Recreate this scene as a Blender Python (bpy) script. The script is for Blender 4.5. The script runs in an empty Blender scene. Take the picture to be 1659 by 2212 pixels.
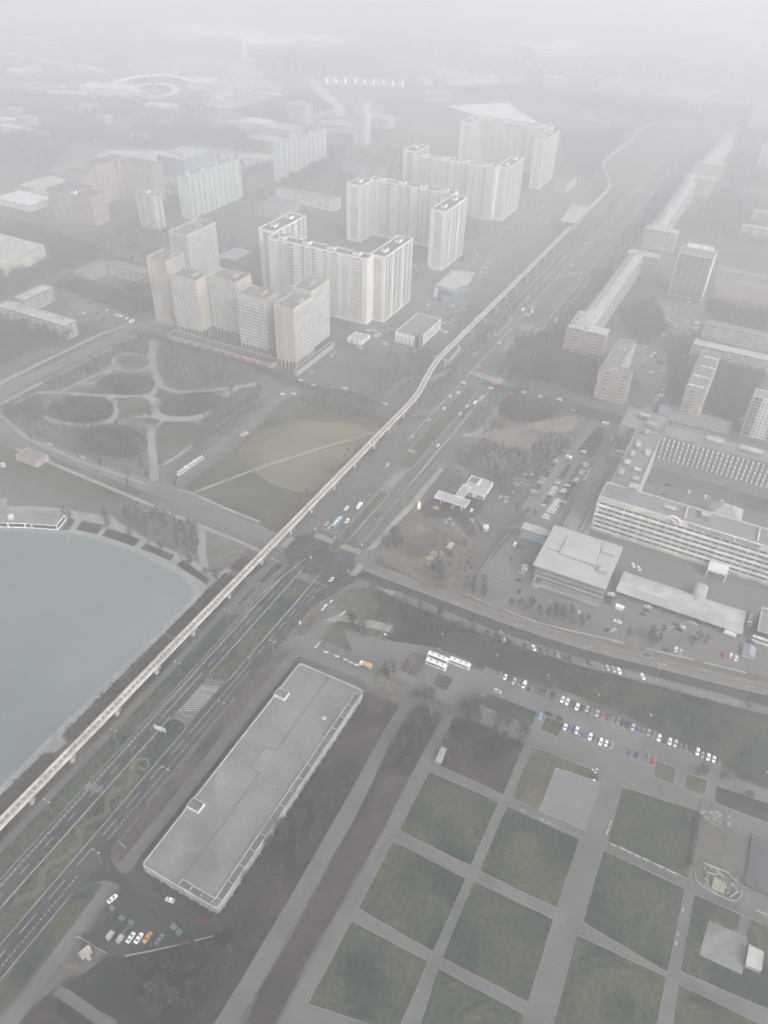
import bpy, bmesh, math, random
from mathutils import Vector, Matrix, Euler
R = math.radians
PI = math.pi
random.seed(7)
scene = bpy.context.scene
col = scene.collection

# ------------------------------------------------------------------ camera
FPX, PITCH, ROLL, HC = 1666.0, R(38.54), R(2.04), 337.0
cd = bpy.data.cameras.new('camera')
cd.sensor_fit = 'VERTICAL'
cd.sensor_height = 36.0
cd.lens = 36.0 * FPX / 2212.0
cd.clip_start = 1.0
cd.clip_end = 20000.0
cam = bpy.data.objects.new('camera', cd)
col.objects.link(cam)
FW = Vector((0, math.cos(PITCH), -math.sin(PITCH)))
UP0 = Vector((0, math.sin(PITCH), math.cos(PITCH)))
RT0 = Vector((1, 0, 0))
RT = RT0 * math.cos(ROLL) + UP0 * math.sin(ROLL)
UP = -RT0 * math.sin(ROLL) + UP0 * math.cos(ROLL)
cam.matrix_world = Matrix(((RT.x, UP.x, -FW.x, 0), (RT.y, UP.y, -FW.y, 0), (RT.z, UP.z, -FW.z, HC), (0, 0, 0, 1)))
scene.camera = cam

# survey windows: (x offset, y offset, enlargement) of the plan sheets the ground points were read from
WN = {'a': (384.0, 1152.1, 4), 'b': (109.7, 1371.5, 4), 'c': (0, 1645.8, 4), 'd': (603.5, 932.6, 4), 'e': (822.9, 658.3, 4),
      'f': (822.9, 1371.5, 4), 'h': (1244.25, 1371.5, 4), 'i': (1244.25, 1069.8, 4), 'j': (932.6, 1014.9, 4),
      'k': (1244.25, 1634.9, 4), 'l': (164.6, 1843.3, 4), 'm': (1097.2, 822.9, 6), 'n': (274.3, 438.9, 6), 'o': (548.6, 438.9, 4),
      'p': (1382.5, 438.9, 4), 'q': (829.5, 241.4, 4), 'r': (1206.9, 603.5, 6), 's': (1152.1, 877.7, 3.2727),
      't': (729.7, 351.1, 5.4), 'u': (87.8, 285.3, 3.6), 'v': (548.6, 241.4, 5.4), 'w': (0, 449.9, 4.878), 'x': (1244.25, 274.3, 4),
      'y': (109.7, 65.8, 3.024), 'z': (658.3, 32.9, 3.024), 'X': (1152.1, 54.9, 3.2727), 'Y': (0, 1014.9, 5.4), '0': (0, 0, 1),
      'A': (0, 0, 2), 'B': (829.5, 0, 2), 'C': (0, 553, 2), 'D': (829.5, 553, 2), 'E': (0, 1106, 2), 'F': (829.5, 1106, 2),
      'G': (0, 1659, 2), 'H': (829.5, 1659, 2)}


def P(w, x, y, z=0.0):
    """site position (metres) of a surveyed point lying at height z"""
    ox, oy, k = WN[w]
    d = FW * FPX + RT * (x / k + ox - 829.5) - UP * (y / k + oy - 1106)
    t = (z - HC) / d.z
    return Vector((d.x * t, d.y * t, z))


def PL(w, pts, z=0.0):
    return [P(w, x, y, z) for x, y in pts]


def XY(p):
    return Vector((p[0], p[1], 0))


# ------------------------------------------------------------------ avenue frame: u along, v across (to the right)
AX = Vector((0.43652943, 0.89968998, 0))
AN = Vector((AX.y, -AX.x, 0))
A0 = Vector((-159.0676, 155.0093, 0))


def UV(u, v, z=0.0):
    p = A0 + AX * u + AN * v
    return Vector((p.x, p.y, z))


def toUV(p):
    d = Vector((p[0], p[1], 0)) - A0
    return d.dot(AX), d.dot(AN)


# ------------------------------------------------------------------ materials
MATS = {}


def mat(name, c, rough=0.8, var=0.12, scale=0.15, fine=1.2, c2=None, mix=0.5, spec=0.3, metal=0.0, emit=None, bump=0.0):
    """procedural surface: base colour broken up by two scales of noise in object space"""
    if name in MATS:
        return MATS[name]
    m = bpy.data.materials.new(name)
    m.use_nodes = True
    nt = m.node_tree
    b = nt.nodes['Principled BSDF']
    b.inputs['Roughness'].default_value = rough
    b.inputs['Specular IOR Level'].default_value = spec
    b.inputs['Metallic'].default_value = metal
    ge = nt.nodes.new('ShaderNodeNewGeometry')
    n1 = nt.nodes.new('ShaderNodeTexNoise')
    n1.inputs['Scale'].default_value = scale
    n1.inputs['Detail'].default_value = 6
    n2 = nt.nodes.new('ShaderNodeTexNoise')
    n2.inputs['Scale'].default_value = fine
    n2.inputs['Detail'].default_value = 3
    nt.links.new(ge.outputs['Position'], n1.inputs['Vector'])
    nt.links.new(ge.outputs['Position'], n2.inputs['Vector'])
    rp = nt.nodes.new('ShaderNodeValToRGB')
    c2 = c2 or tuple(x * 0.72 for x in c)
    rp.color_ramp.elements[0].color = (*c2, 1)
    rp.color_ramp.elements[0].position = 0.5 - 0.22 * (0.5 + mix * 0)
    rp.color_ramp.elements[1].color = (*c, 1)
    rp.color_ramp.elements[1].position = 0.5 + 0.24 * (1 - mix)
    nt.links.new(n1.outputs['Fac'], rp.inputs['Fac'])
    hs = nt.nodes.new('ShaderNodeHueSaturation')
    mr = nt.nodes.new('ShaderNodeMapRange')
    mr.inputs['From Min'].default_value = 0.25
    mr.inputs['From Max'].default_value = 0.75
    mr.inputs['To Min'].default_value = 1 - var
    mr.inputs['To Max'].default_value = 1 + var
    nt.links.new(n2.outputs['Fac'], mr.inputs['Value'])
    nt.links.new(mr.outputs['Result'], hs.inputs['Value'])
    nt.links.new(rp.outputs['Color'], hs.inputs['Color'])
    nt.links.new(hs.outputs['Color'], b.inputs['Base Color'])
    if emit:
        b.inputs['Emission Color'].default_value = (*c, 1)
        b.inputs['Emission Strength'].default_value = emit
    if bump:
        bp = nt.nodes.new('ShaderNodeBump')
        bp.inputs['Strength'].default_value = bump
        nt.links.new(n2.outputs['Fac'], bp.inputs['Height'])
        nt.links.new(bp.outputs['Normal'], b.inputs['Normal'])
    MATS[name] = m
    return m


def patchy(name, stops, big=0.03, fine=0.4, lo=.6, hi=1.35, rough=1.0, spec=0.1):
    """ground, turf or roofing in drifts: a broad ramp of tones times a fine grain, in site space"""
    if name in MATS: return MATS[name]
    m = bpy.data.materials.new(name); m.use_nodes = True
    nt = m.node_tree; b = nt.nodes['Principled BSDF']
    b.inputs['Roughness'].default_value = rough; b.inputs['Specular IOR Level'].default_value = spec
    ge = nt.nodes.new('ShaderNodeNewGeometry')

    def noise(s, d, dist=0.0):
        n = nt.nodes.new('ShaderNodeTexNoise'); n.inputs['Scale'].default_value = s; n.inputs['Detail'].default_value = d; n.inputs['Distortion'].default_value = dist
        nt.links.new(ge.outputs['Position'], n.inputs['Vector']); return n.outputs['Fac']

    def ramp(f, st):
        r = nt.nodes.new('ShaderNodeValToRGB'); e = r.color_ramp.elements
        e[0].position, e[0].color = st[0][0], (*st[0][1], 1); e[1].position, e[1].color = st[-1][0], (*st[-1][1], 1)
        for p, c in st[1:-1]: e.new(p).color = (*c, 1)
        nt.links.new(f, r.inputs['Fac']); return r.outputs['Color']
    mx = nt.nodes.new('ShaderNodeMix'); mx.data_type = 'RGBA'; mx.blend_type = 'MULTIPLY'; mx.inputs[0].default_value = 1.0
    nt.links.new(ramp(noise(big, 7, .6), stops), mx.inputs[6])
    nt.links.new(ramp(noise(fine, 6), [(0.3, (lo,) * 3), (0.5, (.97,) * 3), (0.72, (hi,) * 3)]), mx.inputs[7])
    nt.links.new(mx.outputs[2], b.inputs['Base Color'])
    MATS[name] = m
    return m


# ------------------------------------------------------------------ objects
def tag(o, label=None, cat=None, group=None, kind=None):
    if label: o['label'] = label
    if cat: o['category'] = cat
    if group: o['group'] = group
    if kind: o['kind'] = kind
    return o


def empty(name, loc, rz=0.0):
    o = bpy.data.objects.new(name, None)
    o.empty_display_size = 1.0
    o.location = loc
    o.rotation_euler = (0, 0, rz)
    col.objects.link(o)
    return o


class MB:
    """collects faces; build() links them as ONE mesh object"""
    def __init__(s):
        s.v = []; s.f = []; s.m = []

    def add(s, vs, fs, mi=0):
        n = len(s.v)
        s.v += [tuple(v) for v in vs]
        for f in fs:
            s.f.append([i + n for i in f]); s.m.append(mi)
        return s

    def quad(s, a, b, c, d, mi=0):
        return s.add([a, b, c, d], [(0, 1, 2, 3)], mi)

    def poly(s, pts, mi=0):
        return s.add(pts, [tuple(range(len(pts)))], mi)

    def box(s, c, size, rz=0.0, mi=0, mtop=None):
        x, y, z = (q / 2 for q in size)
        cs, sn = math.cos(rz), math.sin(rz)
        vs = []
        for dz in (-z, z):
            for dx, dy in ((-x, -y), (x, -y), (x, y), (-x, y)):
                vs.append((c[0] + dx * cs - dy * sn, c[1] + dx * sn + dy * cs, c[2] + dz))
        s.add(vs, [(3, 2, 1, 0), (0, 1, 5, 4), (1, 2, 6, 5), (2, 3, 7, 6), (3, 0, 4, 7)], mi)
        n = len(s.v) - 8
        s.f.append([n + 4, n + 5, n + 6, n + 7]); s.m.append(mi if mtop is None else mtop)
        return s

    def prism(s, pts, z0, z1, mi=0, mtop=None, bottom=True):
        """vertical prism on a plan outline"""
        n = len(pts)
        area = sum(pts[i][0] * pts[(i + 1) % n][1] - pts[(i + 1) % n][0] * pts[i][1] for i in range(n))
        if area < 0: pts = list(reversed(pts))
        vs = [(p[0], p[1], z0) for p in pts] + [(p[0], p[1], z1) for p in pts]
        fs = [(i, (i + 1) % n, n + (i + 1) % n, n + i) for i in range(n)]
        if bottom: fs.append(tuple(range(n - 1, -1, -1)))
        s.add(vs, fs, mi)
        k = len(s.v) - 2 * n
        s.f.append([k + n + i for i in range(n)]); s.m.append(mi if mtop is None else mtop)
        return s

    def tube(s, path, r, n=6, mi=0, r2=None, caps=True):
        path = [Vector(p) for p in path]
        rings = []
        for i, p in enumerate(path):
            a = path[max(i - 1, 0)]; b = path[min(i + 1, len(path) - 1)]
            d = (b - a).normalized()
            ref = Vector((0, 0, 1)) if abs(d.z) < 0.9 else Vector((1, 0, 0))
            x = d.cross(ref).normalized(); y = d.cross(x)
            rr = r if r2 is None else r + (r2 - r) * i / max(len(path) - 1, 1)
            rings.append([p + (x * math.cos(2 * PI * k / n) + y * math.sin(2 * PI * k / n)) * rr for k in range(n)])
        k0 = len(s.v)
        for rg in rings: s.v += [tuple(q) for q in rg]
        for i in range(len(rings) - 1):
            for k in range(n):
                s.f.append([k0 + i * n + k, k0 + i * n + (k + 1) % n, k0 + (i + 1) * n + (k + 1) % n, k0 + (i + 1) * n + k]); s.m.append(mi)
        if caps:
            s.f.append([k0 + k for k in range(n)][::-1]); s.m.append(mi)
            s.f.append([k0 + (len(rings) - 1) * n + k for k in range(n)]); s.m.append(mi)
        return s

    def mesh(s, name, mats, smooth=False):
        me = bpy.data.meshes.new(name)
        me.from_pydata(s.v, [], s.f)
        for m in (mats if isinstance(mats, (list, tuple)) else [mats]): me.materials.append(m)
        me.polygons.foreach_set('material_index', s.m)
        if smooth: me.polygons.foreach_set('use_smooth', [True] * len(s.f))
        me.update()
        return me

    def build(s, name, mats, parent=None, smooth=False, origin=None):
        if origin is not None:
            s.v = [(v[0] - origin[0], v[1] - origin[1], v[2] - origin[2]) for v in s.v]
        o = bpy.data.objects.new(name, s.mesh(name, mats, smooth))
        if parent: o.parent = parent
        elif origin is not None: o.location = origin
        col.objects.link(o)
        return o


def inst(name, me, parent=None, loc=(0, 0, 0), rz=0.0, scale=None):
    o = bpy.data.objects.new(name, me)
    o.location = loc
    o.rotation_euler = (0, 0, rz)
    if scale is not None: o.scale = scale if isinstance(scale, (tuple, list)) else (scale,) * 3
    if parent: o.parent = parent
    col.objects.link(o)
    return o


def copy_tree(o, parent=None):
    c = o.copy(); col.objects.link(c)
    if parent: c.parent = parent
    for ch in o.children: copy_tree(ch, c)
    return c


def strip_pts(pts, w):
    """left and right edges of a band of width w along a polyline"""
    L, Rr = [], []
    n = len(pts)
    closed = (pts[0] - pts[-1]).length < 1e-3
    for i, p in enumerate(pts):
        a = pts[i - 1] if i > 0 else (pts[-2] if closed else pts[i])
        b = pts[i + 1] if i < n - 1 else (pts[1] if closed else pts[i])
        d1 = XY(p - a); d2 = XY(b - p)
        d1 = d1.normalized() if d1.length > 1e-6 else d2.normalized()
        d2 = d2.normalized() if d2.length > 1e-6 else d1
        d = (d1 + d2)
        d = d.normalized() if d.length > 1e-6 else d1
        nn = Vector((-d.y, d.x, 0))
        k = 1.0 / max(0.5, nn.dot(Vector((-d1.y, d1.x, 0))))
        L.append(p + nn * (w / 2 * k)); Rr.append(p - nn * (w / 2 * k))
    return L, Rr


def strip(mb, pts, w, z, mi=0):
    L, Rr = strip_pts(pts, w)
    for i in range(len(pts) - 1):
        q = [L[i], Rr[i], Rr[i + 1], L[i + 1]]
        mb.quad(*[(v.x, v.y, z) for v in q], mi)


def smooth_line(pts, n=6):
    """Catmull-Rom through the points"""
    out = []
    for i in range(len(pts) - 1):
        p0 = pts[max(i - 1, 0)]; p1 = pts[i]; p2 = pts[i + 1]; p3 = pts[min(i + 2, len(pts) - 1)]
        for k in range(n):
            t = k / n
            out.append(0.5 * ((2 * p1) + (p2 - p0) * t + (2 * p0 - 5 * p1 + 4 * p2 - p3) * t * t + (3 * p1 - p0 - 3 * p2 + p3) * t ** 3))
    out.append(pts[-1])
    return out


def smooth_loop(pts, n=5):
    out = []
    m = len(pts)
    for i in range(m):
        p0, p1, p2, p3 = pts[i - 1], pts[i], pts[(i + 1) % m], pts[(i + 2) % m]
        for k in range(n):
            t = k / n
            out.append(0.5 * ((2 * p1) + (p2 - p0) * t + (2 * p0 - 5 * p1 + 4 * p2 - p3) * t * t + (3 * p1 - p0 - 3 * p2 + p3) * t ** 3))
    return out


LAYER = [0.0]


def lay(z=None):
    """next free height for a sheet on the ground"""
    if z is not None: return z
    LAYER[0] += 0.004
    return 0.03 + LAYER[0]


def patch(name, pts, m, z=None, kerb=0.0, kind='structure', kmat=None):
    z = lay(z)
    mb = MB(); mb.poly([(p.x, p.y, z) for p in pts])
    o = mb.build(name, m)
    f = o.data.polygons[0]
    if f.normal.z < 0: o.data.flip_normals()
    tag(o, kind=kind)
    if kerb:
        kb = MB(); L = list(pts) + [pts[0]]
        A, B = strip_pts(L, kerb)
        for i in range(len(L) - 1):
            q = [A[i], B[i], B[i + 1], A[i + 1]]
            t = [(v.x, v.y, z + 0.13) for v in q]; g = [(v.x, v.y, z - 0.01) for v in q]
            kb.add(g + t, [(4, 5, 6, 7), (0, 4, 7, 3), (1, 2, 6, 5)])
        kb.build('kerb', kmat or M_kerb, o)
    return o


def band(name, pts, w, m, z=None, curve=False, kind='structure'):
    z = lay(z)
    mb = MB(); strip(mb, smooth_line(pts) if curve else pts, w, z)
    o = mb.build(name, m)
    if o.data.polygons[0].normal.z < 0: o.data.flip_normals()
    return tag(o, kind=kind)


ORD = ['zeroth', 'first', 'second', 'third', 'fourth', 'fifth', 'sixth', 'seventh', 'eighth', 'ninth', 'tenth', 'eleventh', 'twelfth',
       'thirteenth', 'fourteenth', 'fifteenth', 'sixteenth', 'seventeenth', 'eighteenth', 'nineteenth', 'twentieth']
for _t, _n in (('twenty', 'twentieth'), ('thirty', 'thirtieth'), ('forty', 'fortieth'), ('fifty', 'fiftieth')):
    if _t != 'twenty': ORD.append(_n)
    for _k in range(1, 10): ORD.append(_t + '-' + ORD[_k])

# ------------------------------------------------------------------ palette (real-world base colours)
M_kerb = mat('kerb_stone', (0.25, 0.25, 0.24), var=0.06)
M_asph = patchy('asphalt', [(.34, (.036, .038, .040)), (.5, (.046, .047, .049)), (.68, (.060, .061, .062))], .05, .7, .85, 1.15, .85)
M_asph2 = patchy('worn_asphalt', [(.34, (.108, .106, .103)), (.5, (.132, .13, .125)), (.68, (.155, .152, .146))], .05, .7, .85, 1.12, .9)
M_asph3 = mat('dark_asphalt', (0.034, 0.035, 0.037), rough=0.85, var=0.08, scale=0.08)
M_pave = patchy('paving', [(.34, (.098, .098, .097)), (.5, (.116, .116, .114)), (.68, (.136, .135, .131))], .05, .8, .86, 1.12, .9)
M_pave2 = mat('pinkish_paving', (0.105, 0.096, 0.091), rough=0.9, var=0.05, scale=0.08, c2=(0.085, 0.080, 0.077))
M_path = patchy('path_gravel', [(.34, (.18, .178, .168)), (.5, (.225, .222, .21)), (.68, (.26, .255, .24))], .06, .7, .85, 1.15)
M_soil = patchy('bare_soil', [(.33, (.045, .040, .035)), (.5, (.075, .062, .053)), (.65, (.105, .088, .073)), (.75, (.06, .056, .042))], .04, .5)
M_leaf = patchy('leaf_litter', [(.33, (.024, .025, .024)), (.48, (.044, .037, .034)), (.6, (.066, .054, .047)), (.72, (.038, .036, .032))], .04, .5)
M_grass = patchy('winter_grass', [(.32, (.020, .034, .028)), (.45, (.034, .048, .034)), (.55, (.052, .060, .038)), (.66, (.070, .064, .042)), (.75, (.036, .048, .032))], .045, .45, .45, 1.55)
M_grass2 = patchy('olive_grass', [(.33, (.050, .055, .040)), (.5, (.075, .074, .050)), (.62, (.095, .084, .058)), (.74, (.062, .064, .044))], .04, .5)
M_dry = patchy('dry_grass', [(.33, (.098, .086, .058)), (.5, (.138, .118, .078)), (.66, (.165, .142, .096)), (.75, (.11, .10, .066))], .025, .4, .75, 1.2)
M_sand = patchy('sand', [(.34, (.10, .088, .074)), (.5, (.16, .14, .116)), (.66, (.205, .18, .15)), (.78, (.12, .105, .09))], .05, .4)
M_paint = mat('white_marking', (0.46, 0.46, 0.45), rough=0.7, var=0.2, scale=0.3)
M_yellow = mat('yellow_marking', (0.42, 0.34, 0.19), rough=0.7, var=0.15)
M_water = mat('pond_water', (0.154, 0.178, 0.176), rough=0.14, var=0.06, scale=0.012, fine=.25, spec=0.5, c2=(.112, .134, .137), bump=.03)
M_conc = mat('concrete', (0.245, 0.245, 0.231), rough=0.9, var=0.07, scale=0.2)
M_conc2 = mat('pale_concrete', (0.37, 0.365, 0.35), rough=0.9, var=0.09, scale=0.2)
M_white = mat('white_paint', (0.76, 0.76, 0.74), rough=0.6, var=0.05)
M_glass = mat('window_glass', (0.042, 0.050, 0.058), rough=0.3, var=0.7, scale=0.3, fine=.8, spec=0.3)
M_roof = patchy('grey_roofing', [(.33, (.135, .14, .14)), (.5, (.172, .178, .178)), (.68, (.20, .205, .205))], .08, .6, .85, 1.12)
M_roofd = mat('dark_roofing', (0.13, 0.135, 0.14), rough=0.9, var=0.1, scale=0.1)
M_tin = mat('tin_roof', (0.345, 0.355, 0.345), rough=0.6, var=0.08, scale=0.1, spec=0.3)
M_steel = mat('galvanised_steel', (0.35, 0.36, 0.36), rough=0.5, metal=0.4)
M_dark = mat('dark_metal', (0.05, 0.05, 0.055), rough=0.6)
M_rubber = mat('tyre_rubber', (0.02, 0.02, 0.02), rough=0.9)
# ------------------------------------------------------------------ THE GROUND
LSTEP = 0.0025


def lay(z=None):
    if z is not None: return z
    LAYER[0] += LSTEP
    return 0.02 + LAYER[0]


M_ground = patchy('ground_cover', [(.33, (.056, .060, .054)), (.45, (.092, .086, .076)), (.56, (.128, .116, .102)), (.70, (.088, .090, .068))], .016, .3)
mb = MB(); mb.quad((-5000, -2900, 0), (6600, -2900, 0), (6600, 8100, 0), (-5000, 8100, 0))
tag(mb.build('ground', M_ground), kind='structure')

patch('woodland', PL('G', [(1450, -260), (1585, -330), (1760, -260), (1700, 40), (1520, 220), (1320, 560), (1090, 930), (900, 1300), (-200, 1300), (300, 900), (600, 860), (800, 620), (1000, 300), (1250, -100)]), M_leaf)
patch('woodland', PL('F', [(-60, 330), (300, 440), (830, 630), (1659, 860), (1659, 1200), (900, 800), (300, 640), (100, 620), (-50, 500)]), M_leaf)
# --- pond, its sloping concrete bank and the shore promenade
patch('promenade', PL('E', [(-600, -25), (0, -23), (148, -27), (281, -14), (367, 3), (430, 12), (480, 8), (505, 40), (620, 108), (700, 148), (775, 180), (865, 228), (905, 262), (930, 270),
                            (1000, 232), (1040, 235), (1000, 255), (960, 280), (965, 300), (1000, 330), (1060, 330), (1010, 390), (930, 430), (838, 398), (600, 560), (400, 300), (-600, 200)]), M_path)
patch('shore', PL('E', [(-700, 45), (0, 62), (150, 72), (270, 80), (420, 106), (530, 133), (660, 185), (760, 233), (832, 280), (864, 320), (864, 362), (838, 398), (265, 970), (290, 1000), (240, 1035), (190, 1045), (-160, 1390), (-700, 1500)]), M_conc)
patch('water', PL('E', [(-700, 62), (0, 80), (110, 85), (230, 92), (330, 99), (430, 122), (540, 156), (640, 202), (740, 255), (800, 293), (828, 322), (836, 350), (822, 377), (785, 412), (590, 606), (210, 978), (60, 1125), (-200, 1390), (-700, 1450)]), M_water)
for q in ([(253, 78), (270, 70), (300, 22), (328, 34), (300, 79)], [(326, 77), (356, 37), (452, 57), (418, 97)], [(437, 103), (470, 70), (611, 118), (578, 149)],
          [(605, 157), (632, 135), (755, 185), (738, 213)], [(760, 230), (790, 205), (905, 290), (893, 315)]):
    patch('flower_bed', PL('E', q), M_leaf, kerb=0.3)
patch('flower_bed', PL('E', [(880, 345), (925, 308), (985, 338), (930, 380)]), M_leaf)
band('path', PL('E', [(878, 60), (872, 160), (885, 250)]), 5.0, M_path)
band('path', PL('Y', [(0, 370), (40, 360), (40, 430)]), 5.0, M_path)

# --- lake street, tram street, the road round the park
road_soil = patch('lawn', PL('C', [(82, 838), (300, 930), (600, 1062), (585, 1085), (520, 1100), (400, 1080), (300, 1032), (200, 985), (110, 960), (-100, 900), (-100, 840)]), M_grass2)
band('path', PL('C', [(-150, 905), (0, 940), (110, 985), (220, 1035), (340, 1078), (470, 1095), (570, 1080), (640, 1040)]), 11, M_pave2, curve=True)
band('pavement', PL('C', [(70, 832), (340, 945), (600, 1055), (720, 1106), (900, 1180), (1060, 1245), (1150, 1290)]), 3.0, M_path)
band('road', PL('C', [(-250, 620), (-100, 690), (40, 760), (300, 868), (620, 985), (770, 1042), (910, 1107), (1070, 1178)]) + [UV(249, -14), UV(252, -1)], 13, M_asph2, curve=True)
band('pavement', PL('C', [(-100, 640), (0, 685), (120, 790), (360, 890), (640, 990)]), 3.0, M_path)
band('road', PL('C', [(640, 1020), (720, 985), (1000, 790), (1120, 695), (1200, 620), (1290, 560)]), 10, M_asph2, curve=True)
band('road', PL('C', [(-250, 705), (0, 588), (300, 448), (560, 322), (660, 285), (900, 180), (1150, 60)]), 14, M_asph2)
band('pavement', PL('C', [(-100, 695), (200, 535), (430, 425), (590, 340)]), 4.0, M_path)
band('pavement', PL('C', [(-100, 600), (200, 450), (420, 345), (560, 296)]), 5.0, M_path)
band('road', PL('C', [(570, 325), (690, 355), (860, 405), (1080, 465), (1190, 515), (1290, 550), (1450, 592), (1659, 640)]), 11, M_asph, curve=True)
band('road', PL('w', [(-200, 0), (0, 60), (250, 135), (700, 262), (1250, 452), (1560, 580)]), 16, M_asph2)
patch('parking_lot', PL('w', [(720, 940), (900, 960), (1120, 1050), (1430, 1185), (1350, 1250), (1000, 1130), (760, 1080)]), M_asph2)

# --- the park with the oval lawns: pale paths laid round them
M_park = patchy('park_paving', [(.34, (.17, .17, .165)), (.5, (.22, .218, .21)), (.68, (.26, .256, .245))], .06, .7, .85, 1.15)
PK = [([(668, 362), (655, 450), (672, 510), (690, 555), (650, 605)], 7), ([(650, 605), (560, 607), (440, 603)], 5), ([(440, 603), (490, 622), (506, 660), (490, 702), (462, 716)], 5),
      ([(440, 603), (280, 592), (160, 590)], 4), ([(462, 716), (380, 732), (240, 715), (190, 690)], 3.5), ([(650, 605), (672, 650), (690, 690), (655, 738)], 11), ([(655, 738), (652, 800), (662, 880), (667, 975)], 6),
      ([(690, 700), (800, 705), (870, 690), (960, 612), (1010, 578), (1135, 548)], 8), ([(690, 560), (780, 588), (960, 576), (1135, 545)], 4), ([(840, 715), (930, 735), (1000, 690), (1150, 600)], 3.5),
      ([(667, 920), (760, 870), (840, 808)], 3.5), ([(690, 690), (610, 695), (572, 690), (600, 678), (640, 690)], 3), ([(655, 470), (590, 500), (520, 490), (490, 455), (530, 425), (650, 430)], 3),
      ([(340, 550), (420, 545), (475, 490)], 6), ([(160, 590), (60, 640), (0, 672)], 3), ([(500, 475), (380, 530), (270, 585)], 3)]
for q, wd in PK:
    band('path', PL('C', q), wd, M_park, curve=True)


def oval(w, cx, cy, rx, ry, ang=0, n=28):
    out = []
    for k in range(n):
        t = 2 * PI * k / n
        x, y = rx * math.cos(t), ry * math.sin(t)
        out.append((cx + x * math.cos(ang) - y * math.sin(ang), cy + x * math.sin(ang) + y * math.cos(ang)))
    return PL(w, out)


for e in ((540, 556, 128, 46, 0), (350, 664, 143, 58, 0), (580, 648, 76, 40, 0), (822, 640, 138, 50, -0.17), (762, 772, 92, 52, -0.2), (662, 717, 27, 15, 0), (897, 724, 34, 18, 0),
          (575, 455, 72, 26, 0.1), (500, 800, 140, 72, 0.1), (1020, 640, 100, 28, -0.45), (1050, 576, 24, 7, -0.2), (684, 605, 18, 10, 0)):
    patch('lawn', oval('C', *e), M_leaf if e[2] > 100 else M_grass2)

# --- the dry field by the guideway
patch('lawn', PL('C', [(785, 1008), (1010, 835), (1150, 712), (1230, 665), (1400, 655), (1659, 692)]) + [UV(440, -20), UV(258, -20)], M_grass2)
patch('lawn', smooth_loop(PL('C', [(1040, 850), (1090, 790), (1190, 738), (1330, 716), (1500, 722), (1640, 740)]) + [UV(415, -22), UV(340, -21)] + PL('C', [(1340, 1016), (1190, 988), (1090, 925)])), M_dry)
band('path', PL('C', [(830, 1026), (1100, 922), (1380, 832), (1659, 750), (1720, 735)]), 2.4, M_path)
band('path', PL('C', [(1345, 1018), (1230, 1002), (1130, 955), (1060, 890), (1040, 845), (1095, 785), (1190, 736), (1330, 714)]), 1.0, M_sand, curve=True)
band('path', PL('C', [(770, 1008), (830, 1026), (960, 1085), (1120, 1150)]), 2.5, M_path)

# --- the avenue: two carriageways, medians and kerbs
patch('grass_verge', [UV(-80, -13.2), UV(180, -13.5), UV(183, -4.7), UV(150, -2.8), UV(-80, -2.8)], M_grass)
patch('pavement', [UV(-80, -17.5), UV(175, -15), UV(178, -21), UV(232, -21), UV(246, -14), UV(236, -3), UV(182, -4.2), UV(176, -12), UV(62, -11.5), UV(-80, -12.6)], M_pave2)
patch('pavement', [UV(181, -4.5), UV(177, -14), UV(232, -13), UV(232, -3)], M_pave2)
patch('pavement', [UV(258, -22), UV(274, -22), UV(330, -13), UV(500, -13), UV(500, -8), UV(335, -8.5), UV(264, -2.5), UV(256, -6)], M_pave2)
patch('flower_bed', [UV(209.6, -11), UV(230, -11), UV(231, -4.8), UV(209.6, -6.6)], M_leaf, kerb=0.25)
patch('flower_bed', [UV(187, -11.2), UV(205.2, -11.4), UV(204.5, -7.4), UV(187, -7.6)], M_leaf, kerb=0.25)
for a, b in ((69, 146), (175, 206), (211, 226), (-80, 58), (149, 173)):
    patch('shrub_bed', [UV(a, -33.8 if b > 150 or a > 60 else -36), UV(b, -33.8), UV(b, -15.6), UV(a, -16.8)], M_leaf)
M_road = M_asph
patch('road', [UV(-90, -2.9), UV(232, -2.9), UV(244, -14), UV(258, -14), UV(266, -3), UV(271, -3), UV(270, 31.6), UV(268, 31.6), UV(256, 40), UV(240, 44), UV(222, 36), UV(208, 30), UV(-90, 29.8)], M_road)
M_road2 = patchy('greyed_hazy_asphalt', [(.34, (.074, .075, .076)), (.5, (.092, .092, .092)), (.68, (.112, .111, .108))], .04, .6, .85, 1.15, .9)  # greyed asphalt beyond the junction, its colour lightened partly to stand for haze
patch('road', [UV(270.5, -3), UV(380, -3), UV(420, -2), UV(1560, -2), UV(1560, 33), UV(440, 32), UV(290, 31.6), UV(269.5, 31.6)], M_road2)
patch('road', [UV(262, 11), UV(252, 19.5), UV(228, 20), UV(232, 7), UV(262, -2)], M_asph3)


def median(u0, u1, v0, v1, r0=True, r1=True, m=None, n=10):
    pts = []
    vc, h = (v0 + v1) / 2, (v1 - v0) / 2
    if r0: pts += [UV(u0 + h - h * math.sin(PI * k / n), vc + h * math.cos(PI * k / n)) for k in range(n + 1)]
    else: pts += [UV(u0, v1), UV(u0, v0)]
    if r1: pts += [UV(u1 - h + h * math.sin(PI * k / n), vc - h * math.cos(PI * k / n)) for k in range(n + 1)]
    else: pts += [UV(u1, v0), UV(u1, v1)]
    return patch('median', pts, m or M_grass2, kerb=0.26)


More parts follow.
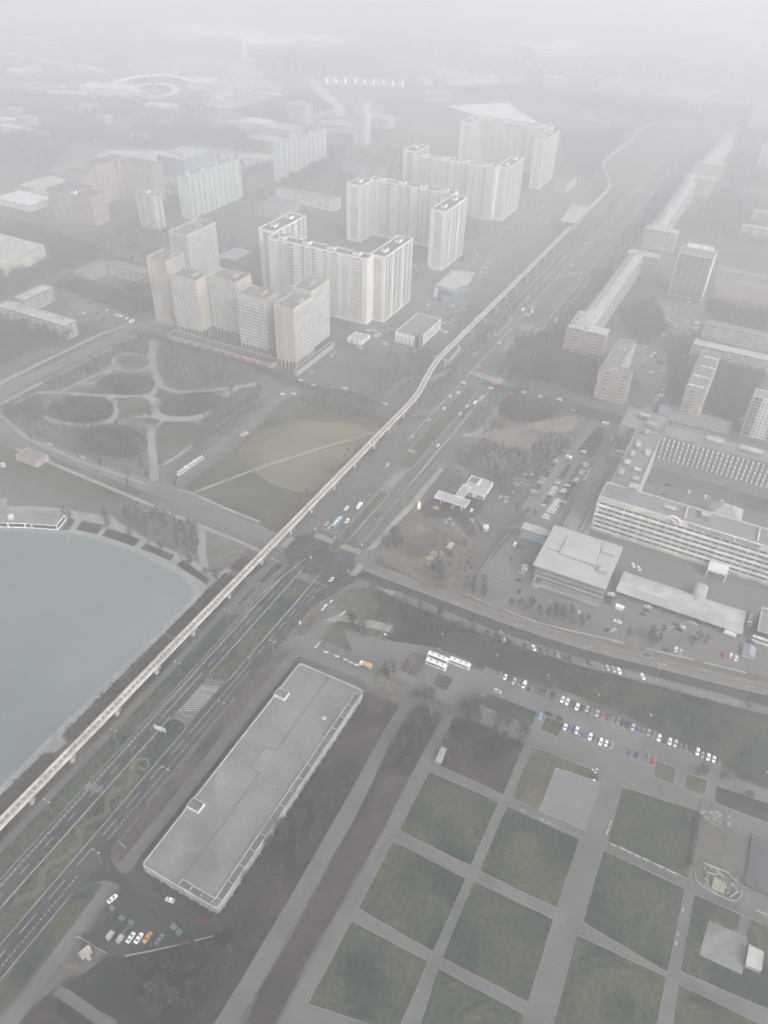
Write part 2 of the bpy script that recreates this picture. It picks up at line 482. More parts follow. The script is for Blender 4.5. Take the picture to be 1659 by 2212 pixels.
median(-90, 105, 7.3, 18.6, False, True, M_grass)
median(133, 243, 7.2, 19.3, True, True, M_grass)
median(257, 268, 11.4, 18.6, True, True)
patch('median', [UV(270, 12), UV(331, 12), UV(331, 20), UV(270, 18.5)], M_grass2, kerb=0.4)
median(363, 508, 8.4, 20.4, True, True)
median(519, 530, 10, 20, True, True)
median(540, 585, 9, 20.4, True, True)
median(622, 655, 9.5, 20.4, True, True)
for a, b in ((690, 800), (815, 960), (980, 1180), (1200, 1560)): median(a, b, 9.5, 20.4, True, True)
patch('traffic_island', [UV(104, 7.8), UV(134, 8), UV(137, 18.6), UV(104, 18.4)], M_pave)
patch('traffic_island', [UV(331, 11.5), UV(366, 8.5), UV(370, 20.3), UV(331, 20.3)], M_asph2)
patch('traffic_island', [UV(586, 10), UV(621, 10), UV(621, 20), UV(586, 20)], M_path)
patch('pavement', [UV(224, 8.3), UV(231, 8.3), UV(231, 18.5), UV(224, 18.7)], M_pave)
# winding flower border in the near median, and the spiral at its head
WB = [(130, 1240), (160, 1195), (300, 1130), (360, 1060), (365, 960), (430, 890), (520, 850), (600, 790), (680, 720), (690, 610), (730, 540), (860, 480), (920, 440), (930, 340), (970, 260), (1060, 220), (1120, 190), (1140, 120), (1135, 60), (1180, 0)]
M_flower = mat('flower_border', (0.085, 0.068, 0.05), rough=1, var=0.3, scale=0.4, fine=2.5, c2=(0.07, 0.066, 0.048))
band('flower_border', PL('c', WB), 1.7, M_flower, curve=True)
for sgn in (-1, 1):
    Lf, Rt = strip_pts(smooth_line(PL('c', WB)), 1.9)
    band('border_edging', Lf if sgn < 0 else Rt, 0.26, mat('box_edging', (0.165, 0.16, 0.12), var=0.2))
band('flower_border', PL('b', [(700, 1170), (715, 1110), (760, 1075), (820, 1072), (845, 1105), (830, 1150), (790, 1162), (770, 1140)]), 0.9, mat('yellow_border', (0.16, 0.145, 0.085), var=0.25), curve=True)
band('flower_border', PL('e', [(520, 1000), (590, 975), (585, 930), (655, 905), (670, 865), (640, 855), (700, 840), (740, 830)]), 1.6, M_flower, curve=True)

# --- right side of the avenue
patch('grass_verge', [UV(-90, 30.5), UV(12, 30.5), UV(20, 34), UV(21.5, 37.5), UV(-90, 40)], M_grass)
patch('grass_verge', [UV(38, 31), UV(33, 33.5), UV(31.5, 37.7), UV(172, 37.6), UV(176, 34), UV(168, 31)], M_soil)
patch('pavement', [UV(-90, 43), UV(23, 38), UV(25, 43.3), UV(-90, 51)], M_pave)
patch('pavement', [UV(31, 37.8), UV(31, 44), UV(173, 44), UV(175, 37.8)], M_pave)
patch('grass_verge', [UV(31, 44), UV(170, 44), UV(166, 48), UV(31, 49)], M_leaf)
patch('parking_lot', PL('l', [(300, -30), (330, 60), (450, 180), (560, 150), (620, 180), (1230, 560), (1190, 725), (820, 812), (430, 900), (260, 870), (50, 720), (150, 640), (345, 330), (385, 300), (350, 250), (260, 235), (150, 250), (40, 310), (-60, 400), (-60, 230)]), M_asph)
patch('driveway', PL('c', [(700, 1088), (830, 1028), (920, 1018), (1020, 1058), (1070, 1130), (1120, 1240), (1260, 1220), (1140, 1060), (1040, 960), (930, 945), (800, 965)]), M_asph3)
patch('traffic_island', PL('c', [(960, 780), (985, 830), (1030, 880), (1130, 965), (1060, 970), (985, 890), (955, 830)]), M_pave)
# north forecourt of the long building and the little square beyond
patch('forecourt', PL('a', [(905, 960), (1030, 880), (1090, 890), (1250, 925), (1450, 1010), (1660, 1120), (1720, 1200), (1680, 1300), (1080, 1080), (990, 1015), (920, 998)]), M_asph2)
patch('pavement', PL('a', [(1080, 900), (1200, 770), (1300, 620), (1400, 470), (1360, 405), (1480, 365), (1570, 375), (1659, 420), (1659, 480), (1560, 480), (1470, 490), (1380, 640), (1260, 900), (1100, 960)]), M_pave)
patch('pavement', PL('0', [(735, 1325), (722, 1318), (850, 1352), (835, 1372), (700, 1340)]), M_path)
patch('lawn', smooth_loop(PL('0', [(738, 1283), (770, 1270), (812, 1298), (816, 1322), (788, 1342), (728, 1316)])), M_grass2)
patch('lawn', PL('0', [(728, 1340), (840, 1366), (796, 1420), (697, 1386)]), M_grass2)
patch('lawn', PL('a', [(1030, 820), (1240, 680), (1150, 800), (1090, 890), (1040, 895)]), M_soil)
patch('pavement', PL('0', [(780, 1245), (830, 1262), (960, 1315), (1030, 1345), (1010, 1352), (930, 1325), (850, 1290)]), M_path)

# --- side street with its tram reservation
UPE = PL('d', [(700, 1180), (890, 1262)]) + PL('j', [(0, 1092), (400, 1243), (640, 1335)]) + PL('h', [(0, 105), (350, 200), (700, 285), (1200, 415), (1659, 525), (2300, 680)])
LOE = PL('d', [(700, 1262), (900, 1362)]) + PL('F', [(60, 345), (290, 440), (500, 520), (830, 625)]) + PL('h', [(0, 190), (450, 305), (1000, 450), (1659, 622), (2300, 790)])
patch('road', [UV(251, 30.5)] + UPE + list(reversed(LOE)) + [UV(225, 37), UV(224, 31)], M_asph)
TC = strip_pts(UPE, 9.6)
TCL = TC[0] if (TC[0][0] - P('F', 800, 0)).length < (TC[1][0] - P('F', 800, 0)).length else TC[1]
band('tram_reservation', TCL, 8.4, mat('tram_ballast', (0.125, 0.108, 0.094), rough=1, var=.2, scale=.2, c2=(.095, .083, .073)))
for dv in (-2.7, -1.2, 1.2, 2.7):
    q = strip_pts(TCL, abs(dv) * 2)[0 if dv < 0 else 1]
    band('tram_rail', q, 0.3, mat('rail_steel', (0.30, 0.29, 0.28), var=0.1, rough=0.5))
band('kerb', strip_pts(UPE, 0.6)[0], 0.5, M_conc2)
BAY = strip_pts(LOE[2:], 6.2)
BAYC = BAY[0] if (BAY[0][2] - P('F', 600, 900)).length < (BAY[1][2] - P('F', 600, 900)).length else BAY[1]
band('parking_bay', BAYC, 6.0, M_asph2)

# --- the big parking place beside the coach stand
patch('parking_lot', PL('f', [(-330, -60), (0, 40), (330, 90), (480, 118), (800, 238), (1015, 318), (1340, 450), (1659, 585)]) + PL('h', [(520, 790), (1262, 1090), (1250, 1180)]) + PL('k', [(1700, 330), (2300, 560), (2300, 980), (1700, 745), (1090, 480), (380, 215), (200, 112)])
      + PL('f', [(1290, 912), (860, 735), (600, 612), (300, 492), (170, 380), (0, 330), (-200, 260)]), M_asph2)
for q, m in (([(270, 135), (422, 190), (310, 380), (145, 300)], M_soil), ([(490, 325), (630, 378), (570, 487), (435, 430)], M_soil), ([(790, 497), (890, 535), (915, 497), (1350, 670), (1305, 795), (752, 567)], M_grass), ([(1430, 700), (1580, 770), (1530, 890), (1378, 825)], M_grass)):
    patch('flower_bed', PL('f', q), m, kerb=0.25)
for q in ([(690, 1090), (872, 1155), (838, 1297), (665, 1225)], [(955, 1195), (1135, 1260), (1110, 1400), (930, 1330)]):
    patch('flower_bed', PL('h', q), M_grass2, kerb=0.25)
patch('flower_bed', PL('k', [(1210, 250), (1700, 420), (2200, 620), (2200, 790), (1700, 590), (1190, 400)]), M_leaf, kerb=0.25)
patch('grass_verge', PL('h', [(-400, 380), (0, 520), (600, 760), (1260, 1080), (1700, 1220), (2200, 1400), (2200, 900), (1659, 760), (1100, 620), (700, 560), (200, 480)]), M_grass)

# --- the place of square lawns
patch('plaza', PL('f', [(560, 690), (660, 690), (860, 735), (1290, 912), (1370, 970)]) + PL('k', [(200, 112), (380, 215), (1090, 480), (1700, 745), (2600, 1100), (2600, 2600), (0, 2600)]) + PL('G', [(1500, 1500), (1050, 1400), (1200, 1106), (1330, 850), (1659, 270)]) + PL('f', [(140, 1440), (330, 1080), (520, 720)]), M_pave)
band('path', PL('f', [(270, 545), (60, 900)]) + PL('G', [(1500, 200), (1300, 555), (1100, 900), (900, 1230)]), 8.0, M_pave)
LAWNS = [('H', [(195, 15), (497, 150), (375, 425), (62, 272)], 0), ('H', [(530, 165), (847, 310), (745, 607), (410, 447)], 0), ('H', [(38, 315), (354, 478), (213, 797), (-112, 608)], 0),
         ('H', [(385, 490), (733, 655), (622, 1015), (250, 820)], 0), ('H', [(-140, 662), (192, 838), (55, 1150), (-329, 1020)], 0), ('H', [(232, 865), (605, 1065), (545, 1290), (100, 1290)], 0),
         ('H', [(832, 722), (1220, 905), (1180, 1106), (1130, 1340), (690, 1340), (735, 1085)], 0), ('H', [(948, 357), (1300, 520), (1225, 885), (857, 668)], 0), ('H', [(1030, 82), (1360, 190), (1315, 480), (964, 318)], 0),
         ('H', [(1270, 935), (1900, 1240), (1900, 1500), (1190, 1500)], 0), ('H', [(1338, 546), (1900, 790), (1900, 1150), (1278, 880)], 0)]
for w_, q, k in LAWNS:
    patch('lawn', PL(w_, q), M_grass, kerb=0.18)
patch('lawn', [P('f', 1310, 968), P('f', 1400, 1000), P('k', 190, 128), P('k', 200, 222), P('H', 742, 1), P('H', 672, 186), P('H', 549, 130)], M_grass2, kerb=0.18)
patch('lawn', PL('f', [(630, 705), (860, 760), (1245, 945), (1055, 1385), (458, 1112)]), M_leaf, kerb=0.18)
patch('lawn', PL('f', [(315, 600), (540, 705), (330, 1085)]) + PL('G', [(1659, 255), (1330, 830), (1190, 1106), (1090, 1300), (980, 1300), (1130, 960), (1330, 610), (1550, 190)]) + PL('f', [(95, 900)]), M_leaf)
M_tile = mat('concrete_slabs', (0.157, 0.157, 0.160), rough=0.9, var=0.05, scale=0.2, c2=(0.136, 0.136, 0.139))
patch('paved_square', PL('H', [(742, 3), (930, 66), (864, 271), (671, 186)]), M_tile, kerb=0.3)
band('path', PL('k', [(262, 790), (480, 900), (940, 1110), (1420, 1330), (1800, 1500)]), 3.6, M_pave2)
patch('stage_yard', PL('k', [(1075, 500), (1520, 675), (1450, 1110), (1425, 1160), (1380, 1250), (1130, 1150), (1030, 1050), (1000, 930)]), mat('yard_boards', (0.111, 0.101, 0.085), var=0.12, scale=0.2))
patch('path', PL('H', [(1540, 632), (1580, 650), (1562, 730), (1524, 716)]), M_pave)
patch('paved_square', PL('H', [(1402, 660), (1572, 735), (1546, 895), (1362, 810)]), M_roof)

# --- the television centre's yards, filling station, vacant ground
M_yard = mat('yard_asphalt', (0.142, 0.131, 0.122), rough=0.9, var=0.08, scale=0.06, c2=(0.112, 0.106, 0.10))
patch('yard', PL('j', [(640, 500), (720, 545), (420, 880), (285, 1085), (530, 1190)]) + PL('i', [(0, 1172), (480, 1300), (600, 1330), (1020, 1425), (1470, 1535), (2200, 1720), (2200, 300), (600, -100)]) + PL('j', [(1400, 300), (1000, 380)]), M_yard)
patch('parking_lot', PL('m', [(1085, 500), (1200, 560), (1480, 620), (1640, 660), (1330, 980), (1190, 1040), (870, 1640), (700, 1885), (240, 1790), (150, 1690), (400, 1260), (640, 980), (790, 900)]), mat('dusty_asphalt', (0.165, 0.155, 0.143), var=0.08, c2=(0.13, 0.123, 0.115)))
patch('flower_bed', PL('m', [(1170, 600), (1260, 620), (1230, 760), (1070, 1010), (930, 950), (900, 900)]), M_leaf)
patch('road', PL('e', [(900, 660), (1000, 690), (1200, 735), (1659, 870)]) + PL('m', [(700, 215), (1180, 380), (1659, 500), (1659, 610), (1180, 510), (700, 380), (400, 290), (60, 180)]) + PL('e', [(1100, 760), (940, 790)]), M_asph)
band('road', PL('s', [(640, 90), (760, 130), (1000, 190), (1400, 290), (1800, 400)]), 12, M_asph2)
band('road', PL('p', [(20, 1850), (120, 1690), (240, 1530), (330, 1350), (420, 1150), (500, 960), (560, 800)]), 9, M_asph2)
patch('parking_lot', PL('p', [(-280, 1170), (-60, 1180), (120, 1250), (300, 1290), (230, 1500), (160, 1640), (40, 1620), (-60, 1450), (-250, 1350)]), M_asph2)
patch('parking_lot', PL('p', [(160, 830), (500, 900), (500, 1080), (260, 1080), (130, 950)]), M_asph2)
patch('bare_ground', smooth_loop(PL('e', [(920, 1010), (1050, 1000), (1200, 1060), (1350, 1010), (1600, 970), (1720, 1010), (1600, 1100), (1440, 1120), (1370, 1120), (1240, 1280), (1120, 1250), (960, 1190), (820, 1150), (860, 1080)])), M_sand)
patch('bare_ground', PL('e', [(960, 1130), (1000, 1085), (1240, 1150), (1200, 1210)]), mat('pale_slab', (0.175, 0.154, 0.126), var=0.15))
patch('flower_bed', smooth_loop(PL('e', [(1000, 900), (1080, 800), (1250, 800), (1430, 860), (1560, 960), (1440, 990), (1260, 1030), (1100, 1000)])), M_leaf)
band('path', PL('e', [(1120, 760), (1000, 900), (900, 1060), (800, 1130), (700, 1130)]), 5, M_path)
band('path', PL('m', [(480, 350), (600, 420), (680, 540), (720, 620), (840, 790)]), 2.2, M_sand, curve=True)
patch('forecourt', PL('j', [(235, 60), (110, 165), (-10, 265), (-130, 330), (-60, 420), (210, 430), (318, 572), (388, 560), (345, 440), (450, 320), (560, 110), (330, 36)]), M_asph)
band('driveway', PL('d', [(1450, 540), (1600, 440), (1600, 370), (1560, 320), (1480, 300), (1350, 300)]), 6, M_asph2, curve=True)
band('path', PL('d', [(1400, 320), (1330, 410), (1250, 500), (1180, 600), (1040, 740), (920, 880), (760, 1050)]), 4.5, M_path)
patch('pavement', PL('d', [(660, 1180), (640, 1100), (690, 1040), (830, 1010), (900, 1020), (800, 1130), (900, 1180), (860, 1210), (740, 1160)]), M_pave)
band('road', PL('j', [(840, 120), (700, 300), (590, 460), (490, 620), (400, 790), (320, 960)]), 6, M_pave2)
band('path', PL('d', [(1230, 1350), (1400, 1200), (1500, 1080)]), 7, M_pave2)

M_vac = patchy('vacant_ground', [(.33, (.07, .064, .054)), (.47, (.108, .095, .082)), (.6, (.145, .127, .108)), (.74, (.088, .084, .062))], .045, .45)
patch('bare_ground', [UV(270, 44), UV(318, 42)] + PL('j', [(-150, 420), (-40, 440), (205, 440), (310, 580), (400, 590), (500, 630), (420, 790), (320, 960), (250, 1010), (60, 1030)]) + [UV(262, 52)], M_vac)
patch('bare_ground', PL('e', [(640, 1250), (760, 1170), (830, 1165), (960, 1205), (1120, 1262), (1240, 1292), (1370, 1135), (1440, 1140), (1600, 1170), (1480, 1400), (1400, 1475), (1280, 1440), (1000, 1440), (760, 1380), (620, 1345)]), M_vac)
patch('lawn', PL('l', [(430, 905), (820, 822), (1190, 735), (1330, 640), (1290, 900), (1100, 1300), (960, 1700), (300, 1700), (-164, 1400), (-164, 1240), (260, 890)]), mat('dark_turf', (.026, .032, .031), rough=1, var=.25, scale=.05, fine=.5, c2=(.016, .022, .023), spec=.1))
band('path', PL('l', [(-170, 1180), (0, 1290), (150, 1400), (330, 1500)]), 4, M_pave)
# --- yards and car parks round the tower blocks
patch('parking_lot', [P('D', -150, 300), P('D', 100, 200), P('D', 120, 40), P('B', 560, 960), P('B', 600, 830), P('B', 740, 760), P('B', 900, 800), P('B', 860, 880), P('B', 760, 990), P('D', 480, 40), P('D', 380, 190), P('D', 270, 340), P('D', 130, 420), P('D', -100, 400)], M_asph2)
band('road', PL('B', [(-100, 1040), (60, 1000), (200, 1010)]), 8, M_asph2)
band('road', PL('A', [(960, 940), (1120, 1010), (1300, 1010), (1420, 960), (1490, 900)]), 9, M_asph2)
patch('sports_pitch', PL('B', [(-220, 935), (-60, 900), (30, 960), (-160, 1010)]), M_asph2)
band('path', PL('e', [(20, 815), (150, 690), (260, 630), (450, 640), (640, 550)]), 5, M_path)
band('road', PL('e', [(-60, 810), (120, 880), (250, 935), (430, 925), (500, 890)]), 7, M_asph2, curve=True)
band('path', PL('e', [(0, 1330), (230, 1000), (420, 800), (640, 560), (860, 330), (1000, 280), (1200, 60)]), 5, M_pave2)
patch('forecourt', PL('e', [(900, 270), (1010, 285), (1150, 130), (1100, 90), (960, 200)]), M_path)
patch('pavement', PL('e', [(745, 590), (800, 580), (1170, 680), (1140, 715), (1000, 690)]), M_path)

for v, w_, m, u0, u1 in ((-8, 4, M_path, 560, 930), (37, 3.5, M_path, 590, 1560), (48, 7, M_asph2, 600, 1560), (56, 3, M_path, 640, 1300), (-16, 3, M_path, 640, 1130), (-48, 6, M_asph2, 690, 1120)):
    band('pavement' if w_ < 5 else 'service_road', [UV(u0, v), UV(u1, v)], w_, m)
for u in (640, 805, 970, 1190):
    patch('pavement', [UV(u, 20.5), UV(u + 14, 20.5), UV(u + 14, 9.4), UV(u, 9.4)], M_path)
    band('path', [UV(u + 7, 34), UV(u + 7, 60)], 6, M_asph2)
# --- far ground: exhibition grounds, squares and avenues in the haze
M_pale = mat('pale_plaza', (0.46, 0.45, 0.43), var=0.05, scale=0.02)
patch('plaza', PL('z', [(860, 225), (960, 290), (1060, 360), (1250, 390), (1300, 470), (1180, 490), (930, 450), (790, 330)]), M_pale)
band('road', PL('z', [(1020, 165), (1250, 260), (1480, 370), (1700, 480)]) + PL('X', [(500, 610), (790, 720)]), 34, M_pave)
band('road', PL('X', [(790, 705), (1000, 705), (1200, 715), (1700, 760)]), 22, M_pave)
band('path', PL('z', [(20, 400), (120, 510), (215, 600), (235, 660)]), 26, M_pale)
band('path', PL('z', [(1230, 470), (1330, 540), (1500, 640), (1560, 700)]), 20, M_pave)
band('path', PL('X', [(430, 450), (560, 410), (640, 430), (790, 418)]), 16, M_pale)
band('path', PL('X', [(480, 440), (900, 490), (1100, 500), (1400, 555), (1540, 530)]), 14, M_pale)
band('path', PL('X', [(1290, 450), (1180, 520), (1060, 600)]), 18, M_pale)
patch('plaza', PL('X', [(930, 450), (1010, 450), (1200, 480), (1180, 530), (1000, 500)]), M_pale)
band('path', PL('X', [(380, 640), (440, 680), (620, 670)]), 12, M_pale)
band('path', PL('X', [(660, 1060), (780, 940), (900, 810), (950, 740)]), 9, M_pave)
band('path', PL('X', [(990, 840), (1080, 760), (1120, 720)]), 9, M_pave)
patch('plaza', PL('y', [(420, 400), (560, 330), (680, 315), (800, 315), (930, 360), (960, 400), (840, 460), (690, 480), (560, 460)]), M_pave)
patch('running_track', PL('z', [(700, 720), (1010, 780), (1010, 800), (830, 790), (690, 750)]), mat('red_track', (0.30, 0.13, 0.11), var=0.1))

RZ = math.atan2(AN.y, AN.x)
rndp = random.Random(21)
for k in range(34):                                # open yards and paved courts scattered through the far town
    w_, x, y = rndp.choice((('A', rndp.uniform(0, 1500), rndp.uniform(160, 760)), ('B', rndp.uniform(0, 1650), rndp.uniform(150, 480)), ('A', rndp.uniform(0, 1200), rndp.uniform(440, 900))))
    c = P(w_, x, y); L_, W_ = rndp.uniform(30, 150), rndp.uniform(10, 45); a = RZ + rndp.choice((0, 0, PI / 2, .5))
    d, n_ = Vector((math.cos(a), math.sin(a), 0)), Vector((-math.sin(a), math.cos(a), 0))
    patch('yard', [c - d * L_ - n_ * W_, c + d * L_ - n_ * W_, c + d * L_ + n_ * W_, c - d * L_ + n_ * W_], rndp.choice((M_pale, M_park, M_asph2)))
for w_, pts_, wd in (('A', [(0, 330), (500, 300), (1000, 250), (1600, 200)], 18), ('A', [(0, 500), (600, 470), (1240, 560), (1640, 470)], 14), ('B', [(0, 120), (700, 190), (1659, 160)], 20), ('A', [(300, 620), (700, 690), (1200, 600), (1659, 640)], 10), ('B', [(560, 80), (1000, 230), (1659, 420)], 18)):
    band('road', PL(w_, pts_), wd, M_park, curve=True)

# ------------------------------------------------------------------ painted markings
mk = MB()
ZM = 0.02 + LAYER[0] + 0.01


def line(u0, v0, u1, v1, w=0.22, dash=None, gap=None):
    L = math.hypot(u1 - u0, v1 - v0)
    if not dash:
        strip(mk, [UV(u0, v0), UV(u1, v1)], w, ZM); return
    s = 0
    while s < L:
        a, b = s / L, min(1, (s + dash) / L)
        strip(mk, [UV(u0 + (u1 - u0) * a, v0 + (v1 - v0) * a), UV(u0 + (u1 - u0) * b, v0 + (v1 - v0) * b)], w, ZM)
        s += dash + gap


def chequer(u0, u1, v):                       # bus lane border: two lines of short blocks
    u = u0
    while u < u1:
        for dv in (-0.42, 0.42): strip(mk, [UV(u, v + dv), UV(u + 2.4, v + dv)], 0.15, ZM)
        strip(mk, [UV(u, v - 0.4), UV(u, v + 0.4)], 0.5, ZM)
        u += 2.4


chequer(-90, 182, 0.0)
line(183, -0.6, 222, 0.6, .5); line(222, 0.6, 240, 3.5, .4); line(200, -2.4, 222, 0.6, .4)
line(-90, -2.3, 232, -2.3, .2)
line(-90, 3.4, 100, 3.4, .24, 5, 9); line(100, 3.8, 135, 3.8, .3); line(140, 3.8, 225, 3.8, .24, 6, 6)
line(-90, 7.15, 104, 7.2, .25); line(138, 7.6, 232, 7.9, .25)
line(-90, 18.95, 104, 18.9, .25); line(138, 19.4, 232, 20.1, .3)
line(-90, 22.3, 100, 22.3, .26, 9, 7); line(100, 22.3, 150, 22.5, .26); line(150, 22.6, 226, 23.2, .26, 6, 5); line(170, 25.6, 226, 26.2, .24, 6, 6)
line(60, 29.3, 130, 29.3, .22); line(-90, 29.3, 10, 29.3, .22)
for u in range(-90, 150, 2):
    if 18 < u < 38: continue
    strip(mk, [UV(u, 25.75), UV(u + 1.0, 25.75)], .34, ZM)
line(226.6, 19.6, 226.6, 29.4, .4); line(273.8, -2.3, 274.2, 11.0, .45)
line(228, 22.5, 262, 23.2, .2, 3, 3); line(240, 4.0, 266, 4.2, .2, 3, 3); line(236, 0.4, 262, 0.6, .2, 3, 3)
for v in (1.4, 4.9, 8.2): line(275, v, 330, v, .26, 5, 4); line(332, v, 380, v - 3, .24, 5, 5)
line(275, 11.2, 330, 11.6, .2)
for v in (24.2, 27.6): line(275, v, 500, v - 1.5 if v < 25 else v - 0.6, .24, 6, 6)
line(275, 19.4, 330, 20.6, .22); line(370, 21.2, 508, 21.2, .24)
for u in range(276, 350, 2): strip(mk, [UV(u, 29.6 - (u - 276) * .015), UV(u + 1.2, 29.6 - (u - 276) * .015)], .5, ZM)
line(350, 28.4, 470, 28.9, .6); line(470, 28.9, 620, 29.5, .4)
line(400, 0.8, 520, 2.2, .6); line(520, 2.3, 760, 2.6, .8); line(760, 2.6, 1500, 2.6, .9)
line(400, 5, 520, 5, .24, 6, 6); line(380, 8.0, 500, 7.8, .2)
line(620, 29.6, 1500, 29.6, .7)
for v in (5.5, 25): line(600, v, 1300, v, .4, 7, 7)
# hatched islands
for k in range(14):
    s = 110.5 + k * 1.35
    line(s - 1.6, 8.6, s + 3.4, 17.9, .36)
line(109.6, 8.0, 107.5, 13, .3); line(107.5, 13, 109, 18.4, .3); line(128.5, 8.4, 126, 13, .3); line(126, 13, 128.5, 18.6, .3)
for k in range(12):
    s = 338 + k * 1.5
    line(s, 12.6, s + 3.2, 19.2, .34)
# prohibition roundels painted beside the bus lane
for uu, vv in ((53.5, -1.6), (54.3, 1.6), (55.2, 4.6)):
    ring = [UV(uu + 1.9 * math.cos(t * PI / 8), vv + 0.95 * math.sin(t * PI / 8)) for t in range(17)]
    strip(mk, ring, 0.22, ZM)
    strip(mk, [UV(uu - 1.1, vv - .4), UV(uu - .2, vv + .3), UV(uu + .5, vv - .3), UV(uu + 1.2, vv + .4)], 0.22, ZM)
tag(mk.build('road_marking', M_paint), kind='structure')
# zebra crossings: white and yellow bars
for col_i, m in enumerate((M_paint, M_yellow)):
    zb = MB()
    for k in range(col_i, 9, 2):
        strip(zb, [UV(262.8, -1.9 + k * 1.5), UV(268.0, -1.9 + k * 1.5)], .75, ZM)
        strip(zb, [UV(262.0, 19.6 + k * 1.5), UV(267.2, 19.6 + k * 1.5)], .75, ZM)
        if k < 8:
            strip(zb, [UV(245.5 + k * 1.4, -16.6), UV(245.5 + k * 1.4, -12.4)], .7, ZM)
            strip(zb, [UV(243.5 + k * 1.5, 36.4), UV(243.5 + k * 1.5, 40.6)], .75, ZM)
    tag(zb.build('zebra_crossing', m), kind='structure')

pk = MB()


def bays(p0, p1, n, depth, mb_, w=0.16, slant=0.0):
    """n+1 bay lines between p0 and p1 (ground points), running away from the lane"""
    d = (p1 - p0) / n
    t = d.normalized(); q = Vector((-t.y, t.x, 0))
    for k in range(n + 1):
        a = p0 + d * k
        strip(mb_, [a, a + q * depth + t * slant], w, ZM)


# slanted bays below the side street
dd = 0
pos = [P('h', x, y) for x, y in ((165, 238), (212, 248), (415, 300), (462, 310), (508, 322), (612, 350), (690, 372), (740, 385), (790, 395), (842, 408), (890, 420), (942, 434), (994, 448), (1044, 461), (1098, 475), (1150, 488), (1200, 500), (1252, 515), (1304, 528), (1356, 542), (1540, 590))]
for p in pos:
    e = P('h', 0, 0)
    d = (P('h', 940, 500) - P('h', 890, 420)).normalized()
    strip(pk, [p, p + d * 5.2], 0.15, ZM)
for x, y in ((1100, 12), (1185, 40), (1250, 65), (1385, 110), (1450, 128)):
    p = P('f', x, y); strip(pk, [p, p + d * 5.0], 0.14, ZM)
# long row of bays
BR0, BR1 = P('f', 458, 172), P('h', 1250, 1165)
rowd = (P('h', 1200, 1135) - P('f', 800, 305)).normalized()
nrow = Vector((-rowd.y, rowd.x, 0))
q0 = P('f', 460, 168)
for k in range(58):
    a = q0 + rowd * (2.5 * k)
    strip(pk, [a, a + nrow * 4.9], 0.12, ZM)
for a, n in ((P('f', 1560, 842), 9), (P('h', 445, 1062), 5)):
    for k in range(n + 1):
        s = a + rowd * 2.5 * k
        strip(pk, [s, s + nrow * 4.9], 0.12, ZM)
    strip(pk, [a, a + rowd * 2.5 * n], 0.12, ZM)
# bays in the television centre's yard
for w_, p0, p1, n, dep in (('j', (540, 995), (690, 790), 7, 4.2), ('j', (690, 790), (540, 995), 7, 4.2), ('i', (455, 1040), (600, 1120), 1, 0.1), ('j', (700, 1030), (1000, 1140), 7, 4.5)):
    bays(P(w_, *p0), P(w_, *p1), n, dep, pk)
for k in range(6):
    a = P('i', 500 - k * 9, 925 + k * 23); b = P('i', 640 - k * 9, 985 + k * 25)
    strip(pk, [a, b], 0.13, ZM)
for x in (680, 730, 780, 830):
    strip(pk, PL('i', [(x, 980 + (x - 680) * .45), (x - 12, 1015 + (x - 680) * .45)]), 0.13, ZM)
tag(pk.build('bay_marking', M_paint), kind='structure')
# ------------------------------------------------------------------ BUILDINGS (plans squared to the avenue: x = across, y = along)
RZ = math.atan2(AN.y, AN.x)
CAMUV = toUV((0, 0))
M_frame = mat('window_frame', (0.62, 0.62, 0.60), var=0.05)
M_cream = mat('cream_panel', (0.66, 0.62, 0.555), var=0.07, scale=0.06, c2=(0.57, 0.535, 0.475))
M_rose = mat('rose_panel', (0.46, 0.40, 0.37), var=0.06, scale=0.05)
M_greyp = mat('grey_panel', (0.50, 0.50, 0.48), var=0.06, scale=0.05)
M_tan = mat('tan_cladding', (0.44, 0.385, 0.315), var=0.05, scale=0.05)
M_brick = mat('rose_brick', (0.37, 0.275, 0.235), var=0.12, scale=0.2, fine=2)
M_brick2 = mat('tan_brick', (0.42, 0.335, 0.265), var=0.1, scale=0.2, fine=2)
M_red = mat('red_brick', (0.37, 0.255, 0.22), var=0.1, scale=0.1)
M_wpanel = mat('white_panel', (0.68, 0.68, 0.65), var=0.05)
M_green = mat('pale_green_panel', (0.50, 0.57, 0.54), var=0.05)
M_stucco = mat('grey_stucco', (0.38, 0.37, 0.35), var=0.08)


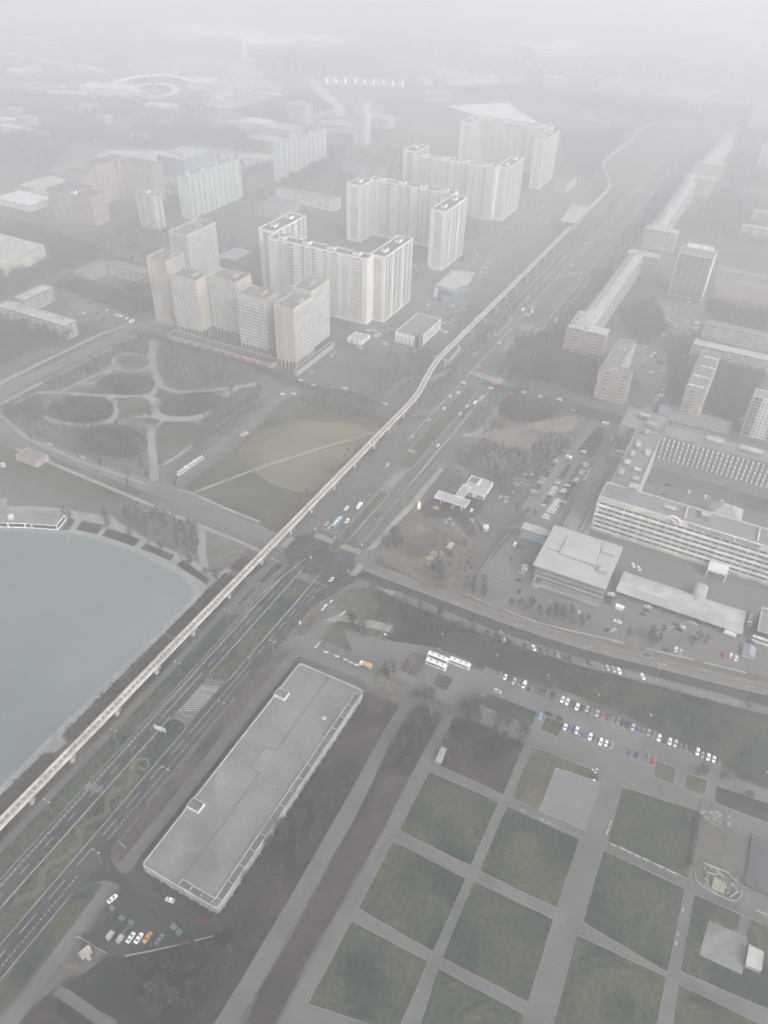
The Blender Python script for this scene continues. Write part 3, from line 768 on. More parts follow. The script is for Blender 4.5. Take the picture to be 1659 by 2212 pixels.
class WinLib:
    """window and balcony meshes, one per size, facing local -y, origin on the wall"""
    cache = {}

    @staticmethod
    def window(w, h, fr=0.14, proud=0.07, mf=None, mg=None):
        k = ('w', w, h, fr, proud, mf and mf.name, mg and mg.name)
        if k in WinLib.cache: return WinLib.cache[k]
        mb = MB(); p = -proud
        a, b = w / 2, h / 2
        mb.box((0, p / 2, b - fr / 2), (w, proud, fr)); mb.box((0, p / 2, -b + fr / 2), (w, proud, fr))
        mb.box((-a + fr / 2, p / 2, 0), (fr, proud, h - 2 * fr)); mb.box((a - fr / 2, p / 2, 0), (fr, proud, h - 2 * fr))
        mb.quad((-a + fr, p * .3, -b + fr), (a - fr, p * .3, -b + fr), (a - fr, p * .3, b - fr), (-a + fr, p * .3, b - fr), 1)
        WinLib.cache[k] = (mb, mb.mesh('window', [mf or M_frame, mg or M_glass]), [mf or M_frame, mg or M_glass])
        return WinLib.cache[k]

    @staticmethod
    def balcony(w, h, d=1.2, mp=None):
        k = ('b', w, h, d, mp and mp.name)
        if k in WinLib.cache: return WinLib.cache[k]
        mb = MB(); b = h / 2
        mb.quad((-w / 2, -.02, -b), (w / 2, -.02, -b), (w / 2, -.02, b), (-w / 2, -.02, b), 1)
        mb.box((0, -d / 2, -b + .08), (w, d, .16)); mb.box((0, -d + .05, -b + .66), (w, .1, 1.0))
        mb.box((-w / 2 + .05, -d / 2, -b + .66), (.1, d - .2, 1.0)); mb.box((w / 2 - .05, -d / 2, -b + .66), (.1, d - .2, 1.0))
        WinLib.cache[k] = (mb, mb.mesh('balcony', [mp or M_wpanel, M_glass]), [mp or M_wpanel, M_glass])
        return WinLib.cache[k]


class Bld:
    def __init__(s, name, label, cat, u, v, group=None):
        s.u, s.v = u, v
        s.root = empty(name, UV(u, v), RZ)
        tag(s.root, label, cat, group)
        s.items = {}
        s.eps = 0.0

    def L(s, u, v, z=0.0):
        return (v - s.v, u - s.u, z)

    def part(s, name, mb, m, parent=None, **k):
        return mb.build(name, m, parent or s.root, **k)

    def block(s, u0, u1, v0, v1, h, mw, mr=None, z0=0.0, par=0.8, name='wall', rname='roof', pw=0.35, mpar=None):
        """box wing: wall with parapet, and a roof sunk behind it"""
        s.eps += 0.013
        h += s.eps
        x0, y0, _ = s.L(u0, v0); x1, y1, _ = s.L(u1, v1)
        mb = MB(); t = pw
        o = [(x0, y0), (x1, y0), (x1, y1), (x0, y1)]
        i = [(x0 + t, y0 + t), (x1 - t, y0 + t), (x1 - t, y1 - t), (x0 + t, y1 - t)]
        vs = [(x, y, z0) for x, y in o] + [(x, y, h) for x, y in o] + [(x, y, h) for x, y in i] + [(x, y, h - par) for x, y in i]
        fs = []; ms = []
        for k in range(4):
            j = (k + 1) % 4
            fs += [(k, j, 4 + j, 4 + k)]
            fs += [(4 + k, 4 + j, 8 + j, 8 + k), (8 + k, 8 + j, 12 + j, 12 + k)]
        for n, f in enumerate(fs): mb.add([vs[q] for q in f], [(0, 1, 2, 3)], 0 if n % 3 == 0 or mpar is None else 1)
        s.part(name, mb, [mw, mpar or mw])
        rb = MB(); rb.box(((x0 + x1) / 2, (y0 + y1) / 2, h - par - .1), (x1 - x0 - 2 * t, y1 - y0 - 2 * t, .2))
        return s.part(rname, rb, mr or M_roof)

    def hip(s, u0, u1, v0, v1, h, rise, m, over=0.5):
        x0, y0, _ = s.L(u0 - over, v0 - over); x1, y1, _ = s.L(u1 + over, v1 + over)
        s.eps += 0.021; h += s.eps
        w, l = x1 - x0, y1 - y0
        mb = MB()
        if l >= w: r = [(x0 + w / 2, y0 + w / 2, h + rise), (x0 + w / 2, y1 - w / 2, h + rise)]
        else: r = [(x0 + l / 2, y0 + l / 2, h + rise), (x1 - l / 2, y0 + l / 2, h + rise)]
        b = [(x0, y0, h), (x1, y0, h), (x1, y1, h), (x0, y1, h)]
        e = [(x, y, h - .25) for x, y, _ in b]
        V = b + r + e
        if l >= w: F = [(0, 1, 4), (1, 2, 5, 4), (2, 3, 5), (3, 0, 4, 5)]
        else: F = [(0, 1, 5, 4), (1, 2, 5), (2, 3, 4, 5), (3, 0, 4)]
        F += [(6, 7, 1, 0), (7, 8, 2, 1), (8, 9, 3, 2), (9, 6, 0, 3), (9, 8, 7, 6)]
        mb.add(V, F)
        return s.part('roof', mb, m)

    def face(s, side, u0, u1, v0, v1):
        """(start, direction, length, rotation) of a wall plane in local space"""
        if side == 'near': a = s.L(u0, v0); return a, (1, 0), v1 - v0, 0.0
        if side == 'right': a = s.L(u0, v1); return a, (0, 1), u1 - u0, PI / 2
        if side == 'left': a = s.L(u1, v0); return a, (0, -1), u1 - u0, -PI / 2
        a = s.L(u1, v1); return a, (-1, 0), v1 - v0, PI

    def put(s, kind, lib, x, y, z, rz):
        s.items.setdefault(kind, []).append((lib, (x, y, z), rz))

    def facade(s, side, u0, u1, v0, v1, z0, nfl, fh, pat, mod=3.2, w=1.7, hh=1.6, bal=None, mp=None, mf=None, fr=0.14, proud=.07, margin=0.0, skip=0.0, bd=1.2):
        a, d, L, rz = s.face(side, u0, u1, v0, v1)
        n = max(1, int(round((L - 2 * margin) / mod))); st = (L - 2 * margin) / n
        lw = WinLib.window(w, hh, fr, proud, mf)
        lb = WinLib.balcony(round(min(st * .96, bal or st * .96), 2), fh * .99, bd, mp)
        rnd = random.Random(int(u0 * 7 + v0 * 13))
        for k in range(n):
            c = pat[k % len(pat)]
            if c == '.': continue
            t = margin + (k + .5) * st
            x, y = a[0] + d[0] * t, a[1] + d[1] * t
            for f in range(nfl):
                if skip and rnd.random() < skip: continue
                z = z0 + (f + .5) * fh
                if c == 'b': s.put('balcony', lb, x, y, z, rz)
                else: s.put('window', lw, x, y, z + .05, rz)

    def strip_panel(s, side, u0, u1, v0, v1, z0, z1, t0, t1, m, name='panel', proud=0.05):
        a, d, L, rz = s.face(side, u0, u1, v0, v1)
        t = (t0 + t1) / 2 * L; w = (t1 - t0) * L
        nx, ny = d[1], -d[0]
        mb = MB(); mb.box((a[0] + d[0] * t + nx * proud / 2, a[1] + d[1] * t + ny * proud / 2, (z0 + z1) / 2), (w, proud, z1 - z0), rz)
        return s.part(name, mb, m)

    def housing(s, roof, u, v, h, su=6, sv=4, hh=2.6, m=None):
        """lift or stair housing standing on a roof: a sub-part"""
        x, y, _ = s.L(u, v)
        mb = MB(); mb.box((x, y, h + hh / 2), (sv, su, hh), 0, 0, 1); mb.box((x, y, h + hh + .08), (sv + .5, su + .5, .16), 0, 1)
        mb.box((x, y - su / 2 - .03, h + .95), (.9, .06, 1.8), 0, 2)
        return mb.build('lift_housing', [m or M_white, M_roof, M_dark], roof)

    def finish(s, cap=100):
        rootm = Matrix.Translation(s.root.location) @ Matrix.Rotation(RZ, 4, 'Z')
        cp = Vector((0, 0, HC))
        for kind, lst in s.items.items():
            lst.sort(key=lambda q: (rootm @ Vector(q[1]) - cp).length)
            for lib, loc, rz in lst[:cap]: inst(kind, lib[1], s.root, loc, rz)
            rest = lst[cap:]
            if rest:
                groups = {}
                for lib, loc, rz in rest: groups.setdefault(tuple(m.name for m in lib[2]), []).append((lib, loc, rz))
                mats = []; mb = MB()
                for lib, loc, rz in rest:
                    idx = []
                    for m in lib[2]:
                        if m not in mats: mats.append(m)
                        idx.append(mats.index(m))
                    cs, sn = math.cos(rz), math.sin(rz)
                    n = len(mb.v)
                    mb.v += [(loc[0] + x * cs - y * sn, loc[1] + x * sn + y * cs, loc[2] + z) for x, y, z in lib[0].v]
                    mb.f += [[i + n for i in f] for f in lib[0].f]
                    mb.m += [idx[i] for i in lib[0].m]
                o = mb.build(kind, mats, s.root); o['kind'] = 'stuff'
        s.items = {}


M_seam = mat('panel_seam', (0.34, 0.31, 0.29), var=0.05)


def panel_tower(label, main, left, right, h, far):
    """cream panel block of flats: a long slab with a wing at each end"""
    u, v = right[0], right[3]
    b = Bld('apartment_block', label, 'apartment block', u, v, 'cream panel tower blocks beside the avenue')
    nf = 22; fh = h / (nf + 0.7)
    M_r2 = M_rose
    for nm, (u0, u1, v0, v1) in (('main', main), ('left', left), ('right', right)):
        r = b.block(u0, u1, v0, v1, h, M_cream, M_roofd, par=1.1)
        n = max(1, int((max(v1 - v0, u1 - u0)) / 26))
        for k in range(n):
            t = (k + .5) / n
            b.housing(r, (u0 + u1) / 2 if nm == 'main' else u0 + (u1 - u0) * t, v0 + (v1 - v0) * t if nm == 'main' else (v0 + v1) / 2, h - 1, 5 if nm == 'main' else 8, 8 if nm == 'main' else 5, 3.2)
        z1 = h - 3.2
        if nm == 'main':
            vis0 = v0 + 4
            # fields of rose and grey panels between balcony stacks
            m_ = max(1, int((v1 - v0) / 12.8))
            for k in range(m_):
                b.strip_panel('near', u0, u1, v0, v1, 3, z1, (k + .07) / m_, (k + .62) / m_, M_rose if k % 2 else M_greyp)
            b.facade('near', u0, u1, v0, v1, 3, nf - 1, fh, 'wwwbwwbb' if not far else 'wwbwwwbb', 3.2, 1.5, 1.5, 3.0, margin=4.0, mf=M_cream, bd=1.3)
        else:
            b.strip_panel('near', u0, u1, v0, v1, 3, z1, .30, .80, M_rose, proud=.06)
            b.facade('near', u0, u1, v0, v1, 3, nf - 1, fh, 'w', 2.4, 1.3, 1.5, margin=(v1 - v0) * .31, mf=M_frame, proud=.1)
            b.facade('right', u0, u1, v0, v1, 3, nf - 1, fh, 'bwbbwwb', 3.2, 1.5, 1.5, 3.0, margin=2.0, mf=M_cream, bd=1.3)
    b.finish()
    return b


panel_tower('nearest cream tower block, its long slab and near wing behind the small white hall', (570, 583, -240, -127), (587, 648, -262.8, -243.3), (583, 645, -131, -114.5), 68, False)
panel_tower('second cream tower block from the pond, its end tower standing forward of the slab', (806, 819, -250, -138), (775.5, 806, -265, -245.5), (741, 803, -138, -119.7), 68, False)
panel_tower('third cream tower block from the pond, between two others above the car park', (941, 954, -255.5, -135), (956, 998, -277, -257.3), (948, 1011, -138, -122.1), 68, True)
panel_tower('farthest and faintest cream tower block, in front of the wedge-shaped white roof', (1192, 1205, -258, -142), (1150, 1192, -273, -255), (1115, 1178, -141.5, -124.5), 70, True)


def tan_complex():
    T = [('tall tan tower at the left end of the podium', 471, 497, -311, -287.5, 66), ('tan tower set back behind the others, tallest of the podium group', 528.5, 575, -331, -307.8, 70),
         ('tan tower with a white window grid, second from the left along the podium', 460, 479, -275.5, -245, 60), ('tan tower set slightly back in the middle of the podium', 475.5, 499, -244, -211.3, 60),
         ('tan tower with a white window grid above the red shop signs', 460.5, 482, -201, -170.5, 58), ('stepped tan tower at the corner nearest the avenue', 452, 483.5, -155.3, -135, 61)]
    lastroot = None
    for i, (lab, u0, u1, v0, v1, h) in enumerate(T):
        b = Bld('apartment_tower', lab, 'apartment tower', u0, v1, 'tan apartment towers on one podium')
        r = b.block(u0, u1, v0, v1, h, M_tan, M_roof, par=2.2, z0=0 if i in (0, 1) else 9.0, mpar=M_conc2)
        b.housing(r, (u0 + u1) / 2 + 3, (v0 + v1) / 2 + 2, h - 2, 9, 9, 3.4, M_tan)
        for k in range(4):
            x, y, _ = b.L(u0 + .9, v0 + (v1 - v0) * (k + .7) / 4.4)
            mb = MB(); mb.box((x, y, h - .9), (.7, .7, 2.6)); mb.build('vent_shaft', M_dark, r)
        nf = int((h - 14) / 3.1)
        if i in (0, 5):
            for c, (t, n_) in enumerate(((.2, 1), (.55, 1), (.8, 1))):
                pass
            b.facade('near', u0, u1, v0, v1, 11, nf, 3.1, 'w.ww' if i == 0 else 'ww.w', 3.6, 1.3, 1.9, margin=2, mf=M_tan)
            b.facade('right', u0, u1, v0, v1, 11, nf, 3.1, 'w', 3.0, 2.6, 2.7, mf=M_wpanel, fr=.34, proud=.45, margin=1)
        elif i == 1:
            b.facade('near', u0, u1, v0, v1, 11, nf, 3.1, '.w.ww', 3.4, 1.3, 1.9, margin=1, mf=M_tan)
            b.facade('right', u0, u1, v0, v1, 11, nf, 3.1, 'w', 3.0, 2.6, 2.7, mf=M_wpanel, fr=.34, proud=.45, margin=1)
        else:
            b.facade('near', u0, u1, v0, v1, 11, nf, 3.1, 'w', 3.0, 2.6, 2.7, mf=M_wpanel, fr=.34, proud=.45, margin=.6)
            b.facade('right', u0, u1, v0, v1, 11, nf, 3.1, '..w.', 3.4, 1.4, 1.9, margin=1, mf=M_tan)
        if i == 5:
            r2 = b.block(484, 515.5, -158, -137.2, 64, M_tan, M_roof, par=1.6, z0=9, mpar=M_conc2)
            b.housing(r2, 503, -150, 62, 10, 8, 3, M_tan)
            b.facade('right', 484, 515.5, -158, -137.2, 11, 16, 3.1, 'w', 3.0, 2.6, 2.7, mf=M_wpanel, fr=.34, proud=.45, margin=.6)
        if i >= 2:                                 # stilted ground storeys
            C_ = []
            n = max(3, int((v1 - v0) / 4))
            for k in range(n + 1):
                x, y, _ = b.L(u0 + .5, v0 + .5 + (v1 - v0 - 1) * k / n); C_.append((x, y))
            m_ = max(3, int((u1 - u0) / 4))
            for k in range(1, m_ + 1):
                x, y, _ = b.L(u0 + .5 + (u1 - u0 - 1) * k / m_, v1 - .5); C_.append((x, y))
            cm = MB(); cm.box((0, 0, 4.5), (.9, .9, 9)); cm = cm.mesh('column', [M_conc2])
            for q in C_: inst('column', cm, b.root, (*q, 0))
            mb = MB(); x0, y0, _ = b.L(u0 + 3.5, v0 + 3); x1, y1, _ = b.L(u1 - 1, v1 - 3.5)
            mb.box(((x0 + x1) / 2, (y0 + y1) / 2, 4.4), (x1 - x0, y1 - y0, 8.8)); mb.build('lobby', M_glass, b.root)
        b.finish()
    # podium terrace with shopfronts
    b = Bld('shop_podium', 'low shop terrace with red signs along the foot of the tan towers', 'shops', 444, -128)
    b.block(446.5, 459, -278, -158, 4.4, M_tan, M_pave2, par=.9)
    b.block(447, 512, -134.6, -130.2, 5.2, M_conc2, M_pave2, par=.8)
    b.facade('near', 446.5, 459, -278, -158, .2, 1, 3.6, 'ww.', 4.0, 3.2, 2.6, mf=M_tan)
    b.facade('right', 447, 512, -134.6, -130.2, .4, 1, 4, 'w', 3.4, 2.2, 3.0, mf=M_wpanel, fr=.3)
    M_sign = mat('red_sign', (0.75, 0.10, 0.10), var=0.1, emit=0.5)
    for v0, v1 in ((-190, -184), (-178, -172), (-206, -202)):
        mb = MB(); x0, y0, _ = b.L(446.4, v0); x1, _, _ = b.L(446.4, v1); mb.box(((x0 + x1) / 2, y0 - .1, 3.9), (x1 - x0, .16, 1.0)); mb.build('sign', M_sign, b.root)
    b.finish()


tan_complex()


def simple_block(name, label, cat, u0, u1, v0, v1, h, mw, mr, sides, nf, pat='w', mod=3.2, w=1.5, hh=1.5, roof='flat', rise=2.5, group=None, houses=(), mp=None, base=1.2, mf=None, bal=None, skip=0.0, par=.7, bld=None, cap=100, fin=True, proud=.07, fr=.14):
    b = bld or Bld(name, label, cat, u0, v0, group)
    if roof == 'flat':
        r = b.block(u0, u1, v0, v1, h, mw, mr, par=par)
    else:
        mb = MB(); x0, y0, _ = b.L(u0, v0); x1, y1, _ = b.L(u1, v1); mb.box(((x0 + x1) / 2, (y0 + y1) / 2, h / 2), (x1 - x0, y1 - y0, h)); mb.build('wall', mw, b.root)
        r = b.hip(u0, u1, v0, v1, h, rise, mr)
    for q in houses: b.housing(r, q[0], q[1], h - (par if roof == 'flat' else -0.6), *(q[2:] or (5, 4, 2.6)))
    fh = (h - base - .5) / nf
    for sd in sides:
        b.facade(sd, u0, u1, v0, v1, base, nf, fh, pat, mod, w, hh, bal, mp=mp, mf=mf, margin=.8, skip=skip, proud=proud, fr=fr)
    if fin: b.finish(cap)
    b.lastroof = r
    return b


# --- long street range on the far side of the avenue: cross blocks joined by slabs
def street_range(label, parts, mw):
    b = Bld('street_house', label, 'apartment house', parts[0][0], parts[0][2], 'tin-roofed brick houses along the avenue')
    for u0, u1, v0, v1 in parts:
        simple_block('', '', '', u0, u1, v0, v1, 24.5, mw, M_tin, ('near', 'left') if v1 < 211 else ('near',), 7, 'wwbww' if v1 - v0 > 20 else 'ww', 3.6, 1.4, 1.6, 'hip', 2.6, bld=b, fin=False, mf=M_wpanel)
        if u1 - u0 > 20: b.facade('right', u0, u1, v0, v1, 1.5, 7, 3.2, 'wwb', 3.6, 1.4, 1.6, mf=M_wpanel)
    for u0, u1, v0, v1 in parts:
        for k in range(int((u1 - u0) * (v1 - v0) / 160) + 2):
            x, y, _ = b.L(u0 + random.uniform(2, u1 - u0 - 2), v0 + random.uniform(2, v1 - v0 - 2)); mb = MB(); mb.box((x, y, 25.6), (1.0, 1.4, 3.4)); mb.build('chimney', M_brick, b.root)
    b.finish()


street_range('rose brick tin-roofed house, nearest of the row on the right of the avenue', [(618, 632, 62.5, 99.5), (632, 660, 62.7, 84), (660, 846, 69.5, 84), (846, 860, 65.5, 101)], M_brick)
street_range('rose tin-roofed house in the middle of the row on the right of the avenue', [(945, 960, 65, 104), (960, 1190, 71, 86), (1190, 1232, 66, 80), (1216, 1233, 80, 106)], mat('pale_rose_brick', (0.40, 0.32, 0.28), var=0.1))
street_range('most distant tin-roofed house right of the avenue, almost lost in haze', [(1308, 1326, 66.5, 108), (1326, 1560, 74, 94)], M_brick2)
# --- nine-storey tan brick house by the cross street
b = simple_block('brick_house', 'tan brick house with a narrow rear wing, beside the cross street right of the avenue', 'apartment house', 543.5, 558, 112.5, 139, 27, M_brick2, M_roof, ('near', 'left'), 8, 'wwbww', 2.9, 1.2, 1.5, houses=((552, 124, 3, 5, 1.8),), mf=M_wpanel, fin=False, skip=.06)
b2 = simple_block('', '', '', 558.2, 616, 113, 127, 26.5, M_brick2, M_roof, ('right', 'left'), 8, 'wb', 3.1, 1.2, 1.5, bld=b, mf=M_wpanel, houses=((572, 120, 2, 6, 1.6), (596, 120, 2, 6, 1.6)))
simple_block('white_tower', 'tall white residential slab with continuous balconies, right of the tin-roofed row', 'apartment tower', 811, 840, 125, 161, 47, M_wpanel, M_roof, ('near',), 14, 'b', 7.0, 2, 2, bal=6.7, houses=((838, 143, 4, 28, 5),), mp=M_conc2)
simple_block('white_tower', 'white panel tower cut by the right edge of the picture, behind the office ring', 'apartment tower', 544.5, 559, 235, 290, 36, M_wpanel, M_roof, ('near', 'left'), 12, 'bbwwww', 3.1, 1.5, 1.6, houses=((552, 262, 5, 8, 2.6),), mp=M_conc2)
b = simple_block('brick_house', 'narrow tan brick house with white roof boxes, behind the low grey pavilion', 'apartment house', 544, 626, 184, 199.5, 29, M_brick2, M_roof, ('near',), 9, '.b..', 3.6, 1.5, 1.5, bal=3.0, houses=((553, 191, 2.4, 13, 2), (572, 192, 2.4, 13, 2), (592, 194, 2.4, 12, 2), (612, 194, 2.4, 12, 2)), fin=False)
b.facade('right', 544, 626, 184, 199.5, 1.5, 9, 3, 'wb', 3.4, 1.4, 1.5); b.finish()
simple_block('long_house', 'long five-storey house with a patchy white roof, right of the narrow brick house', 'apartment house', 664, 675.5, 174, 275, 15, M_stucco, M_conc2, ('near', 'left'), 5, 'wwbw', 3.2, 1.5, 1.5, 'hip', 1.0, mp=M_wpanel)
simple_block('long_house', 'long grey five-storey house standing behind the patchy white-roofed one', 'apartment house', 716, 727.5, 177, 275, 15, M_stucco, M_roof, ('near', 'left'), 5, 'wwbw', 3.2, 1.5, 1.5, 'hip', 1.0, mp=M_wpanel)
simple_block('rose_house', 'rose brick house near the right edge, below the small yellow houses', 'apartment house', 831, 843, 172, 240, 18, M_brick, M_roof, ('near', 'left'), 5, 'ww.ww', 3.6, 1.2, 1.5, 'hip', 1.5)
simple_block('yellow_house', 'pale yellow house by the right edge, far side of the wooded courts', 'apartment house', 1048, 1060, 170, 240, 17, mat('yellow_stucco', (0.56, 0.52, 0.40), var=.06), M_tin, ('near', 'left'), 5, 'wwbb', 3.4, 1.4, 1.6, 'hip', 1.6)
simple_block('yellow_house', 'small pale yellow house half hidden behind the larger one by the right edge', 'apartment house', 1130, 1142, 176, 214, 15, mat('yellow_stucco', (0.56, 0.52, 0.40)), M_tin, ('near', 'left'), 4, 'wwb', 3.4, 1.4, 1.6, 'hip', 1.6)
simple_block('rose_house', 'faint grey-rose wing beside the tall white slab with balconies', 'apartment house', 868, 882, 166, 226, 17, M_stucco, M_roof, ('near', 'left'), 5, 'www.', 3.6, 1.3, 1.5, 'hip', 1.5)
simple_block('yellow_house', 'pale house at the right edge between the rose house and the white tower', 'apartment house', 872, 886, 232, 290, 17, mat('yellow_stucco', (0.56, 0.52, 0.40)), M_tin, ('near', 'left'), 5, 'wwb', 3.4, 1.4, 1.6, 'hip', 1.6)
simple_block('low_pavilion', 'long low grey pavilion with white parapet along the cross street', 'pavilion', 530, 552, 169, 226, 6, M_conc2, M_roof, ('near',), 1, 'w', 3.2, 2.6, 2.2)
simple_block('far_house', 'tall pale house at the far right edge below the lens of haze', 'apartment tower', 1420, 1436, 150, 182, 40, M_wpanel, M_roof, ('near', 'left'), 12, 'wb', 3.4)
# --- blocks left of the tower blocks
simple_block('green_tower', 'narrow pale green slab with one windowless white end, left of the tan towers', 'apartment tower', 679, 693.5, -511.5, -482.5, 43, M_green, M_roof, ('near', 'right'), 14, 'wbbw', 3.1, houses=((686, -497, 5, 5, 3),), mp=M_wpanel)
simple_block('green_tower', 'long pale green slab with stacked balconies, centre left in the haze', 'apartment tower', 734, 850, -490, -475, 53, M_green, M_roof, ('right',), 17, 'bwwbwww', 3.2, houses=((745, -482), (775, -482), (805, -482), (838, -482)), mp=M_wpanel)
simple_block('green_tower', 'long pale slab farther off behind the school, its end wall facing the tower', 'apartment tower', 940, 1075, -482, -470.5, 50, M_green, M_roof, ('right',), 16, 'bwwb', 3.4, houses=((952, -476), (990, -476), (1030, -476)), mp=M_wpanel)
b = Bld('red_block', 'red brick block with a white stair tower, left of the pale green slab', 'apartment block', 650, -574)
b.block(651, 690, -634, -590, 35, M_red, M_roofd); r = b.block(650, 676, -589, -559, 36, M_red, M_roofd)
b.facade('near', 651, 690, -634, -590, 2, 11, 3, 'wwb.', 3.4, mp=M_wpanel); b.facade('near', 650, 676, -589, -559, 2, 11, 3, 'w..w', 3.4)
b.housing(r, 652, -588, 35, 5, 7, 4); b.finish()
b = Bld('red_block', 'stepped rose and cream block behind the red brick one, with white bays', 'apartment block', 690, -620)
for q in ((700, 716, -652, -614, 44), (717, 752, -640, -612, 50), (753, 770, -632, -606, 52), (757, 778, -605, -551, 50)):
    b.block(*q, M_brick, M_roofd); b.facade('near', *q[:4], 2, int(q[4] / 3.1), 3, 'wbwwb', 3.3, mp=M_cream)
b.finish()
b = simple_block('school', 'flat-roofed square school hall behind the nearest cream tower block', 'school', 793, 843, -415, -376, 12, M_conc2, M_roof, ('near', 'right'), 3, 'w', 3.4, 2.6, 1.9)
b = simple_block('school', 'long three-storey school range with ribbon windows behind the square hall', 'school', 863, 880, -427, -333, 14, M_wpanel, M_roof, ('near', 'right'), 3, 'www.', 3.2, 2.6, 1.9)
simple_block('school', 'low pale building in a garden beyond the long school range', 'school', 1038, 1054, -420, -350, 12, M_conc2, M_roof, ('near', 'right'), 3, 'ww.', 3.2, 2.4, 1.8)
b = Bld('brick_court', 'L-shaped five-storey brick house with a pale tin roof among the trees at far left', 'apartment house', 408, -445)
for q in ((420, 457, -446, -432), (397, 411, -444, -355)):
    simple_block('', '', '', *q, 15, M_brick, M_tin, ('near', 'right'), 5, 'wwb', 3.3, 1.4, 1.5, 'hip', 1.8, bld=b, fin=False)
    for k in range(6):
        x, y, _ = b.L(random.uniform(q[0] + 3, q[1] - 3), random.uniform(q[2] + 3, q[3] - 3)); mb = MB(); mb.box((x, y, 16.6), (.9, 1.6, 2.6)); mb.build('chimney', M_brick, b.root)
b.finish()
b = Bld('brick_court', 'low L-shaped rose brick house half sunk in trees left of the tan towers', 'apartment house', 505, -451)
for q in ((505, 545, -451, -437), (538, 551, -436.5, -384)):
    simple_block('', '', '', *q, 12, M_brick, M_roof, ('near', 'right'), 4, 'wwb', 3.3, 1.4, 1.5, bld=b, fin=False)
b.finish()
b = Bld('cream_house', 'cream house with a saw-toothed pale roof cut by the left edge', 'apartment house', 472, -570)
for k in range(5):
    q = (474 + k * 13, 486.8 + k * 13, -590 - k * 2, -521 - k * 2)
    simple_block('', '', '', *q, 16, mat('yellow_stucco', (0.56, 0.52, 0.40)), M_conc2, ('right',) if k else ('near', 'right'), 5, 'ww', 3.4, 1.4, 1.5, 'hip', 2.2, bld=b, fin=False)
b.finish()
simple_block('glass_roof_hall', 'low hall with a flat blue-green roof behind the tan towers', 'hall', 628, 664, -354, -329, 8, M_conc, mat('teal_roof', (0.26, 0.315, 0.32), var=.05), ('near', 'right'), 1, 'w', 4, 3, 3, mp=None)
simple_block('tan_kiosk', 'small tan building at the left edge beside the tram stop', 'kiosk', 232, 244, -243, -222, 4.5, M_brick2, M_roof, ('near', 'right'), 1, 'w', 3, 1.6, 1.6)
simple_block('brown_office', 'small brown four-storey office beside the farthest cream tower', 'office', 1117, 1172, -102, -84.5, 12.5, M_brick2, M_roof, ('near', 'right'), 3, 'w', 4, 2.8, 2.6, mf=M_wpanel, fr=.3)
b = simple_block('white_kiosk', 'small white single-storey building between the tan corner tower and the white hall', 'kiosk', 528, 545, -125, -109.5, 4.2, M_white, M_conc2, ('near', 'right'), 1, '.w', 3, 1.6, 2.6)


def white_hall():
    b = Bld('white_hall', 'white hall with tall slot windows and a rounded dark glass corner beside the guideway', 'hall', 549.5, -60)
    b.block(550, 600, -85, -58.6, 11.5, M_white, M_roof, par=.9, mpar=mat('pale_mint', (0.60, 0.68, 0.64), var=.04))
    b.facade('near', 550, 600, -85, -64, 1, 1, 9, '.w', 2.2, 1.2, 6.0, mf=M_wpanel)
    b.facade('right', 556, 600, -85, -58.6, 1, 1, 9.6, 'w', 3.2, 1.4, 8.2, mf=M_wpanel)
    mb = MB(); cx, cy, _ = b.L(553.2, -61.6)
    mb.prism([(cx + 4.1 * math.cos(t * PI / 16), cy + 4.1 * math.sin(t * PI / 16)) for t in range(32)], 0, 12.2); mb.build('corner_tower', M_glass, b.root)
    mb = MB(); x, y, _ = b.L(549.2, -74); mb.box((x, y, 2.6), (22, 1.2, .3)); mb.build('canopy', M_conc2, b.root)
    b.finish()
    b = Bld('glass_showroom', 'glass-fronted showroom with a pale curved roof among the parked cars', 'showroom', 670, -97)
    M_bg = mat('blue_glass', (0.16, 0.22, 0.27), rough=.2, var=.15)
    mb = MB(); P_ = [b.L(670, -92), b.L(668, -76), b.L(701, -69.5), b.L(728, -76), b.L(724, -99), b.L(679, -97)]
    mb.prism([(p[0], p[1]) for p in P_], 0, 10); mb.build('curtain_wall', M_bg, b.root)
    mb = MB(); P_ = [b.L(676, -99), b.L(674, -78), b.L(702, -69), b.L(729.5, -76), b.L(725, -100)]
    mb.prism([(p[0], p[1]) for p in P_], 10.02, 11.2); mb.build('roof', M_conc2, b.root)
    mb = MB(); x, y, _ = b.L(668.6, -95); mb.box((x, y, 5.6), (4, .5, 11.2)); mb.build('wall', M_wpanel, b.root)
    mb = MB(); P_ = [b.L(666, -92), b.L(660, -84), b.L(667.6, -77)]; mb.prism([(p[0], p[1]) for p in P_], 0, 5.5); mb.build('glass_prow', M_bg, b.root)
    b.finish()


white_hall()


# ------------------------------------------------------------------ television network office ring
def text_mesh(s, size, m, ext=0.12, align='LEFT', bold=0.0):
    c = bpy.data.curves.new('lettering', 'FONT'); c.body = s; c.size = size; c.extrude = ext; c.align_x = align; c.align_y = 'CENTER'; c.offset = bold
    o = bpy.data.objects.new('lettering_curve', c)
    me = bpy.data.meshes.new_from_object(o)
    bpy.data.objects.remove(o); bpy.data.curves.remove(c)
    me.materials.clear(); me.materials.append(m)
    return me


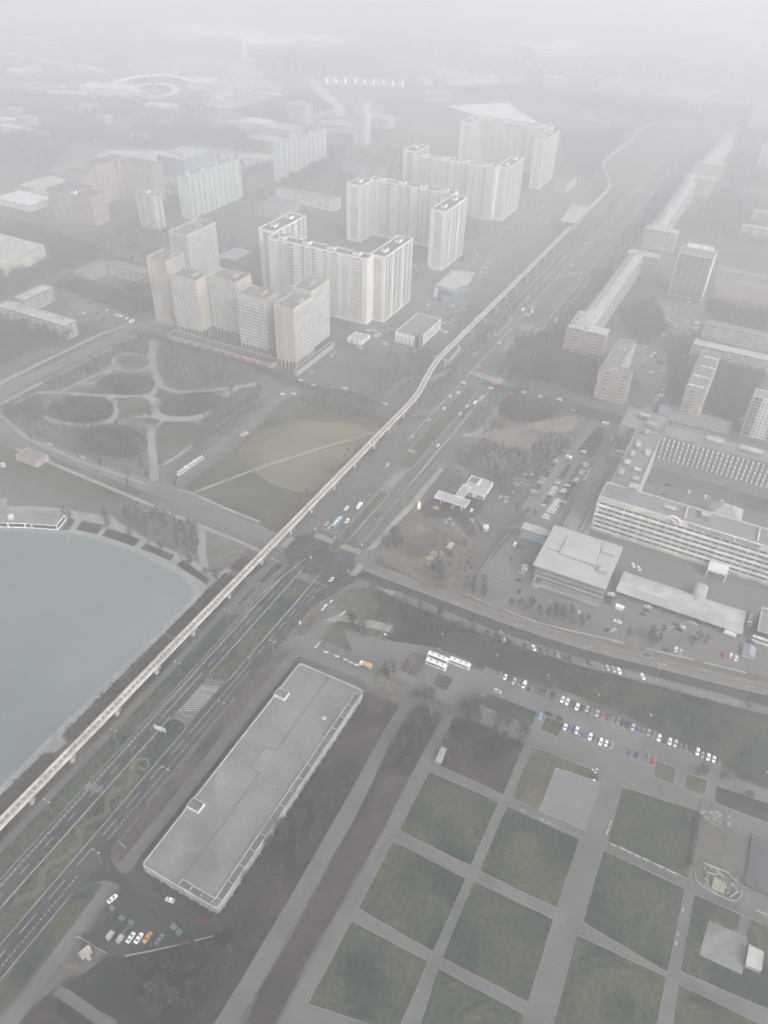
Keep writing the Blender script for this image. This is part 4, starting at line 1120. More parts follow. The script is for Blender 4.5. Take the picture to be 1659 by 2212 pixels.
def office_ring():
    H = 29.8
    b = Bld('office_ring', 'huge flat-roofed office ring with white balcony bands and large letters on its front', 'office building', 362, 160)
    M_off = mat('office_cream', (0.60, 0.56, 0.50), var=.05)
    fu0, fu1, fv0, fv1 = 362, 381, 160, 330
    b.block(fu0, fu1, fv0, fv1, H, M_off, M_roof, par=.9)
    b.block(fu1 + .02, 461, 162.5, 181, H - .3, M_conc2, M_roof, par=.8)
    b.block(461.03, 478, 181.5, 330, H - .1, M_conc, M_roof, par=1.0)
    b.block(461.03, 492, 150, 181.4, H - 1.2, M_conc, M_roof, par=.8)
    r = b.block(381.1, 404, 185, 330, 9, M_conc, M_roof, par=.8)
    # front: fascia, balcony bands, window bays
    x0, y0, _ = b.L(fu0, fv0); x1 = b.L(fu0, fv1)[0]
    mb = MB(); mb.box(((x0 + x1) / 2, y0 - .3, H - 1.6), (x1 - x0 + .8, .6, 4.4)); mb.build('fascia', M_off, b.root)
    for k in range(6):
        z = 24.0 - k * 3.9
        mb = MB(); mb.box(((x0 + x1) / 2, y0 - .02, z + 1.1), (x1 - x0 - 1, .04, 2.4)); mb.build('ribbon_window', M_glass, b.root)
        mb = MB(); mb.box(((x0 + x1) / 2, y0 - .8, z - .7), (x1 - x0 + 1.2, 1.6, 1.2)); mb.build('balcony_band', M_off if k % 2 else M_wpanel, b.root)
        mb = MB(); mb.box((x0 - .5, (y0 + b.L(fu1, 0)[1]) / 2, z - .7), (1.0, fu1 - fu0 - .5, 1.2)); mb.build('balcony_band', M_wpanel, b.root)
    b.facade('near', fu0, fu1, fv0, fv1, 2.7, 6, 3.9, 'w', 5.6, 4.2, 2.3, mf=M_stucco, fr=.12, margin=.5)
    lib_p = MB(); lib_p.box((0, -.45, 0), (.6, .9, 2.6)); pm = (lib_p, lib_p.mesh('pier', [M_wpanel]), [M_wpanel])
    lib_c = MB(); lib_c.box((0, -1.1, -.2), (1.5, .6, .9)); lib_c.box((0, -1.42, -.2), (1.1, .05, .6), 0, 1); cm = (lib_c, lib_c.mesh('air_conditioner', [M_wpanel, M_dark]), [M_wpanel, M_dark])
    rnd = random.Random(3)
    for f in range(6):
        for k in range(30):
            x = x0 + .9 + k * 5.6
            b.put('pier', pm, x, y0, 2.7 + f * 3.9 + 2.2, 0)
            if 8 < k and rnd.random() < .3: b.put('air_conditioner', cm, x + 2.8, y0, 2.7 + f * 3.9 + 1.7, 0)
    # courtyard side of the rear wing: fins and dark bays
    fin = MB(); fin.box((0, -.35, 0), (1.5, .7, 2.2)); fm = (fin, fin.mesh('fin', [M_wpanel]), [M_wpanel])
    xs0 = b.L(461.03, 184)[0]; ys = b.L(461.03, 184)[1]
    for f in range(5):
        z = 10.5 + f * 3.9
        mb = MB(); mb.box(((xs0 + b.L(0, 330)[0]) / 2, ys - .04, z), (146, .08, 2.5)); mb.build('ribbon_window', M_glass, b.root)
        for k in range(42): b.put('fin', fm, xs0 + k * 3.5, ys - .08, z, 0)
    b.facade('right', fu1, 461, 162.5, 181, 10, 5, 3.8, 'w', 3.0, 2.2, 2.0, mf=M_cream)
    # plant on the roofs
    for u, v, su, sv, hh in ((457, 170.5, 7, 3, 2.2), (436.5, 169, 7, 3, 2.2), (422, 168, 7, 3, 2.2), (410, 167.3, 6, 4, 2.2), (395.5, 166.5, 7, 3, 2.2), (404.6, 175.5, 4, 5, 2), (393, 176.5, 4, 4, 2), (382, 177.7, 6, 6, 3), (469, 172, 5, 8, 3), (480, 164, 4, 7, 2.5), (371.4, 204, 4, 8, 2.0), (374.6, 226.4, 6, 6, 3.0), (470, 218, 6, 12, 3.0), (470, 243, 6, 16, 2.5)):
        x, y, _ = b.L(u, v); mb = MB(); mb.box((x, y, H - .8 + hh / 2), (sv, su, hh), 0, 0, 1); mb.build('roof_plant', [M_conc, M_conc2], b.root)
    x, y, _ = b.L(430, 177.5); mb = MB(); mb.box((x, y, H + .9), (4, 4, 3.4), 0, 0, 1); mb.build('roof_cabin', [mat('yellow_cabin', (.60, .54, .38), var=.05), M_conc2], b.root)
    for v in (214.5, 259.3):
        x, y, _ = b.L(370, v); mb = MB(); mb.box((x, y + 2, H + .1), (.6, 14, .7)); mb.build('roof_duct', M_wpanel, b.root)
    mb = MB(); x, y, _ = b.L(416, 239)
    mb.add([(x - 11, y - 9, 9.2), (x + 11, y - 9, 9.2), (x + 11, y + 9, 9.2), (x - 11, y + 9, 9.2), (x - 3, y - 2, 15), (x + 3, y - 2, 15), (x + 3, y + 2, 15), (x - 3, y + 2, 15)], [(0, 1, 5, 4), (1, 2, 6, 5), (2, 3, 7, 6), (3, 0, 4, 7), (4, 5, 6, 7)]); mb.build('skylight', M_tin, b.root)
    # entrance porch
    x, y, _ = b.L(352.6, 243.5); mb = MB(); mb.box((x, y + 3, 7.6), (12, 9, .5)); mb.box((x, y - 1.4, 6.8), (12, .3, 1.0)); mb.box((x - 5.7, y - 1, 3.7), (.6, .6, 7.3)); mb.box((x + 5.7, y - 1, 3.7), (.6, .6, 7.3)); mb.build('porch', M_wpanel, b.root)
    # letters on the fascia and the half-round emblem
    M_let = mat('sign_letter', (.085, .08, .105), var=.05)
    yl = y0 - .62
    o = inst('lettering', text_mesh('ТЕЛЕРАДИОСЕТЬ РОССИИ', 3.6, M_let, .12, bold=.06), b.root, (b.L(362, 217.6)[0], yl - .1, H - 1.75)); o.rotation_euler = (PI / 2, 0, 0)
    wdt = max(v.co.x for v in o.data.vertices) - min(v.co.x for v in o.data.vertices)
    o.scale = (43.6 / wdt, 1, 1)
    cx = b.L(362, 208.2)[0]; cz = H - 3.4; Rr = 5.6
    n = 24
    mb = MB()
    arc = [(cx + Rr * math.cos(PI * k / n), cz + Rr * math.sin(PI * k / n)) for k in range(n + 1)]
    inn = [(cx + (Rr - .8) * math.cos(PI * k / n), cz + (Rr - .8) * math.sin(PI * k / n)) for k in range(n + 1)]
    for k in range(n):
        q = [arc[k], arc[k + 1], inn[k + 1], inn[k]]
        mb.add([(x_, yl - .5, z_) for x_, z_ in q] + [(x_, yl + .6, z_) for x_, z_ in q], [(0, 1, 2, 3), (0, 4, 5, 1), (2, 6, 7, 3), (4, 7, 6, 5)])
    mb.poly([(x_, yl - .1, z_) for x_, z_ in inn])
    em = mb.build('emblem', M_wpanel, b.root)
    mb = MB()
    for k in range(0, 15):
        a0, a1 = PI * k / n, PI * (k + 1) / n
        r0 = 4.6; ri0 = 4.6 - 1.8 * math.sin(min(1, (k + 0) / 15 + .08) * PI) ** .6; ri1 = 4.6 - 1.8 * math.sin(min(1, (k + 1) / 15 + .08) * PI) ** .6
        q = [(r0, a0), (r0, a1), (ri1, a1), (ri0, a0)]
        mb.poly([(cx + r_ * math.cos(a_), yl - .2, cz + .3 + r_ * math.sin(a_)) for r_, a_ in q])
    mb.build('red_crescent', mat('emblem_red', (.62, .13, .16), var=.05), em)
    o = inst('lettering', text_mesh('РТРС', 2.1, M_let, .08, bold=.05), em, (cx - 4.3, yl - .2, cz + 1.0)); o.rotation_euler = (PI / 2, 0, 0); o.scale = (1.05, 1, 1)
    b.finish()

    # low annex with roof-lights in front of the ring, next to the crowded car park
    b = Bld('low_annex', 'long low grey annex with rows of dark skylights beside the crowded car park', 'annex', 340, 143)
    b.block(341, 449, 142.8, 159.4, 7, M_conc, M_roof, par=.5, mpar=M_conc)
    sl = MB(); sl.box((0, 0, .25), (1.3, 2.0, .5)); sl.box((0, 0, .53), (1.0, 1.7, .06), 0, 1)
    sm = (sl, sl.mesh('skylight', [M_conc, M_dark]), [M_conc, M_dark])
    for k in range(34):
        if 11 <= k <= 12: continue
        b.put('skylight', sm, b.L(0, 153.6)[0], b.L(347 + k * 2.9, 0)[1], 6.6, 0)
        if k < 12: b.put('skylight', sm, b.L(0, 157)[0], b.L(347 + k * 2.9, 0)[1], 6.6, 0)
    b.finish()
    b = Bld('low_annex', 'single-storey grey wing with a white parapet beside the junction, behind the crowded car park', 'annex', 449.6, 148)
    b.block(449.8, 489, 148.5, 149.9 + 12, 7.6, M_conc, mat('blue_grey_roof', (.30, .33, .34), var=.05), par=.9, mpar=M_wpanel)
    x, y, _ = b.L(456, 156); mb = MB(); mb.box((x, y, 8), (6, 4, 1.6), 0, 0, 1); mb.build('roof_plant', [M_conc2, M_wpanel], b.root)
    b.finish()


office_ring()


def glass_hall():
    b = Bld('glass_hall', 'square hall with a broad pale roof and glass front, left of the office ring', 'hall', 294, 140)
    M_hr = mat('hall_roof', (.335, .345, .335), var=.06, scale=.12, c2=(.295, .305, .296))
    x0, y0, _ = b.L(296.5, 141); x1, y1, _ = b.L(337, 183.5)
    M_cw = mat('curtain_glass', (.13, .17, .185), rough=.2, var=.2, scale=.5)
    mb = MB(); mb.box(((x0 + x1) / 2, (y0 + y1) / 2, 6.2), (x1 - x0, y1 - y0, 12.4)); mb.build('curtain_wall', M_cw, b.root)
    mb = MB()
    for k in range(27):
        x = x0 + (x1 - x0) * k / 26; mb.box((x, y0 - .12, 8.0), (.22, .24, 8.6))
    for k in range(25):
        y = y0 + (y1 - y0) * k / 24; mb.box((x0 - .12, y, 6.4), (.24, .22, 11.8)); mb.box((x1 + .12, y, 6.4), (.24, .22, 11.8))
    mb.build('mullions', M_conc2, b.root)
    mb = MB(); mb.box(((x0 + x1) / 2, y0 - .5, 8.1), (x1 - x0 + .6, 1.0, 1.1)); mb.box(((x0 + x1) / 2, y0 - .5, 4.0), (x1 - x0 + .6, 1.0, .8)); mb.build('spandrel', M_conc2, b.root)
    xa, ya, _ = b.L(294, 139); xb, yb, _ = b.L(338.5, 185)
    mb = MB(); mb.box(((xa + xb) / 2, (ya + yb) / 2, 13.0), (xb - xa, yb - ya, 1.1)); r = mb.build('roof', M_hr, b.root)

    def raised(u0, u1, v0, v1, hh, peak=0):
        xa, ya, _ = b.L(u0, v0); xb, yb, _ = b.L(u1, v1)
        mb = MB(); z = 13.56
        B_ = [(xa, ya), (xb, ya), (xb, yb), (xa, yb)]
        vs = [(x, y, z) for x, y in B_] + [(x, y, z + hh) for x, y in B_] + [((xa + xb) / 2, (ya + yb) / 2, z + hh + peak)]
        mb.add(vs, [(0, 1, 5, 4), (1, 2, 6, 5), (2, 3, 7, 6), (3, 0, 4, 7), (4, 5, 8), (5, 6, 8), (6, 7, 8), (7, 4, 8)])
        mb.build('roof_lantern', M_hr, r)
    raised(311, 330, 150.5, 173, 1.5, .7); raised(306.5, 312.5, 176.5, 182, 2.6, .6); raised(325, 333, 173.5, 182.5, 2.2, .3)
    raised(313, 322, 142, 149.8, .8, -.5)
    mb = MB(); xa, ya, _ = b.L(289, 142); xb, yb, _ = b.L(296, 184)
    mb.box(((xa + xb) / 2 + 2, (ya + yb) / 2 - .6, 1.4), (xb - xa - 4, yb - ya, 2.8)); mb.build('plinth', M_roof, b.root)
    mb = MB(); mb.box(((xa + xb) / 2, ya - .3, 1.9), (xb - xa, .5, 3.8)); mb.box((xa - .3, (ya + yb) / 2 + .5, 1.9), (.5, yb - ya, 3.8)); mb.build('terrace_wall', M_conc2, b.root)
    b.finish()
    b = Bld('blue_hall', 'low hall with a bright blue front wall beside the glass hall', 'hall', 330, 118)
    b.block(331, 339.5, 118.8, 139, 8, M_conc, M_conc2, par=.4)
    x0, y0, _ = b.L(331, 119.6); x1 = b.L(331, 138.4)[0]
    mb = MB(); mb.box(((x0 + x1) / 2, y0 - .08, 3.1), (x1 - x0, .16, 5.2)); mb.build('front_panel', mat('bright_blue', (.17, .42, .62), var=.25, scale=.2, c2=(.30, .48, .58)), b.root)
    mb = MB(); mb.box(((x0 + x1) / 2 - .2, y0 - 1.1, 6.5), (x1 - x0 + 1, 2, .3)); mb.build('canopy', M_roof, b.root)
    x, y, _ = b.L(327, 139.5); mb = MB(); mb.box((x, y, 2.2), (4.4, 4, 4.4), 0, 0, 1); mb.build('porch', [M_conc, M_hallr], b.root)
    b.finish()


M_hallr = M_tin
glass_hall()


def hangar():
    b = Bld('barrel_shed', 'long barrel-roofed shed with a sloping front canopy and one cross vault, before the office ring', 'shed', 306, 190)
    x0, y0, _ = b.L(312, 190.5); x1, y1, _ = b.L(325.5, 264.5)
    n = 12; mb = MB(); W = y1 - y0

    def vault(mb, p, q, w, z, rise, n=12):
        p, q = Vector(p), Vector(q); d = (q - p).normalized(); s_ = Vector((-d.y, d.x, 0))
        A_, B_ = [], []
        for k in range(n + 1):
            t = PI * k / n; off = s_ * (w / 2 * math.cos(t)); up = Vector((0, 0, rise * math.sin(t)))
            A_.append(p + off + up + Vector((0, 0, z))); B_.append(q + off + up + Vector((0, 0, z)))
        k0 = len(mb.v)
        mb.add(A_ + B_, [(k, k + 1, n + 2 + k, n + 1 + k) for k in range(n)] + [tuple(range(n + 1)), tuple(range(2 * n + 1, n, -1))])
    M_v = mat('vault_sheet', (.36, .37, .35), rough=.5, var=.06, scale=.15)
    ym = (y0 + y1) / 2
    vault(mb, (x0, ym, 0), (x1, ym, 0), W, 4.6, 2.6); mb.build('barrel_roof', M_v, b.root)
    mb = MB(); xc = b.L(0, 239)[0]; vault(mb, (xc - 2, y0 + 6, 0), (xc - 2, y1 + 10, 0), 8, 5.0, 2.6); mb.build('cross_vault', M_v, b.root)
    mb = MB(); mb.box(((x0 + x1) / 2, ym, 2.3), (x1 - x0 - .4, W - .4, 4.6)); mb.build('wall', M_stucco, b.root)
    mb = MB(); mb.add([(x0 - .5, y0 - 6.2, 4.4), (x1 + .5, y0 - 6.2, 4.4), (x1 + .5, y0 + .3, 5.4), (x0 - .5, y0 + .3, 5.4), (x0 - .5, y0 - 6.2, 4.15), (x1 + .5, y0 - 6.2, 4.15), (x1 + .5, y0 + .3, 5.15), (x0 - .5, y0 + .3, 5.15)], [(0, 1, 2, 3), (4, 7, 6, 5), (0, 4, 5, 1), (1, 5, 6, 2), (3, 2, 6, 7), (0, 3, 7, 4)])
    mb.build('canopy', M_tin, b.root)
    for k in range(13):
        mb = MB(); mb.box((x0 + .2 + (x1 - x0 - .4) * k / 12, y0 - 5.6, 2.1), (.25, .25, 4.2)); mb.build('post', M_dark, b.root)
    for k in range(12):
        mb = MB(); mb.box((x0 + (x1 - x0) * (k + .5) / 12, y0 + .16, 1.7), (4.6, .12, 3.4)); mb.build('shutter', M_dark, b.root)
    b.finish()
    b = Bld('striped_pavilion', 'white pavilion with two balcony bands cut by the right edge, behind the barrel shed', 'pavilion', 309, 272)
    b.block(308, 330, 272, 300, 9, M_dark, M_roof, par=.6, mpar=M_wpanel)
    x0, y0, _ = b.L(308, 272); x1 = b.L(308, 300)[0]
    for z in (1.2, 4.6): mb = MB(); mb.box(((x0 + x1) / 2 - .6, y0 - .7, z), (x1 - x0 + 1.2, 1.4, 1.0)); mb.build('balcony_band', M_wpanel, b.root)
    b.finish()
    for lab, p, L_, W_, h_, m in (('blue-grey tarpaulin shelter in the yard near the right edge', P('i', 1485, 1370), 9, 7, 4.2, mat('tarpaulin', (.22, .25, .31), var=.08)), ('small white cabin at the corner of the yard below the glass hall', P('i', 372, 985), 2.6, 5, 2.6, M_white)):
        o = empty('shelter' if L_ > 8 else 'cabin', p, RZ); tag(o, lab, 'shelter' if L_ > 8 else 'cabin')
        mb = MB()
        if L_ > 8: mb.add([(-W_ / 2, -L_ / 2, 2.6), (W_ / 2, -L_ / 2, 2.6), (W_ / 2, L_ / 2, 2.6), (-W_ / 2, L_ / 2, 2.6), (0, -L_ / 2, h_), (0, L_ / 2, h_)], [(0, 1, 4), (1, 2, 5, 4), (2, 3, 5), (3, 0, 4, 5), (3, 2, 1, 0)])
        else: mb.box((0, 0, h_), (W_ + .3, L_ + .3, .2))
        mb.build('roof', m, o)
        mb = MB(); mb.box((0, 0, 1.25), (W_ - .4, L_ - .4, 2.46)); mb.build('wall', M_stucco if L_ > 8 else M_white, o)


hangar()


# ------------------------------------------------------------------ long flat building in the foreground
def long_building():
    H = 8.0
    u0, u1, v0, v1 = 33.3, 161.5, 50.3, 90.6
    b = Bld('exhibition_hall', 'very long flat pale-roofed building with a white rim at lower left', 'hall', u0, v0)
    M_lr = patchy('membrane_roof', [(.30, (.122, .131, .126)), (.46, (.154, .162, .156)), (.58, (.176, .184, .177)), (.74, (.205, .211, .203))], .06, .4, .86, 1.12, .8)
    rr = 1.9

    def rounded(u0, u1, v0, v1, r, n=5):
        out = []
        for (cu, cv, a0) in ((u0 + r, v0 + r, PI), (u0 + r, v1 - r, PI * 1.5), (u1 - r, v1 - r, 0), (u1 - r, v0 + r, PI / 2)):
            for k in range(n + 1):
                a = a0 + PI / 2 * k / n
                x, y, _ = b.L(cu + r * math.sin(a), cv + r * math.cos(a)); out.append((x, y))
        return out
    O = rounded(u0, u1, v0, v1, rr); I = rounded(u0 + .55, u1 - .55, v0 + .55, v1 - .55, rr - .45)
    n = len(O)
    mb = MB()
    for k in range(n):
        j = (k + 1) % n
        mb.add([(*O[k], 3.4), (*O[j], 3.4), (*O[j], H), (*O[k], H), (*I[k], H), (*I[j], H), (*I[j], H - .9), (*I[k], H - .9)], [(0, 1, 2, 3), (3, 2, 5, 4), (4, 5, 6, 7)])
    mb.build('parapet', M_conc2, b.root)
    W = rounded(u0 + 2.2, u1 - 2.2, v0 + 2.0, v1 - 2.6, 2.0)
    mb = MB(); mb.prism(W, 0, 3.5); mb.build('wall', M_glass, b.root)
    cm = MB(); cm.box((0, 0, 1.7), (.5, .5, 3.4)); cm = cm.mesh('column', [M_conc2])
    for k in range(24): inst('column', cm, b.root, b.L(u0 + 5 + k * 5.2, v1 - .6))
    for k in range(7): inst('column', cm, b.root, b.L(u0 + .6, v0 + 4 + k * 5.2))
    # roof in two fields, the right one a step lower, with an open frame round its outer edge
    vs = 69.6; jog_u, jog_v = 102.0, 63.6
    y_, z_ = 0, H - .9
    mb = MB(); mb.poly([(*I[k], z_ - .02) for k in range(n)]); r = mb.build('roof', M_lr, b.root)
    if r.data.polygons[0].normal.z < 0: r.data.flip_normals()
    seam = [b.L(u0 + .6, vs), b.L(jog_u - 7, vs), b.L(jog_u - 7, jog_v), b.L(jog_u + 7, jog_v), b.L(jog_u + 7, vs), b.L(u1 - .6, vs)]
    mb = MB()
    for k in range(5):
        a, c = Vector(seam[k]), Vector(seam[k + 1]); d = (c - a); L_ = d.length
        mb.box(((a.x + c.x) / 2, (a.y + c.y) / 2, z_ + .2), (L_ + .35, .35, .44), math.atan2(d.y, d.x), 0, 1)
    mb.build('roof_joint', [M_roofd, M_lr], r)
    for k in range(1, 6):
        mb = MB(); x, y, _ = b.L(u0 + 21.5 * k, vs + 10); mb.box((x, y, z_ + .01), (19.0, .14, .06)); mb.build('roof_seam', M_roof, r)
    # frame: two rails with cross bars along the right edge and the right half of the near edge
    gap0, gap1 = v1 - 3.6, v1 - .8
    mb = MB(); xa, ya, _ = b.L(u0 + 3, gap0); xb, yb, _ = b.L(u1 - 3, gap0)
    mb.box((xa, (ya + yb) / 2, H - .1), (.35, yb - ya, .5)); mb.build('frame_rail', M_conc2, b.root)
    mb = MB(); mb.box((xa + 1.35, (ya + yb) / 2, z_ + .01), (2.4, yb - ya - .4, .1)); mb.build('open_gutter', M_roofd, b.root)
    for k in range(16):
        x, y, _ = b.L(u0 + 4 + k * 8.0, (gap0 + gap1) / 2 + .2); mb = MB(); mb.box((x, y, H - .12), (gap1 - gap0, .32, .4)); mb.build('cross_bar', M_conc2, b.root)
    mb = MB(); xa, ya, _ = b.L(u0 + 3.4, vs); xb, yb, _ = b.L(u0 + 3.4, gap0); mb.box(((xa + xb) / 2, ya, H - .1), (xb - xa, .35, .5)); mb.build('frame_rail', M_conc2, b.root)
    mb = MB(); mb.box(((xa + xb) / 2, ya - 1.3, z_ + .012), (xb - xa - .4, 2.3, .1)); mb.build('open_gutter', M_roofd, b.root)
    for k in range(4):
        x, y, _ = b.L(u0 + 2.0, vs + .2 + k * 5.6); mb = MB(); mb.box((x, y, H - .12), (.32, 2.6, .4)); mb.build('cross_bar', M_conc2, b.root)
    # stair heads and a vent on the roof
    for u, v in ((138.5, 53.7), (66.5, 53.7)):
        x, y, _ = b.L(u, v); mb = MB()
        for dx, dy, sx, sy in ((0, -2.4, 6.6, .14), (0, 2.4, 6.6, .14), (-3.23, 0, .14, 4.6), (3.23, 0, .14, 4.6)): mb.box((x + dx, y + dy, z_ + 1.0), (sx, sy, 2.0))
        s_ = mb.build('stair_head', M_wpanel, r); mb = MB(); mb.box((x, y, z_ + 1.72), (6.3, 4.6, .1)); mb.build('stair_floor', M_roofd, s_)
        mb = MB(); mb.box((x + .4, y - 2.57, z_ + 1.1), (.5, .04, .5)); mb.build('vent_grille', M_dark, s_)
    for k in range(11):                       # welded seams, outlets and a few vents
        mb = MB(); xa, ya, _ = b.L(u0 + 10 + k * 11, v0 + 1); xb = b.L(0, gap0 - .4)[0]; mb.box(((xa + xb) / 2, ya, z_ + .005), (xb - xa, .1, .03)); mb.build('roof_seam', M_roof, r)
    for u, v in ((48, 60), (82, 58), (112, 76), (150, 62), (58, 78), (92, 80), (124, 57), (146, 82)):
        x, y, _ = b.L(u, v); mb = MB(); mb.prism([(x + .4 * math.cos(t * PI / 4), y + .4 * math.sin(t * PI / 4)) for t in range(8)], z_, z_ + .5); mb.build('roof_vent', M_conc2, r)
    x, y, _ = b.L(136.5, 80.6); mb = MB(); mb.box((x, y, z_ + .6), (1.6, 1.6, 1.2), 0, 0, 1); mb.build('vent_box', [M_white, M_conc2], r)
    b.finish()


long_building()


# ------------------------------------------------------------------ filling station
def filling_station():
    b = Bld('filling_station', 'filling station with a T-shaped grey canopy edged in white and orange, on the vacant corner', 'filling station', 336, 52)
    M_or = mat('orange_trim', (.70, .40, .10), var=.05); M_cr = mat('canopy_roof', (.33, .35, .36), var=.04)

    def canopy(u0, u1, v0, v1, name='canopy', dz=0.0):
        x0, y0, _ = b.L(u0, v0); x1, y1, _ = b.L(u1, v1)
        mb = MB(); cx, cy = (x0 + x1) / 2, (y0 + y1) / 2
        mb.box((cx, cy, 5.0 + dz), (x1 - x0 - .02, y1 - y0 - .02, .5), 0, 0)
        o = mb.build(name, M_cr, b.root)
        mb = MB()
        for px, py, sx, sy in ((cx, y0 - .15, x1 - x0 + .6, .3), (cx, y1 + .15, x1 - x0 + .6, .3), (x0 - .15, cy, .3, y1 - y0), (x1 + .15, cy, .3, y1 - y0)):
            mb.box((px, py, 5.42 + dz), (sx + .35 * (sx > sy), sy + .35 * (sx < sy) * 0, .5)); mb.box((px, py, 4.95 + dz), (sx, sy, .42), 0, 1)
        mb.build('canopy_edge', [M_white, M_or], o)
    canopy(337, 345.4, 52.6, 76.2); canopy(345.75, 360.6, 64.9, 70.8, dz=.03)
    for v in (57, 66, 73):
        for u in (338.6, 343.6):
            x, y, _ = b.L(u, v); mb = MB(); mb.box((x, y, 2.38), (.5, .5, 4.74)); mb.build('column', M_white, b.root)
        x, y, _ = b.L(341.2, v + 1.6); mb = MB(); mb.box((x, y, .12), (1.2, 5, .22), 0, 1); mb.box((x, y, .95), (.7, .9, 1.5)); mb.build('fuel_pump', [M_or, M_conc2], b.root)
    b.block(357, 376, 65.5, 82.5, 4.6, M_wpanel, M_conc2, par=.5)
    b.facade('near', 357, 376, 65.5, 82.5, .4, 1, 3.4, '.ww', 3, 2.6, 2.2)
    b.facade('right', 357, 376, 65.5, 82.5, .4, 1, 3.4, '.w', 3, 1.4, 1.4)
    x, y, _ = b.L(372, 69); mb = MB(); mb.box((x, y, 4.15), (6, 7, .08)); mb.build('dark_patch', M_roofd, b.root)
    x, y, _ = b.L(370, 73.6); mb = MB(); mb.box((x, y, 4.6), (1.6, 7, .9)); mb.build('roof_duct', M_wpanel, b.root)
    b.finish()
    # price totem
    p = P('d', 1205, 672); o = empty('price_totem', p, RZ + .35); tag(o, 'tall rounded yellow and white price totem beside the filling station forecourt', 'sign')
    M_yl = mat('totem_yellow', (.75, .52, .10), var=.08, emit=.35)
    mb = MB(); pr = [(-1.1, .3), (1.1, .3), (1.1, 6.3)] + [(1.1 * math.cos(PI * k / 8), 6.3 + 1.1 * math.sin(PI * k / 8)) for k in range(1, 8)] + [(-1.1, 6.3)]
    vs = [(x, -.22, z) for x, z in pr] + [(x, .22, z) for x, z in pr]; n = len(pr)
    mb.add(vs, [tuple(range(n)), tuple(range(2 * n - 1, n - 1, -1))] + [(i, n + i, n + (i + 1) % n, (i + 1) % n) for i in range(n)]); mb.build('frame', M_white, o)
    mb = MB(); mb.box((0, -.24, 2.0), (1.7, .06, 2.9)); mb.build('price_board', M_yl, o)
    mb = MB(); mb.box((0, -.24, 4.5), (1.5, .06, 1.6)); mb.build('lit_sign', mat('lit_yellow', (.9, .72, .2), var=.05, emit=1.6), o)
    mb = MB(); mb.box((0, -.24, 6.3), (1.2, .06, 1.0)); mb.build('emblem', M_dark, o)
    mb = MB()
    for k in range(4): mb.box((0, -.28, 1.0 + k * .65), (1.2, .03, .12))
    mb.build('price_lines', M_or, o)
    for sx in (-.9, .9): mb = MB(); mb.box((sx, 0, .2), (.3, .3, .4)); mb.build('foot', M_steel, o)


filling_station()


# ------------------------------------------------------------------ pond pavilion, stage, sheds
def pond_pavilion():
    o = empty('pond_pavilion', P('Y', 300, 640)); tag(o, 'long low pavilion with a curved grey roof and white frame on the pond bank', 'pavilion')
    base = o.location
    F = [P('Y', x, y) for x, y in ((-700, 640), (-300, 655), (0, 672), (300, 680), (500, 692), (675, 706))]
    Bk = [P('Y', x, y, 0) for x, y in ((-640, 520), (-280, 530), (20, 535), (320, 545), (540, 560), (770, 585))]
    F = smooth_line(F, 3); Bk = smooth_line(Bk, 3); n = len(F)
    H = 4.2

    def loc(p, z): return (p.x - base.x, p.y - base.y, z)
    mb = MB()
    for i in range(n - 1): mb.add([loc(F[i], H), loc(F[i + 1], H), loc(Bk[i + 1], H + .3), loc(Bk[i], H + .3), loc(F[i], H - .5), loc(F[i + 1], H - .5)], [(0, 1, 2, 3), (4, 5, 1, 0)])
    mb.add([loc(F[-1], H), loc(Bk[-1], H + .3), loc(F[-1], H - .5), loc(Bk[-1], H - .5)], [(0, 2, 3, 1)])
    mb.build('roof', M_roof, o)
    mb = MB()
    for i in range(n - 1): mb.add([loc(F[i] * .998 + Bk[i] * .002, .7), loc(F[i + 1] * .998 + Bk[i + 1] * .002, .7), loc(F[i + 1] * .998 + Bk[i + 1] * .002, H - .5), loc(F[i] * .998 + Bk[i] * .002, H - .5)], [(0, 1, 2, 3)])
    mb.add([loc(F[-1], .7), loc(Bk[-1], .7), loc(Bk[-1], H - .5), loc(F[-1], H - .5)], [(0, 1, 2, 3)])
    mb.build('glazing', M_glass, o)
    mb = MB()
    for i in range(n - 1):
        mb.tube([loc(F[i], .45), loc(F[i + 1], .45)], .42, 4); mb.tube([loc(F[i], H - .25), loc(F[i + 1], H - .25)], .3, 4)
    for i in (2, 6, 7, 9, 10): mb.tube([loc(F[i], 0), loc(F[i], H)], .55, 4)
    for p in (F[-1], Bk[-1]): mb.tube([loc(p, 0), loc(p, H)], .4, 4)
    mb.tube([loc(F[-1], .45), loc(Bk[-1], .45)], .4, 4); mb.tube([loc(F[-1], H - .2), loc(Bk[-1], H)], .3, 4)
    mb.build('frame', M_white, o)
    p = P('Y', 140, 640, 0); c = loc(p, 0); mb = MB()
    mb.prism([(c[0] + 2.0 * math.cos(k * PI / 8), c[1] + 1.6 + 2.0 * math.sin(k * PI / 8)) for k in range(16)], 0, 6.4); mb.build('turret', M_wpanel, o)
    # little jetty
    j = empty('jetty', P('Y', 815, 800)); tag(j, 'short wooden jetty in the pond near the end of the pavilion', 'jetty')
    a = [P('Y', x, y) - j.location for x, y in ((800, 772), (855, 775), (805, 862), (765, 855))]
    mb = MB(); mb.prism([(q.x, q.y) for q in a], .45, .7); mb.build('deck', M_conc, j)
    for q in a: mb = MB(); mb.tube([(q.x * .85, q.y * .85, -.4), (q.x * .85, q.y * .85, .44)], .12, 6); mb.build('post', M_dark, j)


pond_pavilion()


